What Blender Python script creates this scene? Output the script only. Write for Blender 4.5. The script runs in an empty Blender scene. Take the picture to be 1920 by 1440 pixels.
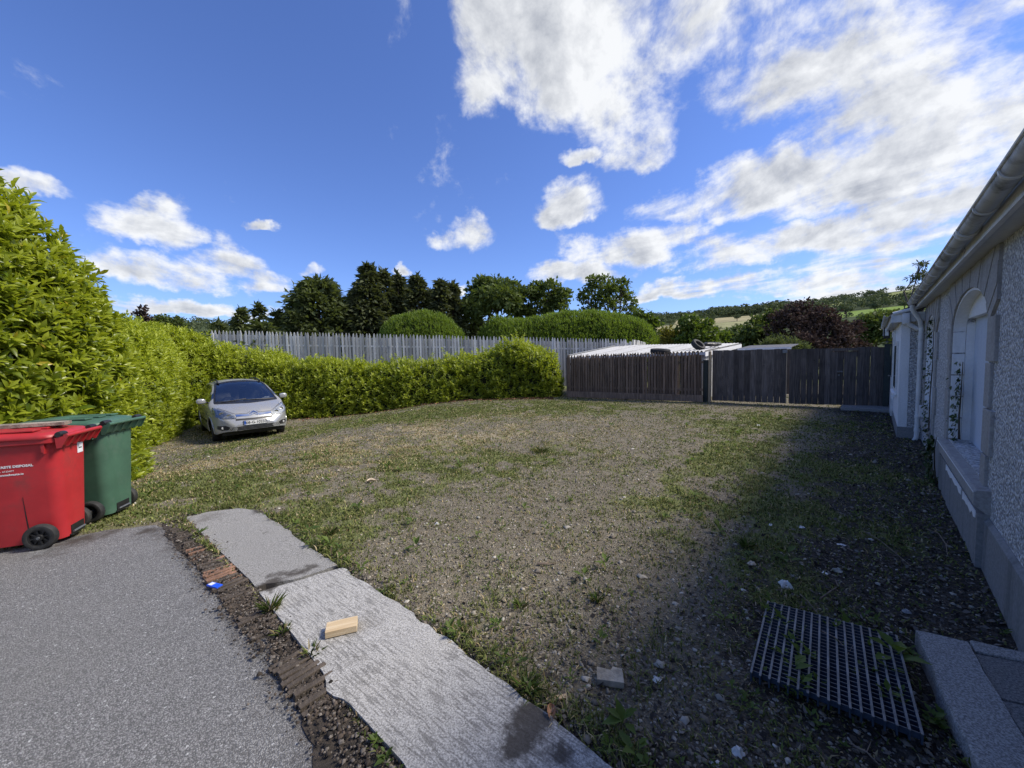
import bpy, bmesh, math, random
import numpy as np
from mathutils import Vector
from mathutils.bvhtree import BVHTree

SC = bpy.context.scene
COL = SC.collection
random.seed(5)
rng = np.random.default_rng(11)
R = math.radians

# ------------------------------------------------------------------ camera
CAM_H = 1.56
FPX = 721.0                      # focal length for a picture 1920 wide
PITCH = math.atan(46 / 721.0)
ROLL = R(1.4)
_f = np.array([0, math.cos(PITCH), -math.sin(PITCH)])
_r0 = np.array([1.0, 0, 0])
_u0 = np.array([0, math.sin(PITCH), math.cos(PITCH)])
_r = _r0 * math.cos(ROLL) - _u0 * math.sin(ROLL)
_u = _u0 * math.cos(ROLL) + _r0 * math.sin(ROLL)
cam_data = bpy.data.cameras.new('camera')
cam_data.sensor_width = 36.0
cam_data.sensor_fit = 'HORIZONTAL'
cam_data.lens = FPX / 1920 * 36.0
cam_data.clip_start = 0.05
cam_data.clip_end = 6000
cam = bpy.data.objects.new('camera', cam_data)
COL.objects.link(cam)
from mathutils import Matrix
cam.matrix_world = Matrix(((_r[0], _u[0], -_f[0], 0), (_r[1], _u[1], -_f[1], 0), (_r[2], _u[2], -_f[2], CAM_H), (0, 0, 0, 1)))
SC.camera = cam


def ray(px, py):
    return _f + _r * (px - 960) / FPX - _u * (py - 720) / FPX


def dep(px, py, Y):
    """point at distance Y ahead that is seen at a spot of the photograph"""
    d = ray(px, py)
    t = Y / d[1]
    return np.array([d[0] * t, Y, CAM_H + d[2] * t])


# ------------------------------------------------------------------ light
SUN_H = np.array([1.0, 0.0])
SUN_H = SUN_H / np.linalg.norm(SUN_H)
SUN_EL = R(47)
SUN = np.array([SUN_H[0] * math.cos(SUN_EL), SUN_H[1] * math.cos(SUN_EL), math.sin(SUN_EL)])
sl = bpy.data.lights.new('sun', 'SUN')
sl.energy = 2.15
sl.angle = R(14)
sl.color = (1.0, 0.93, 0.82)
so = bpy.data.objects.new('sun', sl)
COL.objects.link(so)
so.rotation_euler = Vector(-SUN).to_track_quat('-Z', 'Y').to_euler()
so.location = (20, 4, 30)
SC.view_settings.view_transform = 'Standard'
SC.view_settings.look = 'None'
SC.view_settings.gamma = 1
SC.view_settings.use_curve_mapping = False
SC.view_settings.exposure = 1.06
SC.cycles.max_bounces = 6
SC.cycles.diffuse_bounces = 3
SC.cycles.glossy_bounces = 2
SC.cycles.transmission_bounces = 4
SC.cycles.transparent_max_bounces = 8
SC.cycles.sample_clamp_indirect = 4


class NB:
    """small helper for node trees"""

    def __init__(self, nt):
        self.nt = nt
        nt.nodes.clear()

    def new(self, t, **kw):
        n = self.nt.nodes.new(t)
        for k, v in kw.items():
            setattr(n, k, v)
        return n

    def put(self, sock, v):
        if v is None:
            return
        if hasattr(v, 'links'):
            self.nt.links.new(v, sock)
        elif isinstance(v, (tuple, list, np.ndarray)):
            v = [float(q) for q in v]
            n = len(sock.default_value)
            if len(v) == 3 and n == 4:
                v = v + [1.0]
            sock.default_value = v
        else:
            sock.default_value = v

    def m(self, op, a, b=None, c=None, clamp=False):
        n = self.new('ShaderNodeMath', operation=op, use_clamp=clamp)
        for i, v in enumerate((a, b, c)):
            self.put(n.inputs[i], v)
        return n.outputs[0]

    def vm(self, op, a, b=None, scale=None):
        n = self.new('ShaderNodeVectorMath', operation=op)
        self.put(n.inputs[0], a)
        if b is not None:
            self.put(n.inputs[1], b)
        if scale is not None:
            self.put(n.inputs['Scale'], scale)
        return n.outputs['Value'] if op in ('DOT_PRODUCT', 'LENGTH', 'DISTANCE') else n.outputs[0]

    def ss(self, x, a, b, lo=0.0, hi=1.0):
        n = self.new('ShaderNodeMapRange', interpolation_type='SMOOTHSTEP')
        self.put(n.inputs[0], x)
        for i, v in enumerate((a, b, lo, hi)):
            n.inputs[i + 1].default_value = v
        return n.outputs[0]

    def lin(self, x, a, b, lo=0.0, hi=1.0):
        n = self.new('ShaderNodeMapRange')
        self.put(n.inputs[0], x)
        for i, v in enumerate((a, b, lo, hi)):
            n.inputs[i + 1].default_value = v
        return n.outputs[0]

    def mix(self, f, a, b, blend='MIX'):
        n = self.new('ShaderNodeMix', data_type='RGBA', blend_type=blend)
        self.put(n.inputs[0], f)
        self.put(n.inputs[6], a)
        self.put(n.inputs[7], b)
        return n.outputs[2]

    def noise(self, vec, scale, detail=4, rough=0.55, distort=0.0, out=0):
        n = self.new('ShaderNodeTexNoise')
        self.put(n.inputs['Vector'], vec)
        n.inputs['Scale'].default_value = scale
        n.inputs['Detail'].default_value = detail
        n.inputs['Roughness'].default_value = rough
        n.inputs['Distortion'].default_value = distort
        return n.outputs[out]

    def voro(self, vec, scale, feature='F1', out='Color'):
        n = self.new('ShaderNodeTexVoronoi', feature=feature)
        self.put(n.inputs['Vector'], vec)
        n.inputs['Scale'].default_value = scale
        return n.outputs[out]

    def sep(self, v):
        n = self.new('ShaderNodeSeparateXYZ')
        self.put(n.inputs[0], v)
        return n.outputs

    def comb(self, x, y, z):
        n = self.new('ShaderNodeCombineXYZ')
        for i, v in enumerate((x, y, z)):
            self.put(n.inputs[i], v)
        return n.outputs[0]

    def coord(self, kind='Object'):
        return self.new('ShaderNodeTexCoord').outputs[kind]

    def attr(self, name, out='Fac'):
        return self.new('ShaderNodeAttribute', attribute_name=name).outputs[out]

    def bump(self, h, strength=0.5, dist=0.01, normal=None):
        n = self.new('ShaderNodeBump')
        n.inputs['Strength'].default_value = strength
        n.inputs['Distance'].default_value = dist
        self.put(n.inputs['Height'], h)
        if normal is not None:
            self.put(n.inputs['Normal'], normal)
        return n.outputs[0]


# ------------------------------------------------------------------ sky
world = bpy.data.worlds.new('World')
SC.world = world
world.use_nodes = True
SKY_STRENGTH = 0.15


def build_sky():
    b = NB(world.node_tree)
    sky = b.new('ShaderNodeTexSky', sky_type='NISHITA', sun_disc=False)
    sky.sun_elevation = SUN_EL
    sky.sun_rotation = math.atan2(SUN_H[0], SUN_H[1])
    sky.air_density = 1.0
    sky.dust_density = 0.25
    sky.ozone_density = 3.0
    d = b.coord('Generated')
    x, y, z = b.sep(d)
    zz = b.m('ADD', b.m('MAXIMUM', z, 0.0), 0.11)
    p = b.comb(b.m('DIVIDE', x, zz), b.m('DIVIDE', y, zz), 0.0)
    # streets of cloud run along one wind direction
    pw = b.comb(b.m('MULTIPLY', b.vm('DOT_PRODUCT', p, (.30, -.954, 0)), .80), b.m('MULTIPLY', b.vm('DOT_PRODUCT', p, (.954, .30, 0)), 1.15), 0.0)
    sunp = (.30 * SUN[0] * .06, .954 * SUN[0] * .16, 0.0)

    def field(pv, dv):
        n1 = b.noise(pv, 1.30, 10, 0.60, 0.3)
        n2 = b.noise(dv, 6.5, 9, 0.62, 0.2)
        return b.m('ADD', b.m('MULTIPLY', n1, 0.52), b.m('MULTIPLY', n2, 0.48))

    n = field(pw, d)
    ns = field(b.vm('ADD', pw, sunp), b.vm('ADD', d, tuple(SUN * 0.03)))
    # cloud to the right, spread unseen behind to raise ambient light, clear blue left
    hor = b.vm('NORMALIZE', b.comb(x, y, 0.0))
    c = b.vm('DOT_PRODUCT', hor, (math.sin(R(-62)), math.cos(R(-62)), 0))
    bank = b.ss(c, 0.12, -0.28)
    lowhaze = b.ss(z, 0.0, 0.30, 1.0, 0.0)
    cov = b.m('ADD', b.m('MULTIPLY', bank, 0.262), b.m('MULTIPLY', b.m('MULTIPLY', lowhaze, bank), 0.06))
    # the single clouds
    blobs = [(290, 415, .085, .042), (340, 440, .07, .035), (260, 510, .07, .03), (330, 515, .10, .045), (420, 500, .09, .045), (425, 465, .04, .035), (500, 530, .07, .03), (350, 580, .22, .018), (482, 428, .035, .014),
             (595, 515, .03, .02), (840, 462, .06, .038), (885, 450, .07, .048), (30, 350, .06, .02), (745, 512, .022, .018), (860, 545, .04, .016),
             (925, 140, .09, .10), (1020, 110, .13, .14), (1140, 50, .16, .13), (1190, 210, .14, .09), (1240, 250, .14, .07), (1320, 190, .18, .10), (1430, 150, .18, .11), (1310, 90, .17, .13), (1210, 300, .10, .05), (1550, 110, .16, .09), (1690, 75, .17, .10), (1840, 50, .18, .10),
             (1080, 395, .085, .055), (1090, 300, .05, .025), (1290, 395, .15, .055), (1430, 360, .16, .065), (1570, 375, .14, .06), (1250, 465, .2, .05), (1450, 470, .22, .045), (1100, 515, .13, .035), (1320, 545, .28, .032), (1580, 525, .26, .035),
             (1640, 335, .10, .045), (1750, 275, .13, .07), (1880, 200, .16, .10), (1760, 400, .14, .05)]
    best = None
    wv = b.vm('SUBTRACT', b.noise(d, 9.0, 5, .6, out=1), (.5, .5, .5))
    dwarp = b.vm('ADD', d, b.vm('SCALE', wv, scale=.10))
    zwarp = b.sep(dwarp)[2]
    for px, py, ru, rz in blobs:
        ru, rz = ru * 1.10, rz * 1.22
        cd = ray(px, py)
        cd = cd / np.linalg.norm(cd)
        tu = np.array([cd[1], -cd[0], 0])
        tu = tu / np.linalg.norm(tu)
        du = b.m('MULTIPLY', b.vm('DOT_PRODUCT', dwarp, tuple(tu)), 1 / ru)
        dz = b.m('MULTIPLY', b.m('SUBTRACT', zwarp, float(cd[2])), 1 / rz)
        front = b.m('MULTIPLY', b.m('LESS_THAN', b.vm('DOT_PRODUCT', d, tuple(cd)), 0.0), 10.0)
        dz = b.m('MULTIPLY', dz, b.ss(dz, -.3, .3, 1.7, 1.0))      # flat undersides
        v = b.m('SUBTRACT', 1.0, b.m('ADD', b.m('ADD', b.m('MULTIPLY', du, du), b.m('MULTIPLY', dz, dz)), front))
        best = v if best is None else b.m('MAXIMUM', best, v)
    blob = b.m('MULTIPLY', b.m('MAXIMUM', best, -0.6), 0.30)
    cov = b.m('MAXIMUM', cov, b.m('ADD', blob, 0.10))
    n = b.m('ADD', b.m('MULTIPLY', b.m('SUBTRACT', n, 0.5), 2.0), 0.5)
    ns = b.m('ADD', b.m('MULTIPLY', b.m('SUBTRACT', ns, 0.5), 2.0), 0.5)
    dens = b.m('ADD', n, cov)
    a = b.ss(dens, 0.63, 0.90)
    core = b.ss(dens, 0.74, 1.10)
    lit = b.m('MULTIPLY', b.m('SUBTRACT', n, ns), 3.4)
    k = b.m('ADD', b.m('SUBTRACT', 0.84, b.m('MULTIPLY', core, 0.52)), lit, clamp=True)
    cloud = b.mix(k, (1.38, 1.47, 1.66), (3.1, 3.15, 3.2))
    below = b.ss(z, -0.02, 0.02)
    a = b.m('MULTIPLY', b.m('MULTIPLY', a, below), 0.96)
    tint = b.mix(1.0, sky.outputs[0], (0.345, 0.40, 0.60, 1), 'MULTIPLY')
    col = b.mix(a, tint, cloud)
    bg = b.new('ShaderNodeBackground')
    b.put(bg.inputs[0], col)
    bg.inputs[1].default_value = SKY_STRENGTH
    out = b.new('ShaderNodeOutputWorld')
    b.nt.links.new(bg.outputs[0], out.inputs[0])


build_sky()

# ------------------------------------------------------------------ numbers, noise, ground shape


def sst(a, b, x):
    t = np.clip((np.asarray(x, float) - a) / (b - a), 0, 1)
    return t * t * (3 - 2 * t)


def _hash(ix, iy, seed):
    h = (ix.astype(np.int64) * 374761393 + iy.astype(np.int64) * 668265263 + seed * 1442695041) & 0x7FFFFFFF
    h = ((h ^ (h >> 13)) * 1274126177) & 0x7FFFFFFF
    h = (h ^ (h >> 16)) & 0xFFFFFF
    return h / float(0xFFFFFF)


def vnoise(x, y, seed=0):
    x = np.asarray(x, float)
    y = np.asarray(y, float)
    ix = np.floor(x)
    iy = np.floor(y)
    fx = x - ix
    fy = y - iy
    fx = fx * fx * (3 - 2 * fx)
    fy = fy * fy * (3 - 2 * fy)
    a = _hash(ix, iy, seed)
    b = _hash(ix + 1, iy, seed)
    c = _hash(ix, iy + 1, seed)
    d = _hash(ix + 1, iy + 1, seed)
    return (a * (1 - fx) + b * fx) * (1 - fy) + (c * (1 - fx) + d * fx) * fy


def fbm(x, y, oct=4, seed=0):
    s = 0
    a = 0.5
    t = 0
    for i in range(oct):
        s = s + a * vnoise(np.asarray(x) * 2 ** i + 17.3 * i, np.asarray(y) * 2 ** i - 9.1 * i, seed + i)
        t += a
        a *= 0.5
    return s / t


def g0(x, y):
    """the yard falls away gently to the far left corner"""
    return -0.5 * sst(4.2, 9.5, -.9 * np.asarray(x) + .2 * np.asarray(y))


def at(px, py, dz=0.0):
    d = ray(px, py)
    z = 0.0
    for i in range(30):
        t = (z + dz - CAM_H) / d[2]
        x, y = d[0] * t, d[1] * t
        z = float(g0(x, y))
    return np.array([x, y, z + dz])


def poly_sd(x, y, poly):
    """signed distance to a polygon, negative inside"""
    x = np.asarray(x, float)
    y = np.asarray(y, float)
    inside = np.zeros(x.shape, bool)
    dmin = np.full(x.shape, 1e9)
    n = len(poly)
    for i in range(n):
        x1, y1 = poly[i]
        x2, y2 = poly[(i + 1) % n]
        cond = ((y1 > y) != (y2 > y))
        xi = (x2 - x1) * (y - y1) / ((y2 - y1) if y2 != y1 else 1e-9) + x1
        inside ^= cond & (x < xi)
        ex, ey = x2 - x1, y2 - y1
        t = np.clip(((x - x1) * ex + (y - y1) * ey) / (ex * ex + ey * ey), 0, 1)
        dmin = np.minimum(dmin, np.hypot(x - x1 - t * ex, y - y1 - t * ey))
    return np.where(inside, -dmin, dmin)


def rough_edge(poly, step, amp, seed, freq=6.0, skip=()):
    """break the straight sides of an outline up into worn, crumbled ones"""
    out = []
    n = len(poly)
    for i in range(n):
        a = np.array(poly[i], float)
        c = np.array(poly[(i + 1) % n], float)
        L = np.linalg.norm(c - a)
        k = max(1, int(L / step))
        nrm = np.array([-(c - a)[1], (c - a)[0]]) / max(L, 1e-6)
        for j in range(k):
            p = a + (c - a) * j / k
            w = 0 if (i in skip) else amp
            o = (float(fbm(p[0] * freq, p[1] * freq, 3, seed)) - .5) * 2 * w
            out.append(tuple(p + nrm * o))
    return out


TARMAC = rough_edge([(-12, -6), (-12, 2.6), (-5.6, 2.9), (-4.65, 3.22), (-4.25, 3.40), (-3.96, 3.62), (-3.55, 3.72), (-3.2, 3.52),
                     (-2.44, 3.00), (-1.75, 2.43), (-1.03, 1.81), (-.67, 1.46), (0.39, 0.60), (0.94, 0.05), (-0.6, -6)], .07, .05, 3, 5.0, skip=(0, 12, 13, 14))
STRIP = [(-3.36, 3.83), (-3.22, 3.98), (-2.98, 4.05), (-2.76, 4.01), (-1.25, 2.74), (-.37, 2.0), (.24, 1.43), (1.25, .56), (.75, .1), (-.45, 1.37), (-.97, 1.81), (-1.74, 2.5)]
PAD = [(2.10, 1.965), (2.30, 1.99), (2.70, 1.86), (2.2, 1.2), (1.55, 0.6), (1.25, 0.9), (1.68, 1.33)]
WALLO = np.array([.84, 0.0])
WDIR = np.array([.687, .727])
WDIR = WDIR / np.linalg.norm(WDIR)
WNRM = np.array([-WDIR[1], WDIR[0]])


def wall_q(x, y):
    return (np.asarray(x) - WALLO[0]) * WNRM[0] + (np.asarray(y) - WALLO[1]) * WNRM[1]


def wall_s(x, y):
    return (np.asarray(x) - WALLO[0]) * WDIR[0] + (np.asarray(y) - WALLO[1]) * WDIR[1]


def zg(x, y):
    """height of the bare ground"""
    x = np.asarray(x, float)
    y = np.asarray(y, float)
    z = g0(x, y)
    near = sst(90, 25, np.hypot(x, y))
    z = z + near * ((fbm(x * .5, y * .5, 3, 5) - .5) * .07 + (fbm(x * 3.1, y * 3.1, 3, 8) - .5) * .022)
    z = z + .022 * sst(.22, .02, poly_sd(x, y, STRIP))
    for P, dz in ((TARMAC, .055), (STRIP, .075), (PAD, .05)):
        z = z - dz * sst(.06, -.12, poly_sd(x, y, P))
    return z


def zg1(x, y):
    return float(zg(np.array([x]), np.array([y]))[0])


# what grows or lies where: blobs of (centre, radius across the view, radius along the view, weight)
def _blobs(lst):
    out = []
    for px, py, rx, ry, w in lst:
        p = at(px, py)
        out.append((p[0], p[1], rx, ry, w))
    return out


GREEN = _blobs([(600, 800, 2.2, 1.0, .7), (850, 772, 3, 1.3, .7), (1000, 760, 3, 1.6, .7), (470, 838, 1.2, .6, .7), (330, 925, 1.3, .7, 1.1), (450, 900, 1.4, .6, .7), (560, 990, .7, .4, .7), (520, 960, .5, .4, .9), (700, 792, 3.2, .45, 1.2), (900, 768, 3, .5, 1.0),
                (1010, 850, 1.2, .5, .45), (800, 850, 1.2, .7, .5), (1200, 772, 2.5, .6, .55), (1390, 835, 1.0, 1.3, .9), (1420, 790, 1.2, .7, 1.0),
                (1530, 870, 1.4, .5, 1.0), (1580, 800, 1.4, .7, .9), (1470, 960, 1.0, .4, .65), (1560, 990, .9, .3, .8), (1440, 1100, .30, .30, .9), (1520, 1110, .35, .2, .6),
                (640, 1000, .4, .3, .5), (870, 880, 1.2, .6, .45), (760, 900, 1.0, .6, .5), (560, 850, 2.0, .4, .5), (1630, 905, .8, .5, .8), (1380, 900, 1.3, .8, .4),
                (1350, 1000, 1.0, .5, .35), (1250, 940, 1.0, .5, .3)])
STRAW = _blobs([(300, 850, 1.6, .8, .8), (330, 825, 1.5, 1.0, .55), (290, 880, 1.0, .5, .6), (760, 808, 3.0, .9, 1.1), (980, 776, 3, .9, .8), (430, 862, 2.2, .5, .9), (600, 840, 2.5, .9, .8), (560, 900, 1.5, .6, .6), (690, 860, 1.6, .8, .6),
                (1150, 800, 3, 1.2, .5), (470, 950, .7, .4, .6), (900, 830, 2, .8, .5), (1200, 850, 2, 1.5, .25)])


def weights(x, y):
    x = np.asarray(x, float)
    y = np.asarray(y, float)
    r = np.hypot(x, y) + 1e-6
    gr = np.zeros(x.shape)
    st = np.zeros(x.shape)
    for lst, acc in ((GREEN, gr), (STRAW, st)):
        for cx, cy, rx, ry, w in lst:
            L = math.hypot(cx, cy)
            ux, uy = cx / L, cy / L
            al = (x - cx) * ux + (y - cy) * uy
            ac = (x - cx) * uy - (y - cy) * ux
            acc += w * np.exp(-(al / (ry * 1.6)) ** 2 - (ac / rx) ** 2)
    n1 = fbm(x * .9, y * .9, 4, 21)
    n2 = fbm(x * 2.3 + 4, y * 2.3, 4, 31)
    n3 = fbm(x * 6.3 + 4, y * 6.3, 3, 33)
    gr = gr * sst(.30, .62, n2 * .55 + n3 * .45) * 1.0 + .16 + .34 * sst(.45, .68, n1) * sst(.40, .62, n3)
    st = st * sst(.30, .7, n1 * .5 + n3 * .5) * .72 + .15 * sst(.55, .7, n2)
    q = wall_q(x, y) + (n1 - .5) * 1.1
    mu = sst(1.9, .5, q) * sst(-1, 1, wall_s(x, y))
    mu = np.maximum(mu, .55 * sst(3.2, 1.0, q) * sst(.45, .7, n1))
    far = sst(17, 21, y) + sst(14, 18, -x)
    gr = np.clip(gr * (1 - .45 * mu) + far, 0, 1.2)
    st = np.clip(st * (1 - mu) * (1 - np.clip(far, 0, 1)), 0, 1.2)
    edge = sst(.25, .02, poly_sd(x, y, STRIP)) * .5
    return gr, st, np.clip(mu + edge, 0, 1)


# ------------------------------------------------------------------ mesh helpers
def link(name, me, parent=None, mat=None):
    o = bpy.data.objects.new(name, me)
    COL.objects.link(o)
    if parent is not None:
        o.parent = parent
    if mat is not None and len(me.materials) == 0:
        me.materials.append(mat)
    return o


def tag(o, label=None, cat=None, group=None, kind=None):
    if label:
        o['label'] = label
    if cat:
        o['category'] = cat
    if group:
        o['group'] = group
    if kind:
        o['kind'] = kind
    return o


def thing(name, label, cat, loc=(0, 0, 0), rz=0.0, group=None, rot=None):
    o = bpy.data.objects.new(name, None)
    o.empty_display_size = .1
    COL.objects.link(o)
    o.location = [float(v) for v in loc]
    o.rotation_euler = rot if rot is not None else (0, 0, rz)
    return tag(o, label, cat, group)


def np_mesh(name, V, F, mat=None, smooth=False, tint=None, col=None):
    """mesh out of arrays: V (n,3), F (m,k) all faces with k corners"""
    V = np.ascontiguousarray(V, np.float32)
    F = np.ascontiguousarray(F, np.int32)
    me = bpy.data.meshes.new(name)
    m, k = F.shape
    me.vertices.add(len(V))
    me.vertices.foreach_set('co', V.ravel())
    me.loops.add(m * k)
    me.loops.foreach_set('vertex_index', F.ravel())
    me.polygons.add(m)
    me.polygons.foreach_set('loop_start', np.arange(0, m * k, k, dtype=np.int32))
    if smooth:
        me.polygons.foreach_set('use_smooth', np.ones(m, bool))
    if tint is not None:
        a = me.attributes.new('tint', 'FLOAT', 'POINT')
        a.data.foreach_set('value', np.ascontiguousarray(tint, np.float32))
    if col is not None:
        a = me.attributes.new('tone', 'FLOAT_COLOR', 'POINT')
        c4 = np.ones((len(V), 4), np.float32)
        c4[:, :3] = col
        a.data.foreach_set('color', c4.ravel())
    me.update(calc_edges=True)
    if mat is not None:
        me.materials.append(mat)
    return me


class MB:
    """collects simple solids into one mesh"""

    def __init__(self):
        self.v = []
        self.f = []

    def add(self, vs, fs):
        o = len(self.v)
        self.v += [tuple(float(q) for q in p) for p in vs]
        self.f += [tuple(i + o for i in f) for f in fs]
        return self

    def box(self, x0, x1, y0, y1, z0, z1, bev=0.0):
        if bev <= 0:
            vs = [(x0, y0, z0), (x1, y0, z0), (x1, y1, z0), (x0, y1, z0), (x0, y0, z1), (x1, y0, z1), (x1, y1, z1), (x0, y1, z1)]
            return self.add(vs, [(0, 3, 2, 1), (4, 5, 6, 7), (0, 1, 5, 4), (1, 2, 6, 5), (2, 3, 7, 6), (3, 0, 4, 7)])
        bm = bmesh.new()
        bmesh.ops.create_cube(bm, size=1)
        for v in bm.verts:
            v.co = Vector(((x0 + x1) / 2 + v.co.x * (x1 - x0), (y0 + y1) / 2 + v.co.y * (y1 - y0), (z0 + z1) / 2 + v.co.z * (z1 - z0)))
        bmesh.ops.bevel(bm, geom=bm.edges[:] + bm.verts[:], offset=bev, segments=2, profile=.6, affect='EDGES')
        bm.verts.index_update()
        self.add([v.co for v in bm.verts], [[v.index for v in f.verts] for f in bm.faces])
        bm.free()
        return self

    def obox(self, c, ax, ay, az, bev=0):
        """box with centre c and three half-axis vectors"""
        c, ax, ay, az = [np.array(q, float) for q in (c, ax, ay, az)]
        vs = [c + i * ax + j * ay + k * az for k in (-1, 1) for (i, j) in ((-1, -1), (1, -1), (1, 1), (-1, 1))]
        return self.add(vs, [(0, 3, 2, 1), (4, 5, 6, 7), (0, 1, 5, 4), (1, 2, 6, 5), (2, 3, 7, 6), (3, 0, 4, 7)])

    def prism(self, poly, h0, h1, plane='xy'):
        """extrude a 2-D outline between two levels of the third axis"""
        n = len(poly)

        def P(p, h):
            return {'xy': (p[0], p[1], h), 'xz': (p[0], h, p[1]), 'yz': (h, p[0], p[1])}[plane]
        vs = [P(p, h0) for p in poly] + [P(p, h1) for p in poly]
        fs = [tuple(range(n - 1, -1, -1)), tuple(range(n, 2 * n))]
        fs += [(i, (i + 1) % n, n + (i + 1) % n, n + i) for i in range(n)]
        return self.add(vs, fs)

    def tube(self, pts, r, n=8, caps=True):
        pts = [np.array(p, float) for p in pts]
        rs = r if isinstance(r, (list, tuple)) else [r] * len(pts)
        vs = []
        ref = np.array([0, 0, 1.0])
        for i, p in enumerate(pts):
            d = pts[min(i + 1, len(pts) - 1)] - pts[max(i - 1, 0)]
            d = d / (np.linalg.norm(d) + 1e-9)
            a = np.cross(d, ref)
            if np.linalg.norm(a) < .05:
                a = np.cross(d, np.array([1.0, 0, 0]))
            a = a / np.linalg.norm(a)
            c = np.cross(d, a)
            ref = np.cross(a, d)
            for j in range(n):
                t = 2 * math.pi * j / n
                vs.append(p + rs[i] * (a * math.cos(t) + c * math.sin(t)))
        fs = []
        for i in range(len(pts) - 1):
            for j in range(n):
                k = (j + 1) % n
                fs.append((i * n + j, (i + 1) * n + j, (i + 1) * n + k, i * n + k))
        if caps:
            fs.append(tuple(range(n)))
            e = (len(pts) - 1) * n
            fs.append(tuple(range(e + n - 1, e - 1, -1)))
        return self.add(vs, fs)

    def lathe(self, prof, axis='y', c=(0, 0, 0), n=28, a0=0.0, a1=2 * math.pi):
        """turn a profile of (radius, along) round an axis through c"""
        full = abs(a1 - a0 - 2 * math.pi) < 1e-6
        m = n if full else n + 1
        vs = []
        for r, h in prof:
            for j in range(m):
                t = a0 + (a1 - a0) * j / n
                u, w = r * math.cos(t), r * math.sin(t)
                q = {'y': (u, h, w), 'x': (h, u, w), 'z': (u, w, h)}[axis]
                vs.append((q[0] + c[0], q[1] + c[1], q[2] + c[2]))
        fs = []
        for i in range(len(prof) - 1):
            for j in range(n):
                k = (j + 1) % m
                fs.append((i * m + j, i * m + k, (i + 1) * m + k, (i + 1) * m + j))
        return self.add(vs, fs)

    def loft(self, rings, cap0=True, cap1=True):
        n = len(rings[0])
        vs = [p for r in rings for p in r]
        fs = []
        for i in range(len(rings) - 1):
            for j in range(n):
                k = (j + 1) % n
                fs.append((i * n + j, i * n + k, (i + 1) * n + k, (i + 1) * n + j))
        if cap0:
            fs.append(tuple(range(n - 1, -1, -1)))
        if cap1:
            e = (len(rings) - 1) * n
            fs.append(tuple(range(e, e + n)))
        return self.add(vs, fs)

    def mesh(self, name, mat, smooth=False, angle=40):
        me = bpy.data.meshes.new(name)
        me.from_pydata(self.v, [], self.f)
        me.update()
        bm = bmesh.new()
        bm.from_mesh(me)
        bmesh.ops.recalc_face_normals(bm, faces=bm.faces)
        if smooth:
            for f in bm.faces:
                f.smooth = True
            for e in bm.edges:
                if len(e.link_faces) == 2 and e.calc_face_angle(0) > R(angle):
                    e.smooth = False
        bm.to_mesh(me)
        bm.free()
        if mat is not None:
            me.materials.append(mat)
        return me

    def build(self, name, mat, parent=None, smooth=False, angle=40):
        return link(name, self.mesh(name, mat, smooth, angle), parent)


def rrect(w, d, r, n=5, cx=0, cy=0):
    pts = []
    for sx, sy, a in ((1, 1, 0), (-1, 1, 90), (-1, -1, 180), (1, -1, 270)):
        for i in range(n + 1):
            t = R(a + 90 * i / n)
            pts.append((cx + sx * (w / 2 - r) + r * math.cos(t), cy + sy * (d / 2 - r) + r * math.sin(t)))
    return pts


def norm(v):
    return v / (np.linalg.norm(v, axis=-1, keepdims=True) + 1e-9)


LEAF8 = np.array([(0, 0, 0), (.32, .42, .05), (.33, 0, -.02), (.32, -.42, .05), (.68, .44, .0), (.7, 0, -.09), (.68, -.44, .0), (1, 0, -.24)])
LEAF8F = np.array([(0, 2, 1), (0, 3, 2), (1, 2, 5), (1, 5, 4), (2, 3, 6), (2, 6, 5), (4, 5, 7), (5, 6, 7)])
LEAF4 = np.array([(0, 0, 0), (.5, .5, .06), (.52, 0, -.05), (.5, -.5, .06), (1, 0, -.16)])
LEAF4F = np.array([(0, 2, 1), (0, 3, 2), (1, 2, 4), (2, 3, 4)])
LEAF2 = np.array([(0, 0, 0), (.5, .5, 0.05), (1, 0, -.08), (.5, -.5, 0.05)])
LEAF2F = np.array([(0, 1, 2), (0, 2, 3)])


def leaf_arrays(pos, d, nrm, L, W, T, TF):
    """a leaf of template T at every pos, pointing along d with upper side nrm"""
    d = norm(d)
    s = norm(np.cross(nrm, d))
    u = np.cross(d, s)
    N, k = len(pos), len(T)
    L = np.broadcast_to(np.asarray(L, float), (N,))[:, None, None]
    W = np.broadcast_to(np.asarray(W, float), (N,))[:, None, None]
    V = pos[:, None, :] + L * T[None, :, 0, None] * d[:, None, :] + W * T[None, :, 1, None] * s[:, None, :] + L * T[None, :, 2, None] * u[:, None, :]
    F = (TF[None] + (np.arange(N) * k)[:, None, None]).reshape(-1, TF.shape[1])
    return V.reshape(-1, 3), F


def rand_dirs(n, r=rng):
    return norm(r.normal(size=(n, 3)))


# ------------------------------------------------------------------ materials
MATS = {}


def material(name):
    m = bpy.data.materials.new(name)
    m.use_nodes = True
    MATS[name] = m
    return m, NB(m.node_tree)


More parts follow.
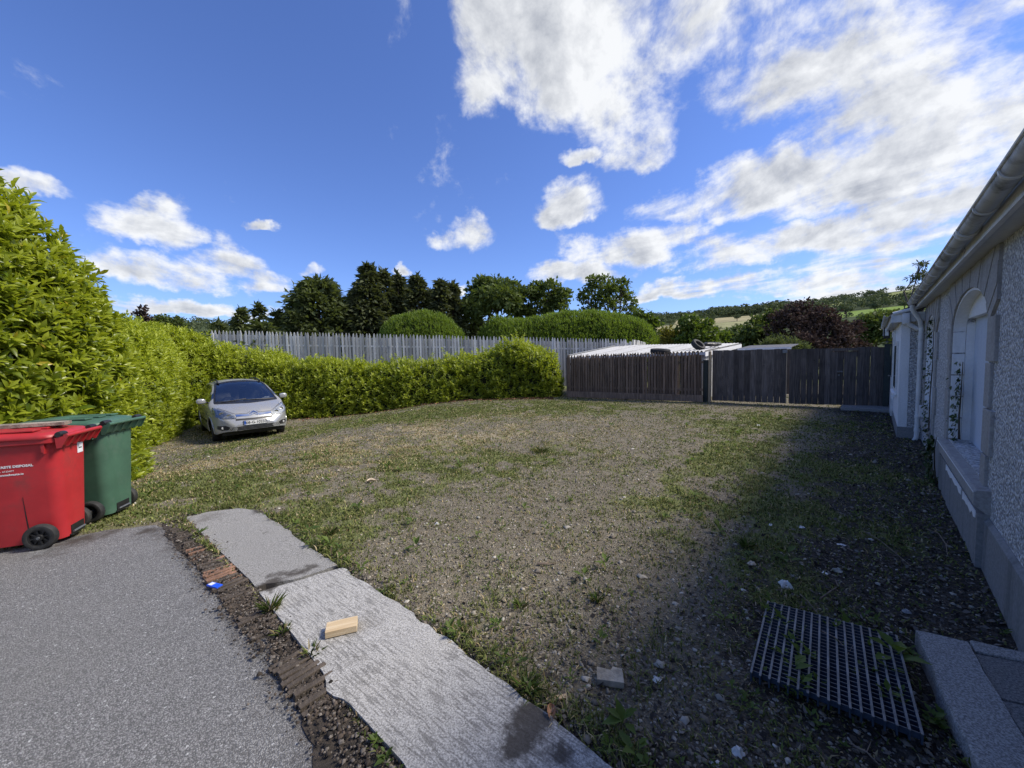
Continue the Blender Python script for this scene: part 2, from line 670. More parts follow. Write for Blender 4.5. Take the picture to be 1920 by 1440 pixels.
def finish(b, col, rough=0.6, normal=None, metal=0.0, spec=0.5, trans=None, coat=0.0):
    p = b.new('ShaderNodeBsdfPrincipled')
    b.put(p.inputs['Base Color'], col)
    b.put(p.inputs['Roughness'], rough)
    b.put(p.inputs['Metallic'], metal)
    p.inputs['Specular IOR Level'].default_value = spec
    if coat:
        p.inputs['Coat Weight'].default_value = coat
        p.inputs['Coat Roughness'].default_value = .08
    if normal is not None:
        b.put(p.inputs['Normal'], normal)
    out = b.new('ShaderNodeOutputMaterial')
    sh = p.outputs[0]
    if trans is not None:
        f, tc = trans
        t = b.new('ShaderNodeBsdfTranslucent')
        b.put(t.inputs[0], tc)
        mx = b.new('ShaderNodeMixShader')
        mx.inputs[0].default_value = f
        b.nt.links.new(sh, mx.inputs[1])
        b.nt.links.new(t.outputs[0], mx.inputs[2])
        sh = mx.outputs[0]
    b.nt.links.new(sh, out.inputs[0])


def plain(name, c, rough=.6, metal=0, spec=.5, var=.25, scale=9, bump=0.0, coat=0, kind='Object', grime=None):
    """one paint or plastic: slight mottling and, where asked, grime"""
    m, b = material(name)
    v = b.coord(kind)
    n = b.noise(v, scale, 5, .6)
    c = np.array(c)
    col = b.mix(b.ss(n, .3, .7), tuple(c * (1 - var)), tuple(np.minimum(c * (1 + var), .95)))
    if grime:
        g, amt, sc = grime
        col = b.mix(b.m('MULTIPLY', b.ss(b.noise(v, sc, 6, .7), .45, .72), amt), col, g)
    nm = b.bump(b.noise(v, scale * 6, 4, .6), bump, .01) if bump else None
    finish(b, col, rough, nm, metal, spec, coat=coat)
    return m


def leaf_mat(name, dark, light, rough=.42, spec=.45, trans=.28, tc=None, odd=None):
    m, b = material(name)
    t = b.attr('tint')
    col = b.mix(t, dark, light)
    if odd:
        col = b.mix(b.ss(t, odd[0], odd[0] + .04), col, odd[1])
    finish(b, col, rough, None, 0, spec, trans=(trans, tc if tc else tuple(np.array(light) * np.array([1.2, 1.3, .6]))))
    return m


def wood_mat(name, a, c, dirt, rough=.8, knots=True):
    """weathered board: grain along its height, each board its own tone"""
    m, b = material(name)
    v = b.coord('Object')
    oi = b.new('ShaderNodeObjectInfo').outputs['Random']
    off = b.comb(b.m('MULTIPLY', oi, 37.0), b.m('MULTIPLY', oi, 11.0), b.m('MULTIPLY', oi, 23.0))
    v = b.vm('ADD', v, off)
    mp = b.new('ShaderNodeMapping')
    mp.inputs['Scale'].default_value = (34, 34, 2.2)
    b.put(mp.inputs[0], v)
    gr = b.noise(mp.outputs[0], 1.0, 6, .6, .6)
    col = b.mix(b.ss(gr, .3, .7), a, c)
    big = b.noise(v, 2.6, 4, .6)
    col = b.mix(b.m('MULTIPLY', b.ss(big, .45, .75), .65), col, dirt)
    tone = b.lin(oi, 0, 1, .60, 1.30)
    col = b.mix(1.0, col, b.comb(tone, tone, tone), 'MULTIPLY')
    if knots:
        kd = b.voro(v, 4.5, 'F1', 'Distance')
        col = b.mix(b.ss(kd, .09, .03, 0, .8), col, tuple(np.array(dirt) * .35))
    finish(b, col, rough, b.bump(gr, .35, .004), 0, .25)
    return m


def M_ground():
    m, b = material('yard_ground')
    v = b.coord('Object')
    w = b.attr('tone', 'Color')
    gr, st, mu = b.sep(w)
    fine = b.noise(v, 55, 5, .7)
    mid = b.noise(v, 9, 5, .62)
    big = b.noise(v, 1.3, 4, .6)
    cell = b.voro(v, 75, 'F1', 'Color')
    cr = b.sep(cell)[0]
    cd = b.voro(v, 75, 'F1', 'Distance')
    stone = b.mix(b.ss(cr, .25, 1.0), (.165, .143, .108), (.40, .365, .295))
    soil = b.mix(b.ss(mid, .3, .7), (.122, .102, .072), (.235, .205, .148))
    base = b.mix(b.m('MULTIPLY', b.ss(cd, .62, .28), b.ss(fine, .36, .6)), soil, stone)
    base = b.mix(b.ss(big, .35, .7, 0, .35), base, (.215, .190, .140))
    strawc = b.mix(b.ss(fine, .3, .7), (.27, .225, .14), (.48, .41, .275))
    greenc = b.mix(b.ss(fine, .32, .68), (.085, .105, .035), (.23, .25, .085))
    mulch = b.mix(b.ss(b.noise(v, 38, 5, .75), .42, .75), (.045, .039, .032), (.13, .112, .092))
    sp = b.m('ADD', b.m('MULTIPLY', b.m('SUBTRACT', fine, .5), .9), b.m('MULTIPLY', b.m('SUBTRACT', mid, .5), .7))
    col = b.mix(b.ss(b.m('ADD', mu, sp), .30, .75), base, mulch)
    col = b.mix(b.ss(b.m('ADD', st, sp), .30, .85), col, strawc)
    col = b.mix(b.ss(b.m('ADD', gr, sp), .38, .9, 0, .9), col, greenc)
    h = b.m('ADD', b.m('MULTIPLY', b.ss(cd, .75, .1), .5), b.m('MULTIPLY', fine, 1.1))
    finish(b, col, .92, b.bump(h, .75, .016), 0, .15)
    return m


def M_tarmac():
    m, b = material('tarmac')
    v = b.coord('Object')
    cell = b.sep(b.voro(v, 165, 'F1', 'Color'))[0]
    cd = b.voro(v, 165, 'F1', 'Distance')
    big = b.noise(v, .9, 5, .6)
    col = b.mix(b.ss(cell, .1, .95), (.165, .162, .158), (.34, .335, .328))
    col = b.mix(b.ss(cd, .35, .7, 0, .55), col, (.045, .045, .048))
    col = b.mix(b.ss(b.sep(b.voro(v, 125, 'F1', 'Color'))[1], .985, .998), col, (.50, .50, .49))
    col = b.mix(b.ss(big, .45, .75, 0, .30), col, (.19, .185, .17))
    col = b.mix(b.ss(b.noise(v, 3.3, 6, .7), .62, .78, 0, .5), col, (.05, .047, .043))
    w = b.attr('tone', 'Color')
    col = b.mix(b.m('MULTIPLY', b.ss(b.m('ADD', b.sep(w)[0], b.m('SUBTRACT', b.noise(v, 14, 5, .7), .5)), .25, .9), .85), col, (.055, .043, .034))
    finish(b, col, .85, b.bump(b.ss(cd, .8, .1), .55, .006), 0, .3)
    return m


def M_concrete(name, ribs=True, light=1.0):
    m, b = material(name)
    v = b.coord('Object')
    mp = b.new('ShaderNodeMapping')
    mp.inputs['Rotation'].default_value = (0, 0, R(38))
    b.put(mp.inputs[0], v)
    x, y, z = b.sep(mp.outputs[0])
    wob = b.noise(v, 4, 3, .6)
    rib = b.noise(b.comb(b.m('MULTIPLY', x, 8.0), b.m('MULTIPLY', b.m('ADD', y, b.m('MULTIPLY', wob, .02)), 78.0), 0.0), 1.0, 3, .6)
    fine = b.noise(v, 120, 5, .75)
    mid = b.noise(v, 11, 6, .7)
    big = b.noise(v, 1.7, 5, .65)
    col = b.mix(b.ss(fine, .36, .64), (.22 * light, .213 * light, .20 * light), (.60 * light, .585 * light, .555 * light))
    if ribs:
        patch = b.ss(b.noise(v, 2.2, 3, .6), .30, .5)
        col = b.mix(b.m('MULTIPLY', b.m('MULTIPLY', b.ss(b.m('ADD', rib, b.m('MULTIPLY', b.m('SUBTRACT', mid, .5), .3)), .54, .38), .58), patch), col, (.12, .115, .108))
    col = b.mix(b.ss(mid, .60, .78, 0, .75), col, (.095, .088, .078))
    col = b.mix(b.ss(big, .56, .70, 0, .6), col, (.115, .105, .09))
    w = b.attr('tone', 'Color')
    col = b.mix(b.m('MULTIPLY', b.ss(b.m('ADD', b.sep(w)[0], b.m('MULTIPLY', b.m('SUBTRACT', mid, .5), 1.6)), .35, .8), .9), col, (.060, .052, .045))
    h = b.m('ADD', b.m('MULTIPLY', fine, .8), b.m('MULTIPLY', rib, .45 if ribs else 0.0))
    finish(b, col, .9, b.bump(h, .7, .006), 0, .2)
    return m


def M_pebbledash():
    m, b = material('pebbledash')
    v = b.coord('Object')
    warp = b.vm('ADD', v, b.vm('SCALE', b.noise(v, 30, 3, .6, out=1), scale=.02))
    cd = b.voro(warp, 46, 'F1', 'Distance')
    cc = b.sep(b.voro(warp, 46, 'F1', 'Color'))[0]
    cc2 = b.sep(b.voro(warp, 95, 'F1', 'Color'))[1]
    blot = b.noise(v, 27, 4, .7)
    big = b.noise(v, 1.4, 4, .6)
    col = b.mix(b.ss(b.m('ADD', b.m('MULTIPLY', cc, .5), b.m('MULTIPLY', cc2, .5)), .15, .75), (.44, .44, .445), (.84, .84, .835))
    col = b.mix(b.m('MULTIPLY', b.ss(cd, .38, .75), .6), col, (.13, .13, .135))
    col = b.mix(b.ss(blot, .54, .66, 0, .65), col, (.12, .12, .125))
    col = b.mix(b.ss(big, .5, .75, 0, .25), col, (.26, .25, .22))
    h = b.m('ADD', b.ss(cd, .8, .1), b.m('MULTIPLY', blot, -1.0))
    finish(b, col, .9, b.bump(h, .85, .014), 0, .2)
    return m


def M_render(name, a, c, dirt, amt=.5, rough=.85):
    m, b = material(name)
    v = b.coord('Object')
    fine = b.noise(v, 40, 5, .7)
    mp = b.new('ShaderNodeMapping')
    mp.inputs['Scale'].default_value = (5, 5, .8)
    b.put(mp.inputs[0], v)
    streak = b.noise(mp.outputs[0], 1.3, 6, .7)
    col = b.mix(b.ss(fine, .25, .75), a, c)
    col = b.mix(b.ss(streak, .48, .72, 0, amt), col, dirt)
    finish(b, col, rough, b.bump(fine, .4, .006), 0, .25)
    return m


def M_roof():
    m, b = material('corrugated_sheet')
    v = b.coord('Object')
    n = b.noise(v, 3, 6, .7)
    col = b.mix(b.ss(n, .4, .75), (.50, .50, .49), (.36, .35, .33))
    finish(b, col, .6, None, 0, .4)
    return m


def M_paint():
    m, b = material('silver_paint')
    v = b.coord('Object')
    n = b.noise(v, 3.0, 6, .65)
    up = b.sep(b.new('ShaderNodeNewGeometry').outputs['Normal'])[2]
    f = b.noise(v, 260, 2, .5)
    col = b.mix(b.ss(f, .3, .7), (.36, .365, .365), (.46, .465, .465))
    dust = b.m('MULTIPLY', b.ss(n, .42, .68), b.ss(up, .3, .9))
    col = b.mix(b.m('MULTIPLY', dust, .55), col, (.30, .28, .25))
    rough = b.m('ADD', .26, b.m('MULTIPLY', dust, .4))
    finish(b, col, rough, None, .35, .5, coat=.3)
    return m


def M_glass(name, tint=(.55, .62, .62), refl=.1):
    m, b = material(name)
    t = b.new('ShaderNodeBsdfTransparent')
    t.inputs[0].default_value = (*tint, 1)
    gl = b.new('ShaderNodeBsdfGlossy')
    gl.inputs['Roughness'].default_value = .06
    gl.inputs[0].default_value = (.95, .97, 1, 1)
    fr = b.new('ShaderNodeFresnel')
    fr.inputs[0].default_value = 1.6
    f = b.m('ADD', b.m('MULTIPLY', fr.outputs[0], 1.0), refl, clamp=True)
    mx = b.new('ShaderNodeMixShader')
    b.put(mx.inputs[0], f)
    b.nt.links.new(t.outputs[0], mx.inputs[1])
    b.nt.links.new(gl.outputs[0], mx.inputs[2])
    out = b.new('ShaderNodeOutputMaterial')
    b.nt.links.new(mx.outputs[0], out.inputs[0])
    return m


def M_tone(name, rough=.85, spec=.2, trans=None):
    """takes each piece's own colour from the mesh"""
    m, b = material(name)
    c = b.attr('tone', 'Color')
    finish(b, c, rough, None, 0, spec, trans=(trans, c) if trans else None)
    return m


def M_hill():
    m, b = material('hillside')
    v = b.coord('Object')
    c = b.attr('tone', 'Color')
    n = b.noise(v, .05, 6, .7)
    col = b.mix(b.ss(n, .35, .7, 0, .35), c, (.06, .075, .03))
    finish(b, col, .95, None, 0, .1)
    return m


G_GROUND = M_ground()
G_TARMAC = M_tarmac()
G_CONC = M_concrete('ribbed_concrete', True)
G_CONC2 = M_concrete('smooth_concrete', False, .68)
G_SLAB = M_concrete('paving_concrete', False, .50)
G_PEB = M_pebbledash()
G_PLINTH = M_render('grey_render', (.20, .20, .20), (.30, .30, .295), (.10, .10, .095), .6)
G_STONE = M_render('quoin_stone', (.27, .26, .25), (.42, .41, .395), (.17, .16, .15), .5)
G_WHITE = M_render('white_masonry_paint', (.74, .75, .76), (.84, .84, .84), (.50, .50, .48), .35)
G_BLUEPANEL = M_render('pale_blue_paint', (.50, .56, .66), (.60, .65, .73), (.42, .45, .48), .35)
G_PVC = plain('white_plastic_trim', (.70, .70, .69), .4, var=.06, scale=3, grime=((.30, .30, .28), .5, 4))
G_GUTTER = plain('gutter_plastic', (.50, .51, .52), .5, var=.15, scale=3, grime=((.035, .038, .036), .95, 4))
G_TILE = plain('roof_tile', (.09, .085, .08), .8, var=.3, scale=3, bump=.3)
G_SOFFIT = plain('soffit_board', (.60, .60, .60), .6, var=.1, scale=5, grime=((.28, .28, .27), .5, 5))
G_GREYWOOD = wood_mat('silvered_wood', (.44, .435, .42), (.66, .65, .63), (.34, .335, .32))
G_BROWNWOOD = wood_mat('brown_stained_wood', (.105, .074, .055), (.235, .170, .125), (.075, .060, .05))
G_DARKWOOD = wood_mat('dark_stained_wood', (.072, .060, .053), (.155, .132, .116), (.050, .043, .039))
G_POSTWOOD = wood_mat('pale_post_wood', (.36, .27, .17), (.50, .40, .27), (.28, .22, .15))
G_CUTWOOD = plain('fresh_cut_wood', (.68, .47, .25), .7, var=.2, scale=12, bump=.2)
G_DARKPOST = plain('dark_green_paint', (.018, .028, .026), .6, var=.3)
G_BLACK = plain('black_plastic', (.018, .018, .019), .45, var=.3, scale=15)
G_RUBBER = plain('rubber', (.022, .022, .022), .75, var=.4, scale=20, grime=((.07, .065, .055), .5, 8))
G_DARKMETAL = plain('dark_metal', (.08, .085, .09), .5, metal=.6, var=.2)
G_STEEL = plain('galvanised_steel', (.20, .21, .22), .55, metal=.5, var=.25, scale=14, grime=((.16, .13, .10), .45, 12))
G_STEELSHADE = plain('grating_web_shaded', (.06, .085, .13), .55, metal=.5, var=.3, scale=14)  # same steel as the bar tops, with bluish shade put into its colour
G_RED = plain('red_plastic', (.47, .026, .032), .45, var=.14, scale=3, grime=((.20, .05, .045), .7, 3.2), bump=.04)
G_GREEN = plain('green_plastic', (.062, .140, .092), .45, var=.14, scale=4, grime=((.15, .19, .16), .6, 2.6), bump=.04)
G_WHITEPRINT = plain('white_print', (.80, .80, .80), .6, var=.03)
G_STICKER = plain('sticker', (.80, .81, .84), .5, var=.05, scale=40)
G_CREST = plain('faded_crest', (.085, .135, .10), .6, var=.3, scale=60)
G_PAINT = M_paint()
G_CHROME = plain('chrome_trim', (.75, .76, .78), .12, metal=1.0, var=.04)
G_LAMPGLASS = M_glass('headlamp_glass', (.8, .82, .85), .12)
G_GLASS = M_glass('car_glass', (.50, .54, .56), .12)
G_PLATE = plain('number_plate', (.80, .80, .79), .4, var=.03)
G_PLATEBLUE = plain('plate_blue', (.03, .10, .42), .4, var=.05)
G_PLATETEXT = plain('plate_letters', (.03, .03, .035), .5, var=.05)
G_CABIN = plain('cabin_trim', (.075, .078, .085), .7, var=.3)
G_BLUE = plain('blue_plastic', (.02, .10, .72), .3, var=.1, scale=30)
G_PAPER = plain('paper', (.74, .73, .70), .8, var=.12, scale=30)
G_CREAM = plain('cream_scrap', (.66, .54, .40), .8, var=.2, scale=40)
G_DRYLEAF = plain('dry_leaf', (.42, .22, .12), .7, var=.3, scale=30)
G_TWIG = plain('twig', (.20, .15, .11), .85, var=.35, scale=20)
G_BRICK = plain('worn_brick', (.27, .150, .095), .9, var=.4, scale=22, bump=.5, grime=((.07, .055, .045), .9, 7))
G_BRICKDULL = plain('dirty_brick', (.095, .075, .058), .9, var=.4, scale=22, bump=.5, grime=((.05, .043, .036), .9, 7))
G_DIRT = plain('packed_dirt', (.055, .044, .035), .95, var=.5, scale=30, bump=.8)
G_CORE = plain('hedge_core_shade', (.020, .026, .010), .95, var=.5, scale=6)  # near-black: the shade between the leaves is put into this colour
G_BARK = plain('bark', (.105, .085, .065), .9, var=.4, scale=9, bump=.5)
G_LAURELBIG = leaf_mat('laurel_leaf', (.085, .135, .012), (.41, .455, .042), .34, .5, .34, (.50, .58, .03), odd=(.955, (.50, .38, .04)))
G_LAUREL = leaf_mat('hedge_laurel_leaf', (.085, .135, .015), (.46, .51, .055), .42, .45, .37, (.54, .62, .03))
G_CLIPPED = leaf_mat('clipped_leaf', (.075, .125, .024), (.25, .33, .06), .45, .35, .34)
G_CYPRESS = leaf_mat('cypress_leaf', (.038, .056, .026), (.15, .175, .07), .7, .2, .24)
G_DARKCON = leaf_mat('conifer_leaf', (.034, .046, .026), (.13, .145, .066), .7, .2, .22)
G_OAK = leaf_mat('oak_leaf', (.042, .066, .02), (.155, .195, .055), .6, .2, .26)
G_ASH = leaf_mat('ash_leaf', (.050, .078, .022), (.165, .205, .058), .6, .2, .34)
G_SHRUB = leaf_mat('shrub_leaf', (.040, .070, .014), (.150, .205, .034), .55, .3, .28)
G_YELLOW = leaf_mat('golden_shrub_leaf', (.085, .085, .014), (.27, .24, .04), .6, .25, .3)
G_COPPER = leaf_mat('copper_leaf', (.036, .026, .023), (.125, .088, .072), .8, .08, .14, (.09, .05, .04))
G_BUDDLEIA = leaf_mat('grey_green_leaf', (.055, .075, .030), (.17, .20, .085), .6, .25, .25)
G_IVY = leaf_mat('ivy_leaf', (.018, .040, .012), (.060, .105, .030), .5, .35, .2)
G_WEED = leaf_mat('weed_leaf', (.040, .075, .014), (.155, .215, .040), .55, .3, .3)
G_TONE = M_tone('stone_tones', .85, .25)
G_BLADE = M_tone('grass_tones', .7, .2, .3)
G_HILL = M_hill()
G_WOODS = leaf_mat('far_wood_leaf', (.052, .074, .040), (.145, .17, .082), .8, .1, .14)
G_SHEET = M_roof()
G_COTTAGE = plain('cottage_wall', (.75, .75, .74), .8, var=.05)
G_SLATE = plain('slate', (.10, .10, .11), .7, var=.2)
G_LAMPLENS = plain('lamp_lens', (.82, .84, .86), .3, var=.02)
#STRUCTURE

# ------------------------------------------------------------------ ground sheet


def build_ground():
    ang = np.concatenate([np.linspace(-62, 62, 420), np.linspace(64, 296, 100)])
    ang = np.radians(90 - ang)
    rr = np.concatenate([np.linspace(.3, 1.2, 14)[:-1], np.geomspace(1.2, 24, 165), np.geomspace(25, 420, 40)[0:]])
    A, RR = np.meshgrid(ang, rr)
    X = RR * np.cos(A)
    Y = RR * np.sin(A)
    Z = zg(X, Y)
    na, nr = len(ang), len(rr)
    V = np.stack([X, Y, Z], -1).reshape(-1, 3)
    V = np.vstack([V, [[0, 0, zg1(0, 0) - .05]]])
    i = np.arange(nr - 1)[:, None] * na
    j = np.arange(na)[None]
    k = (j + 1) % na
    F = np.stack([i + j, i + k, i + na + k, i + na + j], -1).reshape(-1, 4)
    c = len(V) - 1
    F = F[:, ::-1]
    T = np.stack([np.full(na, c), np.arange(na), (np.arange(na) + 1) % na, (np.arange(na) + 1) % na], -1)
    gr, st, mu = weights(V[:, 0], V[:, 1])
    me = np_mesh('ground', V, F, G_GROUND, True, col=np.stack([gr, st, mu], -1))
    o = link('ground', me)
    tag(o, kind='structure')


def sheet(name, poly, thick, mat, tonefn=None, step=.09, bumpy=0.0, skirt=.14):
    """a slab that follows the ground with its worn outline, gridded so that it can carry its own stains"""
    P = np.array(poly)
    x0, y0 = P.min(0) - .05
    x1, y1 = P.max(0) + .05
    bm = bmesh.new()
    vs = [bm.verts.new((p[0], p[1], 0)) for p in poly]
    bm.faces.new(vs)
    # cut the outline into strips
    for axis, a, c in ((0, x0, x1), (1, y0, y1)):
        n = int((c - a) / step)
        for i in range(1, n):
            co = [0, 0, 0]
            co[axis] = a + (c - a) * i / n
            no = [0, 0, 0]
            no[axis] = 1
            bmesh.ops.bisect_plane(bm, geom=bm.verts[:] + bm.edges[:] + bm.faces[:], plane_co=co, plane_no=no)
    bmesh.ops.recalc_face_normals(bm, faces=bm.faces)
    be = [e for e in bm.edges if e.is_boundary]
    ret = bmesh.ops.extrude_edge_only(bm, edges=be)
    low = [v for v in ret['geom'] if isinstance(v, bmesh.types.BMVert)]
    lowset = set(low)
    bm.verts.index_update()
    co = np.array([v.co[:] for v in bm.verts])
    base = g0(co[:, 0], co[:, 1]) + thick + bumpy * (fbm(co[:, 0] * 4, co[:, 1] * 4, 3, 77) - .5)
    for v, z in zip(bm.verts, base):
        v.co.z = z - (skirt if v in lowset else 0)
    bm.normal_update()
    if sum(f.normal.z for f in bm.faces) < 0:
        bmesh.ops.reverse_faces(bm, faces=bm.faces)
    me = bpy.data.meshes.new(name)
    bm.to_mesh(me)
    bm.free()
    if tonefn is not None:
        a = me.attributes.new('tone', 'FLOAT_COLOR', 'POINT')
        t = np.zeros((len(co), 4), np.float32)
        t[:, 0] = tonefn(co[:, 0], co[:, 1])
        a.data.foreach_set('color', t.ravel())
    me.materials.append(mat)
    return link(name, me)


def stain(lst):
    L = [(at(px, py), r) for px, py, r in lst]

    def fn(x, y):
        t = np.zeros(x.shape)
        for p, r in L:
            t = np.maximum(t, np.exp(-((x - p[0]) ** 2 + (y - p[1]) ** 2) / r ** 2))
        return t
    return fn


build_ground()
_tst = stain([(700, 1420, .16), (640, 1390, .14), (560, 1280, .14), (520, 1210, .13), (470, 1150, .12), (420, 1080, .14), (360, 1020, .2), (320, 1000, .16), (150, 1015, .2), (100, 1040, .12), (200, 1000, .12),
              (383, 1227, .035), (174, 1340, .03), (270, 1000, .12)])


def _tar_tone(x, y):
    e = poly_sd(x, y, [(-3.5, 3.9), (-3.22, 3.5), (-2.5, 2.93), (-1.80, 2.36), (-1.08, 1.74), (-.72, 1.39), (0.35, 0.55), (2, 3), (0, 5)])
    return np.maximum(_tst(x, y), .62 * sst(.22, .0, e))


tag(sheet('tarmac_drive', TARMAC, .012, G_TARMAC, _tar_tone, .16, .006), kind='structure')
_cst = stain([(520, 1085, .09), (560, 1080, .10), (500, 1110, .10), (600, 1072, .05), (895, 1355, .022), (901, 1392, .014), (980, 1375, .10), (1020, 1395, .09), (950, 1420, .07), (690, 1150, .02), (740, 1330, .02),
              (400, 1010, .05), (860, 1250, .03), (1000, 1340, .03), (1050, 1430, .05), (370, 965, .06), (480, 965, .08), (560, 1000, .05)])
J1, J2 = (-1.80, 2.56), (-1.33, 2.81)
slab_a = rough_edge([(-3.36, 3.83), (-3.24, 3.98), (-2.98, 4.05), (-2.76, 4.01), (-1.36, 2.835), (-1.50, 2.72), J1, (-1.90, 2.65)], .05, .026, 41, 9, skip=(6, 7))
slab_b = rough_edge([(-1.74, 2.50), (-1.45, 2.69), (-1.30, 2.785), (-.37, 2.0), (.24, 1.43), (1.25, .56), (.75, .1), (-.45, 1.37), (-.80, 1.66), (-.90, 1.70), (-.97, 1.81)], .05, .030, 43, 9, skip=(0, 6, 7, 10))
tag(sheet('concrete_slab', slab_a, .034, G_CONC2, _cst, .10, .012, .16), kind='structure')
tag(sheet('concrete_slab', slab_b, .040, G_CONC, _cst, .10, .010, .16), kind='structure')

# brick-on-edge channel between the tarmac and the concrete
chan = thing('brick_channel', 'worn strip of half buried orange and brown bricks between tarmac and concrete strip', 'brick edging', (0, 0, 0))
sheet('dirt_bed', rough_edge([(-3.5, 3.72), (-3.3, 3.86), (-1.92, 2.68), (-1.70, 2.48), (-.93, 1.80), (-.44, 1.36), (.8, .1), (.5, 0.1), (-.78, 1.36), (-1.09, 1.80), (-1.79, 2.38), (-2.51, 2.92), (-3.24, 3.46)], .04, .022, 47, 9), .016, G_DIRT, None, .12, .02, .1).parent = chan


def chan_bricks():
    mb = MB().box(-.090, .090, -.0145, .0145, -.04, .012, .004)
    me_d = mb.mesh('brick', G_BRICKDULL)
    me_o = mb.mesh('brick', G_BRICK)
    A = np.array((-3.22, 3.62))
    Bp = np.array((-.52, 1.34))
    d = (Bp - A) / np.linalg.norm(Bp - A)
    L = np.linalg.norm(Bp - A)
    nrm = np.array([-d[1], d[0]])
    n = int(L / .040)
    for i in range(n):
        s = i * .040
        f = s / L
        vis = fbm(np.array([s * 2.4]), np.array([3.0]), 2, 91)[0]
        orange = .16 < f < .43
        if not orange and vis < .40:
            continue
        p = A + d * s + nrm * (random.uniform(-.012, .012) + .008)
        o = link('brick', me_o if orange and random.random() < .55 else me_d, chan)
        sink = random.uniform(.0, .018) + (.010 if vis < .48 else 0)
        if random.random() < .10:
            continue
        o.location = (p[0], p[1], float(g0(p[0], p[1])) + .031 - sink * .8)
        o.rotation_euler = (random.uniform(-.05, .05), random.uniform(-.05, .05), math.atan2(nrm[1], nrm[0]) + random.uniform(-.06, .06))


chan_bricks()

# concrete pad by the wall: kerb band and paving slabs
pad = thing('concrete_pad', 'low concrete pad with pale kerb edge and dark slabs beside the grating', 'paving', (0, 0, 0))


def pad_parts():
    def slab(name, poly, z1, mat, bev=.012):
        mb = MB()
        P = np.array(poly)
        c = P.mean(0)
        q = [tuple(c + (p - c) * (1 - bev / np.linalg.norm(p - c))) for p in P]
        mb.loft([[(p[0], p[1], -.12) for p in poly], [(p[0], p[1], z1 - bev) for p in poly], [(p[0], p[1], z1) for p in q]])
        return mb.build(name, mat, pad)
    kb = M_concrete('kerb_concrete', False, .80)
    o = np.array([2.105, 1.965])
    e = np.array([-.42, -.63])
    e = e / np.linalg.norm(e)
    f = np.array([.93, -.37])
    f = f / np.linalg.norm(f)

    def P(a, c):
        return tuple(o + e * a + f * c)
    kp = rough_edge([P(-.03, 0.02), P(0.0, .22), P(.12, .205), P(1.15, .17), P(1.5, .17), P(1.5, .0), P(.5, -.01)], .05, .010, 63, 14)
    slab('kerb_band', kp, .060, kb, .008)
    slab('kerb_band', rough_edge([P(-.02, .235), P(.012, .62), P(.09, .60), P(.07, .225)], .05, .008, 65, 14), .056, kb, .006)
    cuts = [.078, .40, .74, 1.09, 1.46]
    for i in range(4):
        a, c = cuts[i] + .006, cuts[i + 1] - .006
        r0 = .215 if i == 0 else .190
        slab('paving_slab', [P(a, r0), P(a, .62), P(c, .62), P(c, .190)], .050 + .004 * (i % 2), G_SLAB, .006)
    slab('joint_bed', [P(.03, .17), P(.03, .64), P(1.48, .64), P(1.48, .16)], .036, G_DIRT, .004)


pad_parts()

# ------------------------------------------------------------------ the bungalow
HZ = math.atan2(WDIR[1], WDIR[0])
house = thing('bungalow', 'long low bungalow with pebbledashed wall, arched niches and white gutter', 'house', (WALLO[0], WALLO[1], 0), HZ)
N1 = dict(s0=3.88, s1=5.74, z0=.58, zs=1.74, rise=.35)
N2 = dict(s0=7.32, s1=8.62, z0=.42, zs=1.74, rise=.33)
SOFF = 2.27
WALL_T = .34


def arch_pts(N, n=18, grow=0.0, top=None):
    c = (N['s0'] + N['s1']) / 2
    hw = (N['s1'] - N['s0']) / 2 + grow
    r = N['rise'] + grow
    return [(c - hw * math.cos(math.pi * i / n), N['zs'] + r * math.sin(math.pi * i / n)) for i in range(n + 1)]


def house_wall():
    mb = MB()
    s_lo, s_hi = -5.0, 9.05
    zt = SOFF + .12

    def quad(pts, q0=0.0, q1=-WALL_T):
        mb.prism(pts, q0, q1, 'xz')
    quad([(s_lo, -.2), (N1['s0'], -.2), (N1['s0'], zt), (s_lo, zt)])
    quad([(N1['s1'], -.2), (N2['s0'], -.2), (N2['s0'], zt), (N1['s1'], zt)])
    quad([(N2['s1'], -.2), (s_hi, -.2), (s_hi, zt), (N2['s1'], zt)])
    for N in (N1, N2):
        quad([(N['s0'], -.2), (N['s1'], -.2), (N['s1'], N['z0']), (N['s0'], N['z0'])])
        a = arch_pts(N)
        for i in range(len(a) - 1):
            quad([a[i], a[i + 1], (a[i + 1][0], zt), (a[i][0], zt)])
    bm = bmesh.new()
    me = mb.mesh('wall', G_PEB)
    bm.from_mesh(me)
    bmesh.ops.remove_doubles(bm, verts=bm.verts, dist=1e-4)
    bm.to_mesh(me)
    bm.free()
    link('wall', me, house)
    # rear bulk so that the house is a closed block
    MB().box(-5.0, 14.4, -7.5, -WALL_T - .02, -.2, 2.3).build('rear_wall', G_PEB, house)


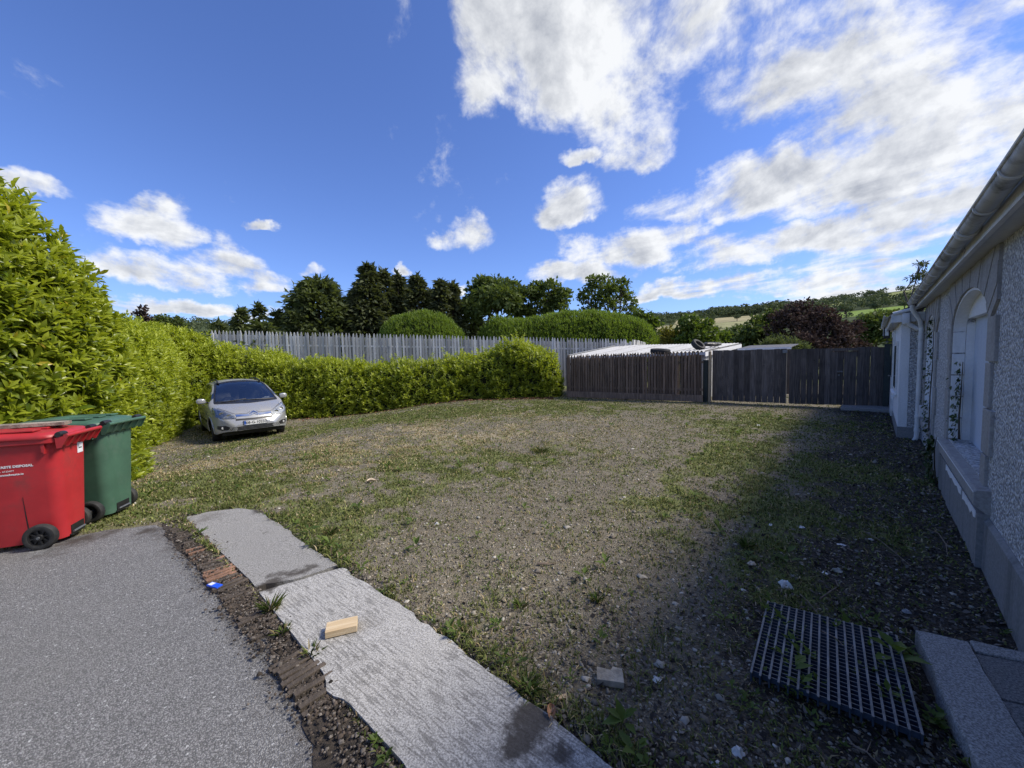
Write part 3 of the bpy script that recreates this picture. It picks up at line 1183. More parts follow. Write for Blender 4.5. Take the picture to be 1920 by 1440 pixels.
def niche(N, panel_mat, blocks, deep):
    s0, s1, z0, zs = N['s0'], N['s1'], N['z0'], N['zs']
    # painted reveal on the far side, in blocks with open joints
    zz = [z0 + (zs - z0) * i / blocks for i in range(blocks + 1)]
    for s, sg in ((s1, -1), (s0, 1)):
        for i in range(blocks):
            MB().box(min(s, s + sg * .022), max(s, s + sg * .022), -.085, .004, zz[i] + .006, zz[i + 1] - .006, .005).build('reveal_block', G_WHITE, house)
    # curved soffit of the arch
    mb = MB()
    a = arch_pts(N, 24)
    b = arch_pts(N, 24, -.02)
    for i in range(24):
        mb.prism([a[i], a[i + 1], b[i + 1], b[i]], .004, -.085, 'xz')
    mb.build('arch_soffit', G_WHITE, house)
    # white tympanum, then the deeper sunk panel below it
    mb = MB()
    zl = zs + .13
    pts = [p for p in arch_pts(N, 24) if p[1] > zl]
    c = (s0 + s1) / 2
    mb.prism([(pts[0][0] - .0, zl)] + pts + [(pts[-1][0] + .0, zl)], -.085, -.30, 'xz')
    mb.build('tympanum', G_WHITE, house)
    MB().box(s0, s0 + .035, -.30, -.087, z0, zl + .02).build('niche_frame', G_WHITE, house)
    MB().box(s1 - .035, s1, -.30, -.087, z0, zl + .02).build('niche_frame', G_WHITE, house)
    MB().box(s0 + .037, s1 - .037, -.33, -.085 - deep, z0, zl + .02).build('sunk_panel', panel_mat, house)


def quoins(N, big, top):
    s0, s1, z0, zs = N['s0'], N['s1'], N['z0'], N['zs']
    n = 4
    for side in (0, 1):
        zq = z0 - .12
        hq = (zs + .05 - zq) / n
        for i in range(n):
            w = big if i % 2 else big * .62
            z1, z2 = zq + i * hq + .006, zq + (i + 1) * hq - .006
            if side == 0:
                MB().box(s0 - w, s0 - .002, -.03, .020, z1, z2, .006).build('quoin_block', G_STONE, house)
            else:
                MB().box(s1 + .002, s1 + w, -.03, .020, z1, z2, .006).build('quoin_block', G_STONE, house)
    # voussoirs that fan up to the eaves
    k = 15
    c = (s0 + s1) / 2
    a = arch_pts(N, k, .002)
    lim0, lim1 = s0 - big * .95, s1 + big * .95
    cz = zs - .55

    def out(p):
        dx, dz = p[0] - c, p[1] - cz
        t = 9
        t = min(t, (top - cz) / dz)
        if dx > 0:
            t = min(t, (lim1 - c) / dx)
        elif dx < 0:
            t = min(t, (lim0 - c) / dx)
        return (c + dx * t, cz + dz * t)
    o = [out(p) for p in a]
    for i in range(k):
        p, q, P, Q = a[i], a[i + 1], o[i], o[i + 1]
        pts = [p, q, Q]
        if abs(P[0] - Q[0]) > 1e-4 and abs(P[1] - Q[1]) > 1e-4:
            pts.append((lim0 if P[0] < c else lim1, top))
        pts.append(P)
        m = np.mean(np.array(pts), 0)
        pts = [tuple(m + (np.array(u) - m) * .978) for u in pts]
        MB().prism(pts, -.03, .018 + .004 * (i % 2), 'xz').build('voussoir', G_STONE, house)


def house_trim():
    house_wall()
    niche(N1, G_BLUEPANEL, 5, .06)
    niche(N2, G_WHITE, 5, .05)
    quoins(N1, .27, SOFF - .004)
    quoins(N2, .30, SOFF - .004)
    # plinths
    for a, c in ((-5.0, 3.62), (5.98, 7.06)):
        mb = MB()
        mb.loft([[(a, -.05, -.15), (c, -.05, -.15), (c, .030, -.15), (a, .030, -.15)], [(a, -.05, .35), (c, -.05, .35), (c, .026, .35), (a, .026, .35)], [(a, -.05, .375), (c, -.05, .375), (c, .004, .375), (a, .004, .375)]])
        mb.build('plinth', G_PLINTH, house)
    # big stone sill with a flaking white band under it
    s0, s1 = N1['s0'] - .30, N1['s1'] + .06
    mb = MB()
    prof = [(-.20, .585), (.063, .560), (.078, .548), (.078, .455), (.02, .40), (-.20, .40)]
    mb.loft([[(s, q, z) for q, z in prof] for s in (s0, s1)])
    mb.build('stone_sill', G_STONE, house)
    MB().box(s0 - .0, s1 - .02, .0, .058, -.15, .398).build('apron_wall', G_PLINTH, house)
    mb = MB()
    for a, c in ((s0 + .05, s0 + .60), (s0 + .68, s0 + 1.62)):
        n = 9
        up = [(a + (c - a) * i / n, .398) for i in range(n + 1)]
        dn = [(a + (c - a) * i / n, .352 - .012 * math.sin(i * 2.3) - random.uniform(0, .018)) for i in range(n + 1)]
        mb.prism(up + dn[::-1], .0585, .0625, 'xz')
    mb.build('flaking_paint_band', G_WHITE, house)
    MB().box(s0 + .02, s1 - .02, .0785, .081, .538, .547).build('sill_edge_paint', G_WHITE, house)
    # second sill
    mb = MB()
    mb.loft([[(s, q, z) for q, z in [(-.18, .43), (.03, .41), (.04, .40), (.04, .32), (-.18, .32)]] for s in (N2['s0'] - .1, N2['s1'] + .1)])
    mb.build('stone_sill', G_STONE, house)
    # eaves: soffit board, fascia, gutter with straps and a union
    e0, e1 = -5.0, 8.92
    MB().box(e0, e1, -.05, .104, SOFF, SOFF + .018).build('soffit', G_SOFFIT, house)
    mb = MB()
    mb.box(e0, e1, .105, .125, SOFF - .012, SOFF + .125)
    mb.box(e0, e1, .1255, .131, SOFF - .012, SOFF + .010)
    mb.box(e0, e1, .1255, .129, SOFF + .016, SOFF + .024)
    fa = mb.build('fascia', G_PVC, house)
    MB().box(4.05, 4.055, .1255, .1325, SOFF - .013, SOFF + .134).build('fascia_joint', G_SOFFIT, fa)
    gt = MB()
    ro, ri = .046, .042
    qc, zc = .183, SOFF + .080
    prof = [(qc - ro * math.cos(R(a)), zc - ro * math.sin(R(a))) for a in range(0, 181, 15)]
    prof += [(qc + ro + .006, zc + .004), (qc + ri, zc + .005)] + [(qc - ri * math.cos(R(a)), zc - ri * math.sin(R(a))) for a in range(180, -1, -15)]
    gt.loft([[(s, q, z) for q, z in prof] for s in np.linspace(e0, e1 - .02, 40)])
    go = gt.build('gutter', G_GUTTER, house, True, 50)
    lip = MB()
    lip.tube([(e0, qc + ro + .002, zc + .004), (e1 - .02, qc + ro + .002, zc + .004)], .008, 8)
    lip.build('gutter_lip', G_PVC, go, True)
    for s in np.arange(-4.6, 8.9, .62):
        mb = MB()
        r2 = ro + .006
        pr = [(qc - r2 * math.cos(R(a)), zc - r2 * math.sin(R(a))) for a in range(-10, 186, 15)]
        pi = [(qc - (ro - .002) * math.cos(R(a)), zc - (ro - .002) * math.sin(R(a))) for a in range(-10, 186, 15)]
        mb.prism(pr + pi[::-1], s - .012, s + .012, 'yz')
        mb.build('gutter_strap', G_PVC, go)
    mb = MB()
    r2 = ro + .010
    pr = [(qc - r2 * math.cos(R(a)), zc - r2 * math.sin(R(a))) for a in range(-14, 192, 12)]
    pi = [(qc - (ro - .002) * math.cos(R(a)), zc - (ro - .002) * math.sin(R(a))) for a in range(-14, 192, 12)]
    for ds in (-.055, .035):
        mb.prism(pr + pi[::-1], 3.45 + ds, 3.45 + ds + .03, 'yz')
    pr = [(qc - (r2 - .005) * math.cos(R(a)), zc - (r2 - .005) * math.sin(R(a))) for a in range(-14, 192, 12)]
    mb.prism(pr + pi[::-1], 3.40, 3.50, 'yz')
    mb.build('gutter_union', G_PVC, go)
    mb = MB()
    mb.prism([(qc - ro, zc)] + [(qc - ro * math.cos(R(a)), zc - ro * math.sin(R(a))) for a in range(15, 181, 15)], e1 - .020, e1 - .012, 'yz')
    mb.build('gutter_end', G_PVC, go)
    # roof of tiles: two slopes, courses of thick-edged tiles at the eaves
    pitch = R(33)
    rd = 4.6
    mb = MB()
    rq0, rz0 = .170, SOFF + .128
    mb.loft([[(s, rq0, rz0), (s, rq0 - rd, rz0 + rd * math.tan(pitch)), (s, rq0 - 2 * rd, rz0), (s, rq0 - 2 * rd, rz0 - .03), (s, rq0 - rd, rz0 + rd * math.tan(pitch) - .05), (s, rq0, rz0 - .03)] for s in (e0 - .1, 14.6)])
    rf = mb.build('roof', G_TILE, house)
    me = None
    for i, s in enumerate(np.arange(e0, e1, .30)):
        if me is None:
            t = MB()
            t.loft([[(0, .02, 0), (.295, .02, 0), (.295, .02, .022), (.148, .02, .034), (0, .02, .022)], [(0, -.36, .238), (.295, -.36, .238), (.295, -.36, .258), (.148, -.36, .268), (0, -.36, .258)]])
            me = t.mesh('roof_tile', G_TILE)
        o = link('roof_tile', me, rf)
        o.location = (s, rq0 + .004, rz0 + .006)
    # rainwater pipe from the gutter down the wall
    mb = MB()
    mb.tube([(8.70, qc, zc - .055), (8.70, qc, zc - .12), (8.80, .085, zc - .30), (8.86, .060, zc - .42)], .031, 12)
    mb.tube([(8.86, .060, zc - .40), (8.86, .060, .20), (8.86, .064, .06), (8.86, .10, -.02)], .032, 12)
    dp = mb.build('downpipe', G_PVC, house, True)
    for z in (1.75, .42, .19):
        MB().lathe([(.037, -.03), (.040, -.02), (.040, .02), (.037, .03)], 'z', (8.86, .060, z), 16).build('pipe_collar', G_PVC, dp, True)
    # small meter box low beside the second niche
    MB().box(8.30, 8.46, -.05, .075, .48, .66, .01).build('meter_box', G_SOFFIT, house)
    # projecting end bay
    b0, b1, bq = 9.06, 14.2, .285
    bay_top = 2.06
    mb = MB()
    mb.box(b0, b1, -.3, bq, -.2, bay_top)
    mb.build('bay_wall', G_PEB, house)
    MB().box(b0 - .014, b1, -.28, bq + .012, -.2, .20).build('plinth', G_PLINTH, house)
    MB().box(b0 - .006, b0 + .13, bq - .11, bq + .008, .202, bay_top - .002, .004).build('corner_board', G_WHITE, house)
    MB().box(b0 + .135, 13.9, bq + .001, bq + .007, .202, bay_top - .002).build('painted_face', G_WHITE, house)
    win = MB().box(9.75, 10.75, bq + .008, bq + .035, .75, 1.72).build('window', G_PVC, house)
    MB().box(9.82, 10.68, bq + .036, bq + .040, .83, 1.64).build('pane', M_glass('window_glass', (.25, .28, .3), .2), win)
    MB().box(9.68, 10.82, bq + .008, bq + .075, .70, .748, .006).build('sill', G_WHITE, win)
    dr = MB().box(11.55, 12.55, bq + .008, bq + .045, .08, 1.98).build('door', G_PVC, house)
    MB().box(11.66, 12.44, bq + .046, bq + .053, .95, 1.85).build('pane', bpy.data.materials['window_glass'], dr)
    MB().tube([(11.68, bq + .046, .98), (11.68, bq + .09, .98), (11.80, bq + .09, .98)], .012, 8).build('handle', G_STEEL, dr)
    MB().box(10.98, 11.06, bq + .008, bq + .06, .52, .64, .01).build('tap_box', G_STICKER, house)
    # bay eaves wrap the corner
    eq = bq + .12
    MB().box(b0 - .12, b1, bq - .4, eq, bay_top, bay_top + .016).build('soffit', G_SOFFIT, house)
    mb = MB()
    mb.box(b0 - .14, b0 - .121, -.02, eq + .02, bay_top - .02, bay_top + .135)
    mb.box(b0 - .12, b1, eq + .001, eq + .02, bay_top - .02, bay_top + .135)
    mb.build('fascia', G_PVC, house)
    mb = MB()
    prof = [(eq + .022 + ro - ro * math.cos(R(a)), bay_top + .125 - ro * math.sin(R(a))) for a in range(0, 181, 20)]
    prof += [(eq + .022 + ro - ri * math.cos(R(a)), bay_top + .128 - ri * math.sin(R(a))) for a in range(180, -1, -20)]
    mb.loft([[(s, q, z) for q, z in prof] for s in (b0 - .13, b1)])
    bg = mb.build('bay_gutter', G_GUTTER, house, True, 50)
    for s in np.arange(9.3, 14, .5):
        mb = MB()
        c0 = eq + .022 + ro
        pr = [(c0 - (ro + .006) * math.cos(R(a)), bay_top + .125 - (ro + .006) * math.sin(R(a))) for a in range(0, 181, 20)]
        pi = [(c0 - (ro - .001) * math.cos(R(a)), bay_top + .125 - (ro - .001) * math.sin(R(a))) for a in range(0, 181, 20)]
        mb.prism(pr + pi[::-1], s - .012, s + .012, 'yz')
        mb.build('gutter_strap', G_PVC, bg)
    # sloping lead-covered top of the bay, up to the main eaves
    mb = MB()
    mb.loft([[(s, eq + .03, bay_top + .137), (s, .15, bay_top + .20), (s, -.1, bay_top + .36), (s, -.1, bay_top + .33), (s, eq + .03, bay_top + .118)] for s in (b0 - .15, b1)])
    mb.build('bay_roof', G_TILE, house)
    mb = MB()
    mb.tube([(b0 - .16, eq + .0, bay_top + .13), (b0 - .16, .18, bay_top + .185), (b0 - .16, .05, bay_top + .235)], .030, 8)
    mb.build('verge_trim', G_PVC, house, True)
    mb = MB()
    mb.box(b0 - .235, b0 - .142, .20, .29, bay_top - .06, bay_top + .12, .012)
    mb.tube([(b0 - .19, .23, bay_top - .05), (8.90, .09, bay_top - .16)], .034, 10)
    mb.build('hopper_pipe', G_PVC, house, True)
    # doorstep at the gate end
    MB().box(12.9, 14.3, bq + .0, 1.25, -.1, .07, .01).build('doorstep', G_CONC2, house)


house_trim()

# lantern on the end of the bay
lamp = thing('wall_lantern', 'black wall lantern with white lens under the far eaves near the gate', 'wall lamp', (0, 0, 0), 0)


def build_lantern():
    p = WALLO + WDIR * 13.2 + WNRM * .40
    lamp.location = (p[0], p[1], 1.88)
    lamp.rotation_euler = (0, 0, HZ)
    mb = MB()
    mb.box(-.07, .07, -.05, .07, -.02, .36, .02)
    mb.lathe([(.02, .42), (.05, .40), (.085, .36), (.085, .345)], 'z', (0, .01, 0), 12)
    mb.build('housing', G_BLACK, lamp)
    mb = MB()
    mb.prism(rrect(.055, .20, .026, 4, .045, .17), .0, 0.0, 'yz') if False else None
    mb.box(-.078, -.0705, -.022, .042, .05, .29, .003)
    mb.box(-.022, .042, .0705, .078, .05, .29, .003)
    mb.build('lens', G_LAMPLENS, lamp)
    MB().tube([(0, .0, -.02), (0, .0, -.10), (0, -.11, -.10)], .012, 8).build('bracket', G_BLACK, lamp)
    MB().lathe([(.0, -.13), (.022, -.12), (.03, -.10), (.018, -.09)], 'z', (0, 0, 0), 10).build('finial', G_STEEL, lamp)


build_lantern()

# ------------------------------------------------------------------ fences and gate


def paling_mesh(name, w, t, h, mat, tip=.07, flat=False):
    mb = MB()
    if flat:
        mb.box(-w / 2, w / 2, -t / 2, t / 2, 0, h)
    else:
        mb.prism([(-w / 2, 0), (w / 2, 0), (w / 2, h - tip), (w * .22, h - tip * .15), (0, h), (-w * .22, h - tip * .15), (-w / 2, h - tip)], -t / 2, t / 2, 'xz')
    return mb.mesh(name, mat)


def picket_fence(root, A, B, zA, zB, topA, topB, step, w, mat, panel, back=True, gapw=.06, backdrop=.19, tip=.06, seed=1, skipf=None, front=1):
    """run of palings in front of shorter boards, in panels between posts; the fence's own frame"""
    rd = random.Random(seed)
    A = np.array(A, float)
    B = np.array(B, float)
    L = np.linalg.norm(B - A)
    d = (B - A) / L
    ang = math.atan2(d[1], d[0])
    n_side = np.array([d[1], -d[0]]) * front      # toward the yard
    hA = topA - zA
    mf = paling_mesh('paling', w, .020, 1.0, mat, tip)
    mbk = paling_mesh('board', w * 1.12, .018, 1.0, mat, flat=True)
    n = int(L / step)
    for i in range(n):
        s = (i + .5) * step
        f = s / L
        if skipf and skipf(f):
            continue
        inpanel = (s % panel)
        zb = zA + (zB - zA) * f
        zt = topA + (topB - topA) * f
        base = zb + .04
        jit = rd.uniform(-.02, .02)
        o = link('paling', mf, root)
        p = A + d * s + n_side * .032
        o.location = (p[0], p[1], base)
        o.rotation_euler = (rd.uniform(-.008, .008), rd.uniform(-.014, .014), ang)
        o.scale = (1 + rd.uniform(-.06, .06), 1, zt - base + jit)
        if back and inpanel > gapw + step * .5 and rd.random() > .02:
            o = link('board', mbk, root)
            p = A + d * (s + step / 2) - n_side * .012
            o.location = (p[0], p[1], base)
            o.rotation_euler = (0, rd.uniform(-.008, .008), ang)
            o.scale = (1, 1, zt - backdrop + rd.uniform(-.015, .015) - base)
    # rails and posts
    for hz in (.25, .78):
        mb = MB()
        a3 = np.array([A[0], A[1], zA + (topA - zA) * hz])
        b3 = np.array([B[0], B[1], zB + (topB - zB) * hz])
        mb.obox((a3 + b3) / 2 + np.append(n_side * .010, 0), (b3 - a3) / 2, np.append(n_side * .009, 0), (0, 0, .04))
        mb.build('rail', mat, root)
    for k in range(int(L / panel) + 1):
        f = min(k * panel / L, 1)
        p = A + d * f * L - n_side * .075
        mb = MB().box(-.045, .045, -.045, .045, -.3, topA + (topB - topA) * f - (zA + (zB - zA) * f) - .12)
        o = mb.build('post', mat, root)
        o.location = (p[0], p[1], zA + (zB - zA) * f)
        o.rotation_euler = (0, 0, ang)


FA, FB = dep(395, 620, 17.4), dep(1181, 636, 19.5)
fence1 = thing('picket_fence', 'tall silvery grey wooden picket fence running behind the long hedge', 'fence')
picket_fence(fence1, FA[:2], FB[:2], .30, .10, FA[2] + .02, FB[2], .152, .088, G_GREYWOOD, 2.74, seed=3)
FC = dep(1245, 650, 33)
fence2 = thing('panel_fence', 'grey panel fence running away to the right behind the white roof', 'fence')
picket_fence(fence2, FB[:2] + np.array([.12, .05]), FC[:2], .10, .0, FB[2] + .0, FC[2], .30, .16, G_GREYWOOD, 2.6, back=True, tip=.01, backdrop=.10, seed=4)

BA, BB = at(1064, 745), at(1318, 755)
fence3 = thing('slatted_fence', 'dark brown fence of narrow pointed slats in front of the white roof', 'fence')
_L = np.linalg.norm(BB[:2] - BA[:2])
picket_fence(fence3, BA[:2], BB[:2], .0, .0, 1.69, 1.70, .098, .066, G_BROWNWOOD, 2.35, seed=5, tip=.10, backdrop=.14, gapw=.0, skipf=lambda f: .845 < f < .865)
mb = MB()
_d = (BB - BA) / _L
_n = np.array([_d[1], -_d[0], 0])
mb.obox((BA + BB) / 2 + _n * .05 + np.array([0, 0, .14]), _d * _L / 2, _n * .012, (0, 0, .11))
mb.build('gravel_board', G_BROWNWOOD, fence3)

gate_post = thing('gate_post', 'short black gate post between brown fence and pale timber upright', 'post', at(1323, 754))
MB().box(-.07, .07, -.07, .07, -.2, 1.36, .01).build('shaft', G_DARKPOST, gate_post)
MB().box(-.075, .075, -.075, .075, 1.361, 1.39, .01).build('cap', G_DARKPOST, gate_post)
for o in (gate_post,):
    o.rotation_euler = (0, 0, -.68)
p = at(1330.5, 754.5)
post2 = thing('timber_upright', 'pale timber upright at the hinge side of the wooden gate', 'post', p, -.68)
MB().box(-.035, .035, -.05, .05, -.2, 1.66).build('shaft', G_POSTWOOD, post2)
MB().prism([(-.036, 1.661), (.036, 1.661), (.0, 1.675)], -.05, .05, 'xz').build('cap', G_POSTWOOD, post2)


def gate_leaf(label, A, B, n, h0, h1, gaps_low=None, wicket=None, sdd=1):
    A = np.array(A[:2])
    B = np.array(B[:2])
    L = np.linalg.norm(B - A)
    d = (B - A) / L
    root = thing('gate_leaf', label, 'gate', (A[0], A[1], 0), math.atan2(d[1], d[0]))
    rd = random.Random(sdd)
    st = L / n
    for i in range(n):
        h = h0 + (h1 - h0) * (i + .5) / n
        g = rd.choice((.001, .002, .003, .004))
        gl = g + (rd.uniform(.001, .004) if wicket else rd.choice((.0, .002, .006)))
        z0 = .06 + rd.uniform(-.006, .006)
        z1 = h + rd.uniform(-.012, .012)
        inw = wicket and wicket[0] <= i < wicket[1]
        if inw:
            z1 = h - .10
        zk = .78 if i % 3 else .70
        o = MB().prism([(-(st - gl) / 2, z0), ((st - gl) / 2, z0), ((st - gl) / 2, zk), ((st - g) / 2, zk + .25), ((st - g) / 2, z1), (-(st - g) / 2, z1), (-(st - g) / 2, zk + .25), (-(st - gl) / 2, zk)], -.012, .012, 'xz').build('board', G_DARKWOOD, root)
        o.location = ((i + .5) * st, -.004 * (1 if i % 2 else 0), 0)
        o.rotation_euler = (0, rd.uniform(-.004, .004), 0)
    for z in (.30, .82, 1.48):
        MB().box(.02, L - .02, .0135, .052, z - .05, z + .05).build('rail', G_DARKWOOD, root)
    for s in (.04, L - .04):
        MB().box(s - .035, s + .035, .053, .095, .08, 1.60).build('stile', G_DARKWOOD, root)
    if wicket:
        a, c = wicket[0] * st, wicket[1] * st
        MB().box(a - .02, c + .02, -.040, -.0165, h1 - .088, h1 - .01).build('head_board', G_DARKWOOD, root)
        MB().box(a - .025, a + .02, -.028, -.0165, .07, h1 - .09).build('cover_strip', G_DARKWOOD, root)
        la = MB()
        la.box(a + .13, a + .25, -.030, -.0165, .98, 1.02, .003)
        la.tube([(a + .19, -.028, 1.0), (a + .19, -.055, 1.0), (a + .13, -.055, 1.02)], .009, 8)
        la.lathe([(.0, -.035), (.022, -.034), (.022, -.0165)], 'y', (a + .17, 0, .90), 14)
        la.build('latch', G_STEEL, root)
    else:
        MB().box(L - .004, L + .014, -.030, -.0165, .05, h1 + .01).build('meeting_strip', G_POSTWOOD, root)
        MB().box(L - .10, L + .015, -.048, -.031, h1 - .12, h1 - .02, .004).build('catch', G_STEEL, root)
    return root


GA, GM, GB = at(1335, 754), at(1473, 760), at(1654, 766)
gate_leaf('left hand leaf of the dark wooden gate, next to the pale upright', GA, GM, 13, 1.69, 1.67, sdd=2)
gate_leaf('right hand leaf of the dark wooden gate with a small latched wicket door', GM + np.array([.06, -.04, 0]), GB, 15, 1.66, 1.66, wicket=(7, 11), sdd=7)
gp = thing('gate_post', 'tall black post at the house end of the dark wooden gate', 'post', at(1660, 766.5), HZ)
MB().box(-.06, .06, -.06, .06, -.2, 1.70, .008).build('shaft', G_DARKPOST, gp)
MB().box(-.065, .065, -.065, .065, 1.701, 1.73, .008).build('cap', G_DARKPOST, gp)
_pp = WALLO + WDIR * 13.95 + WNRM * .30
side = thing('closing_panel', 'narrow black boarded panel filling the gap between gate post and house', 'fence panel', (_pp[0], _pp[1], 0), HZ + math.pi / 2)
for i in range(2):
    o = MB().box(.0, .095, -.012, .012, .05, 1.42).build('board', G_DARKPOST, side)
    o.location = (i * .099 - .01, 0, 0)
MB().box(-.01, .19, .013, .04, .9, .98).build('rail', G_DARKPOST, side)

# ------------------------------------------------------------------ sheds behind the fences
SFL, SBL, SBR, SFR = dep(1066, 669, 15.95), dep(1165, 648, 20.0), dep(1390, 644, 17.0), dep(1322, 658.5, 13.3)
shed = thing('lean_to_shed', 'low lean-to shed with bright white corrugated roof behind the brown fence', 'shed')


def build_shed():
    # corrugated sheets side by side, ribs running up the slope
    n = 5
    waves = 8
    for k in range(n):
        f0, f1 = k / n, (k + 1) / n + .004
        cols = []
        m = waves * 8
        for i in range(m + 1):
            f = f0 + (f1 - f0) * i / m
            a = SFL + (SFR - SFL) * f
            c = SBL + (SBR - SBL) * f
            h = .032 * math.cos(2 * math.pi * waves * i / m) + .004 * (k % 2)
            cols.append((a + np.array([0, 0, h]), c + np.array([0, 0, h])))
        V = []
        F = []
        for a, c in cols:
            V += [a, c, a - np.array([0, 0, .004]), c - np.array([0, 0, .004])]
        for i in range(m):
            o = i * 4
            F += [(o, o + 4, o + 5, o + 1), (o + 2, o + 3, o + 7, o + 6), (o, o + 2, o + 6, o + 4), (o + 1, o + 5, o + 7, o + 3)]
        mb = MB()
        mb.add(V, F)
        mb.build('roof_sheet', G_SHEET, shed, True, 60)
    dl = np.array([0, 0, -.085])

    def bar(a, c, w, h, name, mat, off=(0, 0, 0)):
        a = np.array(a) + np.array(off)
        c = np.array(c) + np.array(off)
        e = (c - a)
        s = np.cross(e, (0, 0, 1))
        s = s / np.linalg.norm(s)
        MB().obox((a + c) / 2, e / 2, s * w / 2, (0, 0, h / 2)).build(name, mat, shed)
    bar(SFR, SBR, .03, .15, 'barge_board', G_WHITE, (0, 0, -.105))
    bar(SFL, SFR, .03, .10, 'eaves_board', G_SOFFIT, (0, 0, -.085))
    MB().tube([SFL + (-.02, 0, .05), SBL + (-.03, 0, .055)], .035, 10).build('edge_pipe', G_STEEL, shed, True)
    for A, Bq in ((SFR, SBR), (SBL, SBR), (SFL, SBL)):
        A2 = A * 1.0
        B2 = Bq * 1.0
        e = B2 - A2
        L = np.linalg.norm(e)
        k = int(L / .25)
        for i in range(k):
            c = A2 + e * (i + .5) / k
            top = c[2] - .19
            o = MB().box(-.09, .09, -.011, .011, -.1, top).build('board', G_GREYWOOD, shed)
            cc = (SFL + SBR) / 2
            inn = norm((cc - c)[None])[0] * .10
            o.location = (c[0] + inn[0], c[1] + inn[1], 0)
            o.rotation_euler = (0, 0, math.atan2(e[1], e[0]))
    for q in (SFL, SBL, SBR, SFR):
        cc = (SFL + SBR) / 2
        p2 = q + (cc - q) * .04
        MB().box(-.05, .05, -.05, .05, -.1, q[2] - .10).build('corner_post', G_GREYWOOD, shed).location = (p2[0], p2[1], 0)


build_shed()


def on_roof(px, py, lift=0.0):
    """where the line of sight to a spot meets the shed roof"""
    n = np.cross(SFR - SFL, SBL - SFL)
    d = ray(px, py)
    c = np.array([0, 0, CAM_H])
    t = ((SFL - c) @ n) / (d @ n)
    return c + d * t + np.array([0, 0, lift])


def tyre(name, label, p, r, w, rx, rz, group):
    o = thing(name, label, 'tyre', p, 0, group, rot=(rx, 0, rz))
    prof = [(r * .62, -w * .42), (r * .80, -w * .5), (r * .95, -w * .46), (r, -w * .3), (r, w * .3), (r * .95, w * .46), (r * .80, w * .5), (r * .62, w * .42), (r * .60, 0), (r * .62, -w * .42)]
    MB().lathe(prof, 'z', (0, 0, 0), 30).build('carcass', G_RUBBER, o, True, 50)
    tb = MB()
    for i in range(24):
        t = 2 * math.pi * i / 24
        tb.obox((r * 1.002 * math.cos(t), r * 1.002 * math.sin(t), 0), (.006 * math.cos(t), .006 * math.sin(t), 0), (-.018 * math.sin(t), .018 * math.cos(t), 0), (0, 0, w * .3))
    tb.build('tread', G_RUBBER, o)
    return o


_sl = math.atan2((SBL - SFL)[2], np.linalg.norm((SBL - SFL)[:2]))
tyre('tyre', 'worn black tyre lying flat on the white roof behind the slats', on_roof(1238, 664, .10), .33, .17, .12, .3, None)
tyre('tyre', 'black tyre propped on edge at the right end of the white roof', on_roof(1309, 655.5, .16), .25, .18, .80, .55, None)
bag = thing('rubbish_bag', 'flat dark plastic bundle lying on the white roof beside the propped tyre', 'bundle', on_roof(1335, 650.5, .03), .5)


def build_bag():
    n, m = 18, 10
    V = []
    for i in range(n + 1):
        u = -1 + 2 * i / n
        for j in range(m):
            t = 2 * math.pi * j / m
            k = max(0, 1 - abs(u) ** 4) ** .5
            wob = .75 + .5 * float(vnoise(i * .7, j * .9, 4))
            V.append((u * .50, .16 * k * math.cos(t) * wob, .07 + .085 * k * math.sin(t) * wob))
    F = [(i * m + j, i * m + (j + 1) % m, (i + 1) * m + (j + 1) % m, (i + 1) * m + j) for i in range(n) for j in range(m)]
    mb = MB()
    mb.add(V, F)
    mb.build('sheeting', G_BLACK, bag, True, 60)
    MB().tube([(-.5, 0, .05), (-.1, -.19, .03), (.3, -.18, .03), (.52, 0, .05)], .012, 6).build('cord', G_BLACK, bag)


build_bag()
c0, c1 = dep(1386, 653.5, 15.5), dep(1481, 655, 14.4)
shed2 = thing('flat_roofed_shed', 'low shed with dark flat roof and pale edge showing over the gate', 'shed', (c0[0], c0[1], 0), math.atan2(c1[1] - c0[1], c1[0] - c0[0]))
_l2 = float(np.linalg.norm((c1 - c0)[:2]))
MB().box(0, _l2, 0, 2.4, -.1, c0[2] - .10).build('wall', G_DARKWOOD, shed2)
MB().loft([[(-.05, -.06, c0[2] - .015), (_l2 + .05, -.06, c0[2] - .015), (_l2 + .05, -.06, c0[2] - .0), (-.05, -.06, c0[2] - .0)], [(-.05, 2.5, c0[2] + .12), (_l2 + .05, 2.5, c0[2] + .12), (_l2 + .05, 2.5, c0[2] + .15), (-.05, 2.5, c0[2] + .15)]]).build('roof', G_SLATE, shed2)
MB().box(-.05, _l2 + .05, -.085, -.061, c0[2] - .085, c0[2] + .004).build('eaves_board', G_WHITE, shed2)

# ------------------------------------------------------------------ hedges


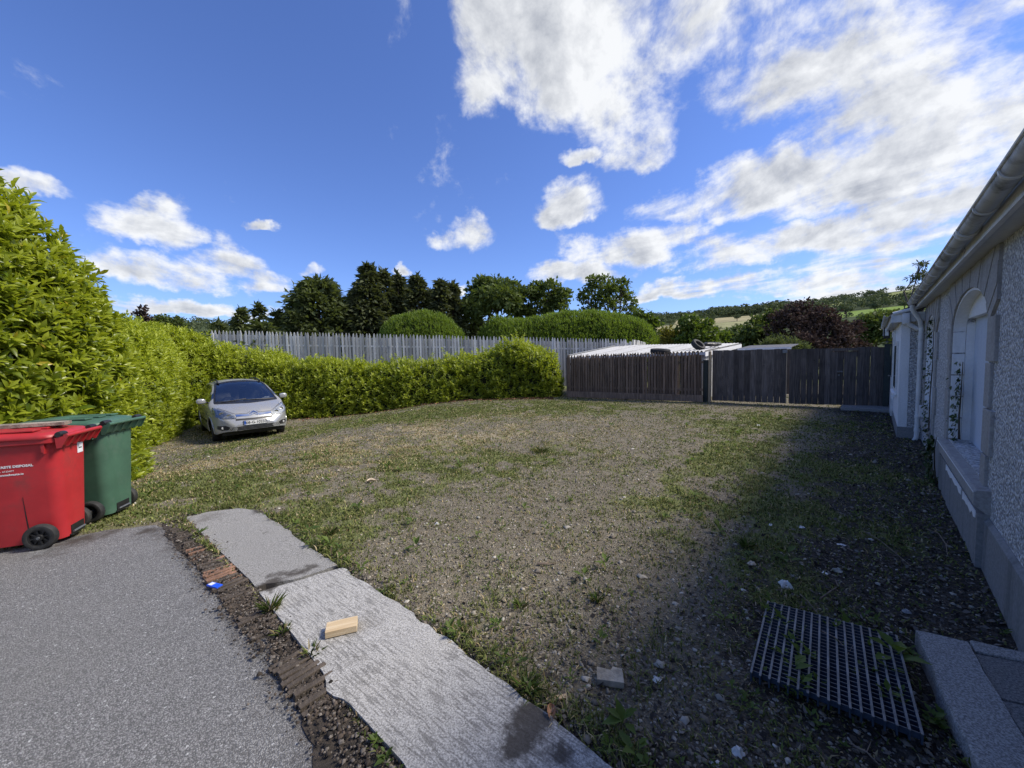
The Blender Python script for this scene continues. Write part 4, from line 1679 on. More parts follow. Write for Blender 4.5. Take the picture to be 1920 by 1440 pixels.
def hedge_core(path, W, Hh, n_th=26, noise=.18, seed=1, base=None, ends=True, expo=.62, shrink=0.0, round_len=None):
    """closed hedge body along a path. returns grid of points (m, n_th)"""
    path = np.array(path, float)
    seg = np.linalg.norm(np.diff(path, axis=0), axis=1)
    cum = np.concatenate([[0], np.cumsum(seg)])
    L = cum[-1]
    m = max(12, int(L / .16))
    s = np.linspace(0, L, m)
    px = np.interp(s, cum, path[:, 0])
    py = np.interp(s, cum, path[:, 1])
    w = np.interp(s, cum, W)
    h = np.interp(s, cum, Hh)
    rl = round_len or float(np.mean(W))
    e0 = np.clip(s / rl, 0, 1)
    e1 = np.clip((L - s) / rl, 0, 1)
    endf = np.sqrt(np.clip(1 - (1 - np.minimum(e0, e1)) ** 2, 0, 1)) if ends else np.ones(m)
    w = w * np.maximum(endf, .03)
    h = h * (.35 + .65 * endf ** .8) if ends else h
    tx = np.gradient(px)
    ty = np.gradient(py)
    tl = np.hypot(tx, ty)
    nx, ny = -ty / tl, tx / tl
    th = np.linspace(-.02, math.pi + .02, n_th)
    ct, st = np.cos(th), np.sin(th)
    cc = np.sign(ct) * np.abs(ct) ** expo
    ss = np.sign(st) * np.abs(st) ** expo
    Wg = w[:, None] - shrink
    Hg = h[:, None] - shrink
    Sg = np.broadcast_to(s[:, None], (m, n_th))
    Tg = np.broadcast_to(th[None] * 2.2, (m, n_th))
    k = 1 + noise * ((fbm(Sg * 1.1, Tg * 1.3, 3, seed) - .5) * 2)
    off = Wg * cc[None] * k
    X = px[:, None] + nx[:, None] * off
    Y = py[:, None] + ny[:, None] * off
    hz = Hg * ss[None] * (1 + noise * .6 * ((fbm(Sg * .9 + 40, Tg * 1.1, 3, seed + 3) - .5) * 2))
    zb = zg(X, Y) if base is None else np.full(X.shape, base)
    Z = zb + .02 + hz
    return np.stack([X, Y, Z], -1)


def grid_mesh_faces(m, n):
    i = np.arange(m - 1)[:, None] * n
    j = np.arange(n - 1)[None]
    return np.stack([i + j, i + j + 1, i + n + j + 1, i + n + j], -1).reshape(-1, 4)


def sample_grid(G, N, r, keep=None):
    m, n = G.shape[:2]
    F = grid_mesh_faces(m, n)
    P = G.reshape(-1, 3)
    a, b, c, d = P[F[:, 0]], P[F[:, 1]], P[F[:, 2]], P[F[:, 3]]
    nr = np.cross(c - a, d - b)
    ar = np.linalg.norm(nr, axis=1) / 2
    nr = norm(nr)
    mid = (a + b + c + d) / 4
    # outward: away from the body's middle line
    ctr = (G[:, 0] + G[:, -1]) / 2
    mi = np.repeat(np.arange(m - 1), n - 1)
    out = mid - ctr[mi] - np.array([0, 0, .3])
    sg = np.sign((nr * out).sum(1, keepdims=True))
    nr = nr * np.where(sg == 0, 1, sg)
    pr = ar.copy()
    if keep is not None:
        pr = pr * keep(mid, nr)
    tot = pr.sum()
    pr = pr / tot
    idx = r.choice(len(F), N, p=pr)
    u, v = r.random((N, 1)), r.random((N, 1))
    pos = (a[idx] * (1 - u) + b[idx] * u) * (1 - v) + (d[idx] * (1 - u) + c[idx] * u) * v
    return pos, nr[idx], tot


def shoots(pos, nr, K, Ls, leafL, leafW, T, TF, up=.8, out=.7, jit=.35, r=rng, spread=(.35, 1.25)):
    """leafy shoots: K leaves in a spiral round an upward, outward axis"""
    N = len(pos)
    ax = norm(nr * out + np.array([0, 0, up]) + r.normal(size=(N, 3)) * jit)
    ref = np.where(np.abs(ax[:, 2:3]) > .9, np.array([[1.0, 0, 0]]), np.array([[0, 0, 1.0]]))
    e1 = norm(np.cross(ax, ref))
    e2 = np.cross(ax, e1)
    t = (np.arange(K) + .3) / K
    ph = r.random((N, 1)) * 6.28 + np.arange(K)[None] * 2.399
    al = spread[1] + (spread[0] - spread[1]) * t[None] + r.normal(size=(N, K)) * .15
    Lr = (np.asarray(Ls) * r.uniform(.7, 1.2, (N, 1)))
    base = pos[:, None] + ax[:, None] * (Lr * (t[None] - .35))[..., None]
    rad = e1[:, None] * np.cos(ph)[..., None] + e2[:, None] * np.sin(ph)[..., None]
    d = ax[:, None] * np.cos(al)[..., None] + rad * np.sin(al)[..., None]
    nn = ax[:, None] * np.sin(al)[..., None] - rad * np.cos(al)[..., None]
    LL = leafL * r.uniform(.7, 1.2, (N, K)) * (1.05 - .35 * t[None])
    V, F = leaf_arrays(base.reshape(-1, 3), d.reshape(-1, 3), nn.reshape(-1, 3), LL.ravel(), (LL * (leafW / leafL)).ravel() * r.uniform(.85, 1.15, N * K), T, TF)
    tshoot = np.repeat(r.random(N), K)
    return V, F, tshoot, np.tile(t, N), len(T)


def build_hedge(name, label, path, W, Hh, N, K, Ls, leafL, leafW, T, TF, mat, seed=1, noise=.18, keep=None, expo=.62, base=None, up=.8, out=.7, ends=True, inner=.4, shrink=.10,
                spread=(.35, 1.25), cat='hedge', tintfn=None, round_len=None, jit=.35, stem=True, tall=(.16, .26)):
    r = np.random.default_rng(seed)
    root = thing(name, label, cat)
    G = hedge_core(path, W, Hh, noise=noise, seed=seed, expo=expo, base=base, ends=ends, round_len=round_len)
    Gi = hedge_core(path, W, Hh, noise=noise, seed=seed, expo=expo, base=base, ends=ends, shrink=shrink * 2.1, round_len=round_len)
    me = np_mesh('shade_core', Gi.reshape(-1, 3), grid_mesh_faces(*Gi.shape[:2]), G_CORE, True)
    link('shade_core', me, root)  # dark shell that stands in for the shade inside the hedge
    pos, nr, tot = sample_grid(G, N, r, keep)
    pos = pos - nr * (r.random((N, 1)) ** 1.6) * shrink * 2.4 + nr * .02
    pos = pos + np.array([0, 0, 1.0]) * ((nr[:, 2:3] > .35) & (r.random((N, 1)) < tall[0])) * r.uniform(.0, tall[1], (N, 1))
    parts = [shoots(pos, nr, K, Ls, leafL, leafW, T, TF, up, out, jit, r, spread)]
    V, F, ts, tt, k = parts[0]
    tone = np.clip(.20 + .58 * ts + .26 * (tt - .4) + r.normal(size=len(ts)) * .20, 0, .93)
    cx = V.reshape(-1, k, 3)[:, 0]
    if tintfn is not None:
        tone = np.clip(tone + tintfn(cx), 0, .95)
    sp = r.random(len(tone))
    tone = np.where(sp > .988, 1.0, tone)
    V[:, 2] = np.maximum(V[:, 2], zg(V[:, 0], V[:, 1]) + .01) if base is None else V[:, 2]
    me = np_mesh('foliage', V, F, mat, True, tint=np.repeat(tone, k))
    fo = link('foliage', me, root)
    fo['kind'] = 'stuff'
    if stem:
        pa = np.array(path, float)
        mb = MB()
        for f in np.linspace(.06, .94, 7):
            i = f * (len(pa) - 1)
            i0 = int(min(i, len(pa) - 2))
            p = pa[i0] + (pa[i0 + 1] - pa[i0]) * (i - i0)
            z = zg1(*p) if base is None else base
            mb.tube([(p[0], p[1], z - .1), (p[0] + .05, p[1] - .04, z + .6), (p[0] - .05, p[1], z + 1.2)], [.05, .04, .02], 7)
        mb.build('stems', G_BARK, root, True)
    return root


def facing(lim=-.25):
    def keep(mid, nr):
        v = norm(np.array([0, 0, CAM_H]) - mid)
        return np.where((nr * v).sum(1) > lim, 1.0, .12)
    return keep


# the big laurel on the left, tall at the near end
build_hedge('laurel_hedge', 'tall glossy laurel hedge rising above the two wheelie bins', [(-8.9, 1.2), (-8.5, 3.0), (-8.15, 4.6), (-7.75, 5.8), (-7.35, 7.2)], [1.95, 2.1, 2.05, 1.75, 1.4],
            [6.1, 6.0, 5.35, 4.3, 3.0], 6000, 11, .25, .185, .064, LEAF8, LEAF8F, G_LAURELBIG, seed=12, noise=.10, keep=facing(-.2), expo=.66, shrink=.16, spread=(.3, 1.15), out=.75, up=.75, round_len=1.5)


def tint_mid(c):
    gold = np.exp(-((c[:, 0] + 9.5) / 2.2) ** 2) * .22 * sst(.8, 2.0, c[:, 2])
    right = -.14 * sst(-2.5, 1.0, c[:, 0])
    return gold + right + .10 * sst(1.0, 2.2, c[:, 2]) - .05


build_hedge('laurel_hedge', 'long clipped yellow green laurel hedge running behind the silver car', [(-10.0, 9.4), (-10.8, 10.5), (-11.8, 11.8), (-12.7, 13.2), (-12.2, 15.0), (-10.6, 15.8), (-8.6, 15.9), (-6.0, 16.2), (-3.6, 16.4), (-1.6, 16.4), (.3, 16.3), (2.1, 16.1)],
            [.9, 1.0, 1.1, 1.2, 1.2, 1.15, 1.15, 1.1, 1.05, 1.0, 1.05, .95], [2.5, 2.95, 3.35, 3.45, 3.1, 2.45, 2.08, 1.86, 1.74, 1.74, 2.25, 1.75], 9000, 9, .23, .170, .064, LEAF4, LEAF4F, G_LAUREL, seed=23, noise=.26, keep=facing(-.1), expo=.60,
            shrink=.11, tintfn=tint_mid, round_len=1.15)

# clipped hedges over the grey fence


def px_path(lst, Y):
    out = []
    for px in lst:
        p = dep(px, 600, Y)
        out.append((p[0], p[1]))
    return out


def hgt(px, py, Y):
    return dep(px, py, Y)[2]


_pxs = [690, 740, 790, 840, 890]
build_hedge('clipped_hedge', 'rounded dome shaped clipped hedge behind the grey picket fence', px_path(_pxs, 24), [1.0, 1.6, 1.7, 1.6, 1.0], [hgt(a, t, 24) for a, t in zip(_pxs, (625, 596, 588, 597, 625))], 5000, 5, .26, .22, .06,
            LEAF2, LEAF2F, G_CLIPPED, seed=31, noise=.10, keep=facing(-.1), expo=.8, base=0.0, up=1.2, out=.5, spread=(.15, .7), shrink=.08, round_len=2.4, jit=.32, tall=(0, 0))
_pxs = [888, 935, 985, 1040, 1100, 1160, 1205, 1242]
build_hedge('clipped_hedge', 'long wavy topped clipped hedge behind the grey picket fence', px_path(_pxs, 25), [1.0, 1.5, 1.5, 1.7, 1.8, 1.7, 1.5, .8], [hgt(a, t, 25) for a, t in zip(_pxs, (612, 596, 600, 588, 585, 592, 602, 626))], 9500, 5, .27, .22, .06,
            LEAF2, LEAF2F, G_CLIPPED, seed=33, noise=.12, keep=facing(-.1), expo=.75, base=0.0, up=1.2, out=.5, spread=(.15, .7), shrink=.08, round_len=1.6, jit=.32, tall=(0, 0), tintfn=lambda c: .15 * sst(4, 10, c[:, 0]))

# ------------------------------------------------------------------ trees


def trunk_mesh(mb, h, r0, lean=(0, 0), top=.8):
    n = 6
    pts = []
    for i in range(n + 1):
        f = i / n
        pts.append((lean[0] * f + .06 * h * .1 * math.sin(f * 5 + r0 * 40), lean[1] * f + .006 * h * math.cos(f * 6), h * f * top - .2))
    mb.tube(pts, [r0 * (1.25 - 1.0 * i / n) + .01 for i in range(n + 1)], 8)
    return pts


def conifer(name, label, x, y, h, rad, n, mat, seed, dome=False, base=0.0, skirt=.06, dens=1.0, spray=.45, group=None, cat='tree', tips=1):
    r = np.random.default_rng(seed)
    root = thing(name, label, cat, (x, y, base), 0, group)
    mb = MB()
    trunk_mesh(mb, h, .02 * h + .04, (0, 0), .93)
    mb.build('trunk', G_BARK, root, True)
    # branch tiers: each branch carries a plume of sprays
    nb = int(n / 22)
    f = r.random(nb) ** (1.15 if not dome else .95)
    z = h * (skirt + (1 - skirt) * f)
    if dome:
        prof = np.sqrt(np.clip(1 - ((f - .18) / .83) ** 2, .02, 1))
    else:
        prof = np.clip(1.02 - f, .02, 1) ** .78 * (.82 + .18 * np.sin(f * 3))
    th = r.random(nb) * 6.283
    lump = .72 + .56 * vnoise(th * 1.6 + seed, z / h * 9, seed)
    rr = rad * prof * lump
    P = []
    D = []
    T = []
    for b in range(nb):
        k = 22
        s = r.random(k) ** .55
        out = np.array([math.cos(th[b]), math.sin(th[b]), 0])
        droop = (-.10 if dome else -.20) * rr[b]
        rise = .22 * rr[b] * (1 if not dome else .6)
        pos = out[None] * (rr[b] * s)[:, None] + np.array([0, 0, z[b]]) + np.array([0, 0, 1])[None] * (rise * s + droop * s ** 2)[:, None]
        pos = pos + r.normal(size=(k, 3)) * (.09 + .07 * rr[b]) * np.array([1, 1, .7])
        d = norm(out[None] * 1.0 + r.normal(size=(k, 3)) * .45 + np.array([0, 0, .25 if dome else .05]))
        P.append(pos)
        D.append(d)
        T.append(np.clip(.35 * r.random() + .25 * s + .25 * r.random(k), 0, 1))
    P = np.vstack(P)
    D = np.vstack(D)
    T = np.hstack(T)
    if tips:
        k = 26
        hh = h * (.90 + .12 * r.random(k))
        P = np.vstack([P, np.stack([r.normal(size=k) * .05 * rad * .3, r.normal(size=k) * .05 * rad * .3, hh], -1)])
        D = np.vstack([D, norm(np.stack([r.normal(size=k) * .4, r.normal(size=k) * .4, np.ones(k)], -1))])
        T = np.hstack([T, r.random(k) * .6])
    L = spray * r.uniform(.5, 1.3, len(P))
    V, F = leaf_arrays(P, D, norm(r.normal(size=P.shape) * .5 + np.array([0, 0, .8])), L, L * .42, LEAF4, LEAF4F)
    V[:, 2] = np.maximum(V[:, 2], .03)
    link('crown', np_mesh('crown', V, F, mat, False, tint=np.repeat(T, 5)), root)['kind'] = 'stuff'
    return root


def broadleaf(name, label, x, y, blobs, n, leaf, mat, seed, trunk_r=.18, base=0.0, sub=16, subr=.34, cat='tree', group=None, limbs=True, T=LEAF2, TF=LEAF2F, tint_by_z=0.0, stray=.06, wl=.62):
    """blobs: crown lumps (cx, cy, cz, rx, ry, rz) from the tree's foot"""
    r = np.random.default_rng(seed)
    root = thing(name, label, cat, (x, y, base), 0, group)
    mb = MB()
    B = np.array(blobs, float)
    ctr = np.average(B[:, :3], axis=0)
    fork = np.array([ctr[0] * .3, ctr[1] * .3, max(.25, ctr[2] * .42)])
    mb.tube([(0, 0, -.2), fork * .5 + np.array([.03, 0, 0]), fork], [trunk_r * 1.3, trunk_r, trunk_r * .85], 8)
    if limbs:
        for b in B:
            c = b[:3]
            m = fork * .45 + c * .55 + r.normal(size=3) * .12 * np.linalg.norm(c - fork)
            mb.tube([fork, m, c], [trunk_r * .6, trunk_r * .38, trunk_r * .16], 6)
            for q in range(4):
                e = c + rand_dirs(1, r)[0] * b[3:] * .85
                mb.tube([m * .4 + c * .6, (c + e) / 2 + r.normal(size=3) * .1, e], [trunk_r * .22, trunk_r * .13, .012], 5)
    mb.build('trunk', G_BARK, root, True)
    vol = (B[:, 3] * B[:, 4] * B[:, 5]) ** .667
    share = vol / vol.sum()
    P = []
    D = []
    TT = []
    for b, sh in zip(B, share):
        nn = int(n * sh)
        k = max(5, int(sub * (sh * len(B)) ** .5))
        dirs = rand_dirs(k, r)
        dirs[:, 2] = np.where(dirs[:, 2] < -.5, -dirs[:, 2], dirs[:, 2])
        cen = b[:3] + dirs * b[3:] * r.uniform(.55, .95, (k, 1))
        rs = subr * np.mean(b[3:]) * r.uniform(.7, 1.35, k)
        idx = r.integers(0, k, nn)
        dd = rand_dirs(nn, r)
        rad = (r.random(nn) ** .45)
        pos = cen[idx] + dd * (rs[idx] * rad)[:, None] * np.array([1.1, 1.1, .8])
        P.append(pos)
        D.append(norm(dd * .8 + r.normal(size=(nn, 3)) * .6 + np.array([0, 0, -.1])))
        ct = r.random(k)
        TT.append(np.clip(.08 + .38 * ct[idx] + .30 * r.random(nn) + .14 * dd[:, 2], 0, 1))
        ns = int(nn * stray)
        pos = b[:3] + rand_dirs(ns, r) * b[3:] * r.uniform(.8, 1.15, (ns, 1))
        P.append(pos)
        D.append(rand_dirs(ns, r))
        TT.append(r.random(ns) * .8)
    P = np.vstack(P)
    D = np.vstack(D)
    TT = np.hstack(TT)
    L = leaf * r.uniform(.6, 1.35, len(P))
    nrm = norm(r.normal(size=P.shape) + np.array([0, 0, .9]))
    V, F = leaf_arrays(P, D, nrm, L, L * wl, T, TF)
    V[:, 2] = np.maximum(V[:, 2], .02)
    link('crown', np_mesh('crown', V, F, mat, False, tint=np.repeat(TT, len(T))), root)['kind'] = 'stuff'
    return root


def foot(px, Y):
    p = dep(px, 600, Y)
    return p[0], p[1]


def pxw(w, Y):
    return w / FPX * Y


# the dark belt of conifers beyond the grey fence, from the left
CON = [(408, 607, 27, 26, 'small dark conifer low beside the far left hill', False, 1400), (450, 584, 28, 26, 'ragged dark conifer leftmost of the pair above the yellow hedge', False, 2400),
       (487, 574, 29, 24, 'ragged dark conifer with a bent tip above the yellow hedge', False, 2200), (521, 588, 28, 27, 'low dark conifer just left of the big rounded cypress', False, 2200),
       (600, 527, 29, 62, 'broad rounded cypress standing alone left of the tall pointed conifer', True, 7500),
       (693, 500, 30, 46, 'tallest pointed conifer in the dark row', False, 6500), (722, 512, 31, 34, 'slim pointed conifer close behind the tallest one', False, 3600), (748, 517, 32, 36, 'pointed conifer right of the tallest one with a leaning tip', False, 4200),
       (786, 521, 31, 44, 'wide pointed conifer above the dome shaped hedge', False, 5200), (829, 531, 31, 26, 'narrow conifer left of the round oak', False, 3200), (851, 537, 32, 30, 'narrow conifer touching the round oak', False, 3200)]
for i, (px, py, Y, hw, lab, dome, n) in enumerate(CON):
    x, y = foot(px, Y)
    conifer('conifer_tree' if not dome else 'cypress_tree', lab, x, y, hgt(px, py, Y), pxw(hw, Y) * (1.0 if dome else 1.14), int(n * 1.15), G_CYPRESS if dome or i < 4 else G_DARKCON, 50 + i, dome, spray=.50 if i > 3 else .42)
for i, (px, py, Y, hw, lab, n) in enumerate([(640, 566, 34, 34, 'dark conifer filling the gap left of the tallest pointed one', 2600), (668, 548, 33, 26, 'thin conifer leaning against the tallest pointed one', 2400), (770, 545, 34, 32, 'shorter conifer behind the wide pointed one', 2400),
                                           (808, 549, 34, 34, 'dark conifer in the gap left of the narrow pair', 2600), (872, 566, 35, 34, 'low dark conifer behind the left edge of the round oak', 2400), (575, 575, 33, 34, 'low conifer behind the left side of the rounded cypress', 2200)]):
    x, y = foot(px, Y)
    conifer('conifer_tree', lab, x, y, hgt(px, py, Y), pxw(hw, Y), n, G_DARKCON, 150 + i, i in (0, 4, 5), spray=.55)
x, y = foot(560, 27)
conifer('cypress_tree', 'spreading lower cypress between the low conifer and the rounded cypress', x, y, hgt(560, 588, 27), pxw(38, 27), 2600, G_CYPRESS, 71, True, spray=.4)
x, y = foot(470, 17.9)
conifer('conifer_shrub', 'dark conifer shrub pushing its branches over the grey picket fence', x + .2, y + .55, hgt(470, 612, 18.4), 1.0, 1500, G_CYPRESS, 72, True, spray=.34, cat='shrub')


def blob_px(lst, x0, y0, Y):
    """crown lumps given by where they stand over the fence: (px, py, half width px, half height px, depth shift)"""
    out = []
    for px, py, hw, hh, dy in lst:
        p = dep(px, py, Y + dy)
        out.append((p[0] - x0, p[1] - y0, p[2], pxw(hw, Y), pxw(hw, Y) * .9, pxw(hh, Y)))
    return out


def tree_px(name, label, px, Y, lst, n, leaf, mat, seed, **kw):
    x, y = foot(px, Y)
    return broadleaf(name, label, x, y, blob_px(lst, x, y, Y), n, leaf, mat, seed, **kw)


tree_px('oak_tree', 'dense dark round crowned oak in the middle of the tree belt', 928, 33, [(905, 558, 34, 34, 0), (940, 552, 38, 30, 0), (925, 575, 48, 34, -1), (968, 575, 26, 30, 0), (893, 585, 26, 28, -.5)], 9000, .36, G_OAK, 81, trunk_r=.3)
tree_px('ash_tree', 'loose light crowned tree right of the dark round oak', 1028, 33, [(1005, 552, 22, 22, 0), (1032, 545, 24, 20, 0), (1052, 560, 20, 22, 0), (1015, 578, 30, 24, .5), (1045, 585, 24, 22, 0), (985, 590, 16, 16, 0)], 3400, .31, G_ASH, 82, trunk_r=.24, subr=.28, stray=.2)
tree_px('ash_tree', 'tall open crowned tree with sky showing between its limbs', 1135, 31, [(1128, 540, 26, 24, 0), (1155, 552, 22, 22, 0), (1138, 572, 30, 24, 0), (1178, 570, 16, 26, .6), (1098, 560, 14, 22, -.3), (1105, 590, 18, 16, 0), (1190, 590, 14, 16, 0), (1112, 530, 14, 14, 0), (1165, 535, 16, 14, 0)], 3000, .25, G_ASH, 83, trunk_r=.2, subr=.26, stray=.3, sub=13)
tree_px('shrub', 'mixed green shrub filling the gap beside the open crowned tree', 1212, 29, [(1205, 600, 18, 16, 0), (1225, 612, 20, 14, 0), (1190, 612, 20, 16, 0)], 1600, .26, G_SHRUB, 84, trunk_r=.08, cat='shrub')
tree_px('golden_shrub', 'wispy yellow green shrub at the end of the long clipped hedge', 1268, 25, [(1252, 640, 20, 26, 0), (1278, 640, 22, 26, 0), (1265, 655, 30, 26, -.4), (1298, 655, 14, 20, 0)], 3600, .26, G_YELLOW, 85, trunk_r=.06, cat='shrub', wl=.25)
tree_px('apple_tree', 'bushy green garden tree over the middle of the white roof', 1310, 24, [(1296, 612, 22, 20, 0), (1322, 622, 22, 20, 0), (1305, 640, 36, 24, 0), (1340, 640, 20, 22, 0), (1290, 650, 24, 20, -.3)], 3800, .24, G_SHRUB, 86, trunk_r=.12)
tree_px('hazel_tree', 'dark green tree between the garden tree and the copper tree', 1425, 30, [(1420, 630, 30, 30, 0), (1445, 612, 26, 28, 0), (1400, 650, 26, 24, 0)], 3600, .30, G_OAK, 87, trunk_r=.14)
tree_px('copper_tree', 'wide purple brown copper leaved tree rising over the gate', 1500, 27, [(1478, 600, 34, 26, 0), (1510, 592, 32, 24, 0), (1545, 606, 36, 26, 0), (1490, 635, 44, 36, -.4), (1545, 640, 44, 36, -.4), (1590, 630, 26, 30, 0), (1520, 660, 60, 30, -.6), (1600, 655, 20, 22, 0)], 10500, .21, G_COPPER, 88, trunk_r=.2, subr=.33, stray=.14)
tree_px('buddleia_shrub', 'feathery grey green shrub in front of the copper tree', 1466, 20.5, [(1450, 650, 18, 16, 0), (1480, 652, 18, 16, 0), (1500, 660, 20, 14, 0), (1430, 662, 14, 12, 0)], 2600, .26, G_BUDDLEIA, 89, trunk_r=.06, cat='shrub', wl=.16, stray=.25)
tree_px('holly_tree', 'dark evergreen tree right of the copper tree near the house', 1640, 36, [(1630, 620, 26, 26, 0), (1655, 610, 26, 26, 0), (1640, 645, 36, 26, 0)], 3200, .34, G_OAK, 90, trunk_r=.16)
tree_px('oak_tree', 'dark tree in the dip between garden tree and copper tree', 1375, 48, [(1365, 645, 28, 22, 0), (1392, 636, 26, 22, 0), (1345, 655, 22, 18, 0)], 2400, .5, G_OAK, 91, trunk_r=.2)
tree_px('pine_tree', 'sparse tree whose top branches show over the house gutter', 1722, 32, [(1726, 497, 9, 7, 0), (1714, 522, 12, 8, 0), (1735, 515, 10, 8, 0), (1740, 540, 18, 10, 0), (1760, 560, 26, 16, 0)], 1100, .30, G_DARKCON, 92, trunk_r=.16, stray=.05, wl=.3)
tree_px('ivy_clad_shrub', 'dark shrub with bare twigs on top between the two laurel hedges', 318, 19.5, [(305, 602, 14, 10, 0), (330, 606, 16, 10, 0), (318, 622, 30, 18, 0)], 1500, .16, G_OAK, 93, trunk_r=.08, cat='shrub', stray=.3)
tree_px('reddish_shrub', 'reddish brown tuft of leaves just beyond the tall laurel hedge', 270, 19, [(268, 580, 7, 7, 0), (262, 592, 10, 8, 0), (275, 605, 12, 14, 0)], 420, .14, G_COPPER, 94, trunk_r=.05, cat='shrub', stray=.2)

# ------------------------------------------------------------------ hillside
CREST = [(-900, 640), (-200, 618), (200, 606), (370, 604), (440, 612), (700, 612), (1000, 604), (1190, 594), (1250, 593), (1340, 588), (1400, 584), (1500, 573), (1600, 558), (1700, 544), (1800, 536), (1920, 528), (2400, 520), (4000, 560)]
_caz = []
_cel = []
for _px, _py in CREST:
    _d = ray(_px, _py)
    _caz.append(math.atan2(_d[0], _d[1]))
    _cel.append(_d[2] / math.hypot(_d[0], _d[1]))


def crest_el(az):
    return np.interp(az, _caz, _cel)


def hill_z(az, r):
    t = np.clip((r - 140) / 660, 0, 1) ** .72
    e = crest_el(az) * t
    z = CAM_H * sst(100, 300, r) + r * e
    z = np.where(r > 800, CAM_H + 800 * crest_el(az) * (1 - .5 * sst(800, 1500, r)), z)
    return np.where(r < 140, 0, z) - 1.0 * sst(200, 120, r)


def az_px(px, py=600):
    d = ray(px, py)
    return math.atan2(d[0], d[1])


def in_field(az, r):
    """which grass field (1..4) a spot of the hillside belongs to, 0 for wood"""
    f = np.zeros(az.shape, int)

    def box(p0, p1, r0, r1, k, tilt=0.0):
        a0, a1 = az_px(p0), az_px(p1)
        t = (az - a0) / (a1 - a0)
        m = (t > 0) & (t < 1) & (r > r0 + tilt * t) & (r < r1 + tilt * t)
        f[m] = k
    box(1225, 1290, 470, 600, 1)
    box(1265, 1500, 590, 690, 1, 30)
    box(1250, 1500, 490, 585, 2, 30)
    box(1330, 1500, 440, 486, 2, 25)
    box(1508, 1745, 505, 585, 3)
    box(1650, 1800, 690, 790, 4)
    box(1550, 1640, 690, 735, 4, 30)
    box(1500, 1560, 640, 668, 4, 20)
    return f


FIELDC = np.array([(.060, .080, .036), (.40, .35, .20), (.33, .32, .16), (.20, .29, .06), (.27, .30, .11)])


def build_hills():
    az = np.radians(np.linspace(-75, 82, 420))
    r = np.concatenate([np.linspace(100, 440, 30)[:-1], np.linspace(440, 810, 110), np.linspace(820, 1700, 14)])
    A, RR = np.meshgrid(az, r)
    Z = hill_z(A, RR) + sst(200, 500, RR) * (fbm(np.sin(A) * RR * .006, np.cos(A) * RR * .006, 3, 9) - .5) * 5 * sst(900, 700, RR) * .5
    X, Y = np.sin(A) * RR, np.cos(A) * RR
    V = np.stack([X, Y, Z], -1).reshape(-1, 3)
    F = grid_mesh_faces(*A.shape)[:, ::-1]
    f = in_field(A, RR).ravel()
    col = FIELDC[f]
    col = col * (.85 + .3 * fbm(X.ravel() * .02, Y.ravel() * .02, 3, 4))[:, None]
    me = np_mesh('hills', V, F, G_HILL, True, col=col)
    tag(link('hills', me), kind='structure')


build_hills()


def hill_point(px, r):
    a = az_px(px)
    return np.array([math.sin(a) * r, math.cos(a) * r, float(hill_z(np.array([a]), np.array([float(r)]))[0])])


def leaf_cloud(C, Rr, k, size, r, flat=.8):
    """k leaf-clump faces in a shell round each centre"""
    N = len(C)
    d = rand_dirs(N * k, r).reshape(N, k, 3)
    d[..., 2] = np.abs(d[..., 2]) * np.where(r.random((N, k)) < .8, 1, -.5)
    pos = C[:, None] + d * (Rr[:, None] * r.uniform(.7, 1.08, (N, k)))[..., None] * np.array([1, 1, flat])
    nrm = norm(d + r.normal(size=d.shape) * .5)
    dd = np.cross(nrm, r.normal(size=d.shape))
    L = (Rr[:, None] * size * r.uniform(.6, 1.3, (N, k))).ravel()
    V, F = leaf_arrays((pos - norm(dd) * L.reshape(N, k)[..., None] * .5).reshape(-1, 3), dd.reshape(-1, 3), nrm.reshape(-1, 3), L, L * .9, LEAF2, LEAF2F)
    t = np.clip(.35 * np.repeat(r.random(N), k) + .35 * r.random(N * k) + .2 * d[..., 2].ravel(), 0, 1)
    return V, F, np.repeat(t, 4)


def build_woods():
    r = np.random.default_rng(77)
    n = 30000
    az = np.radians(r.uniform(-62, 74, n))
    rr = np.sqrt(r.uniform(170 ** 2, 815 ** 2, n))
    f = in_field(az, rr)
    # hedgerow lines keep the field edges crisp; woods fill the rest, thinner near the top right
    keep = f == 0
    x, y = np.sin(az) * rr, np.cos(az) * rr
    dn = fbm(x * .012, y * .012, 3, 19)
    keep &= r.random(n) < np.where(rr > 640, .9, np.where((rr > 300) & (rr < 520) & (az > az_px(1230)), .30, .62)) * sst(.22, .42, dn)
    keep &= r.random(n) < np.where(rr < 330, .55, 1) * np.where(az < R(10), .25, .62)
    az, rr = az[keep][:4200], rr[keep][:4200]
    C = np.stack([np.sin(az) * rr, np.cos(az) * rr, hill_z(az, rr)], -1)
    Rr = r.uniform(3.2, 5.6, len(C)) * np.where(rr < 320, .8, 1) * np.where((rr > 300) & (rr < 520) & (az > az_px(1230)), .62, 1)
    top = az < az_px(1480)
    Rr = np.where((rr > 700) & top & (az > az_px(1330)), Rr * 1.5, Rr)
    C[:, 2] += Rr * .75
    V, F, t = leaf_cloud(C, Rr, 46, .42, r, 1.0)
    o = link('distant_woods', np_mesh('distant_woods', V, F, G_WOODS, False, tint=t))
    tag(o, 'dark woods and hedgerow trees covering the far hillside', 'woods', kind='stuff')


build_woods()


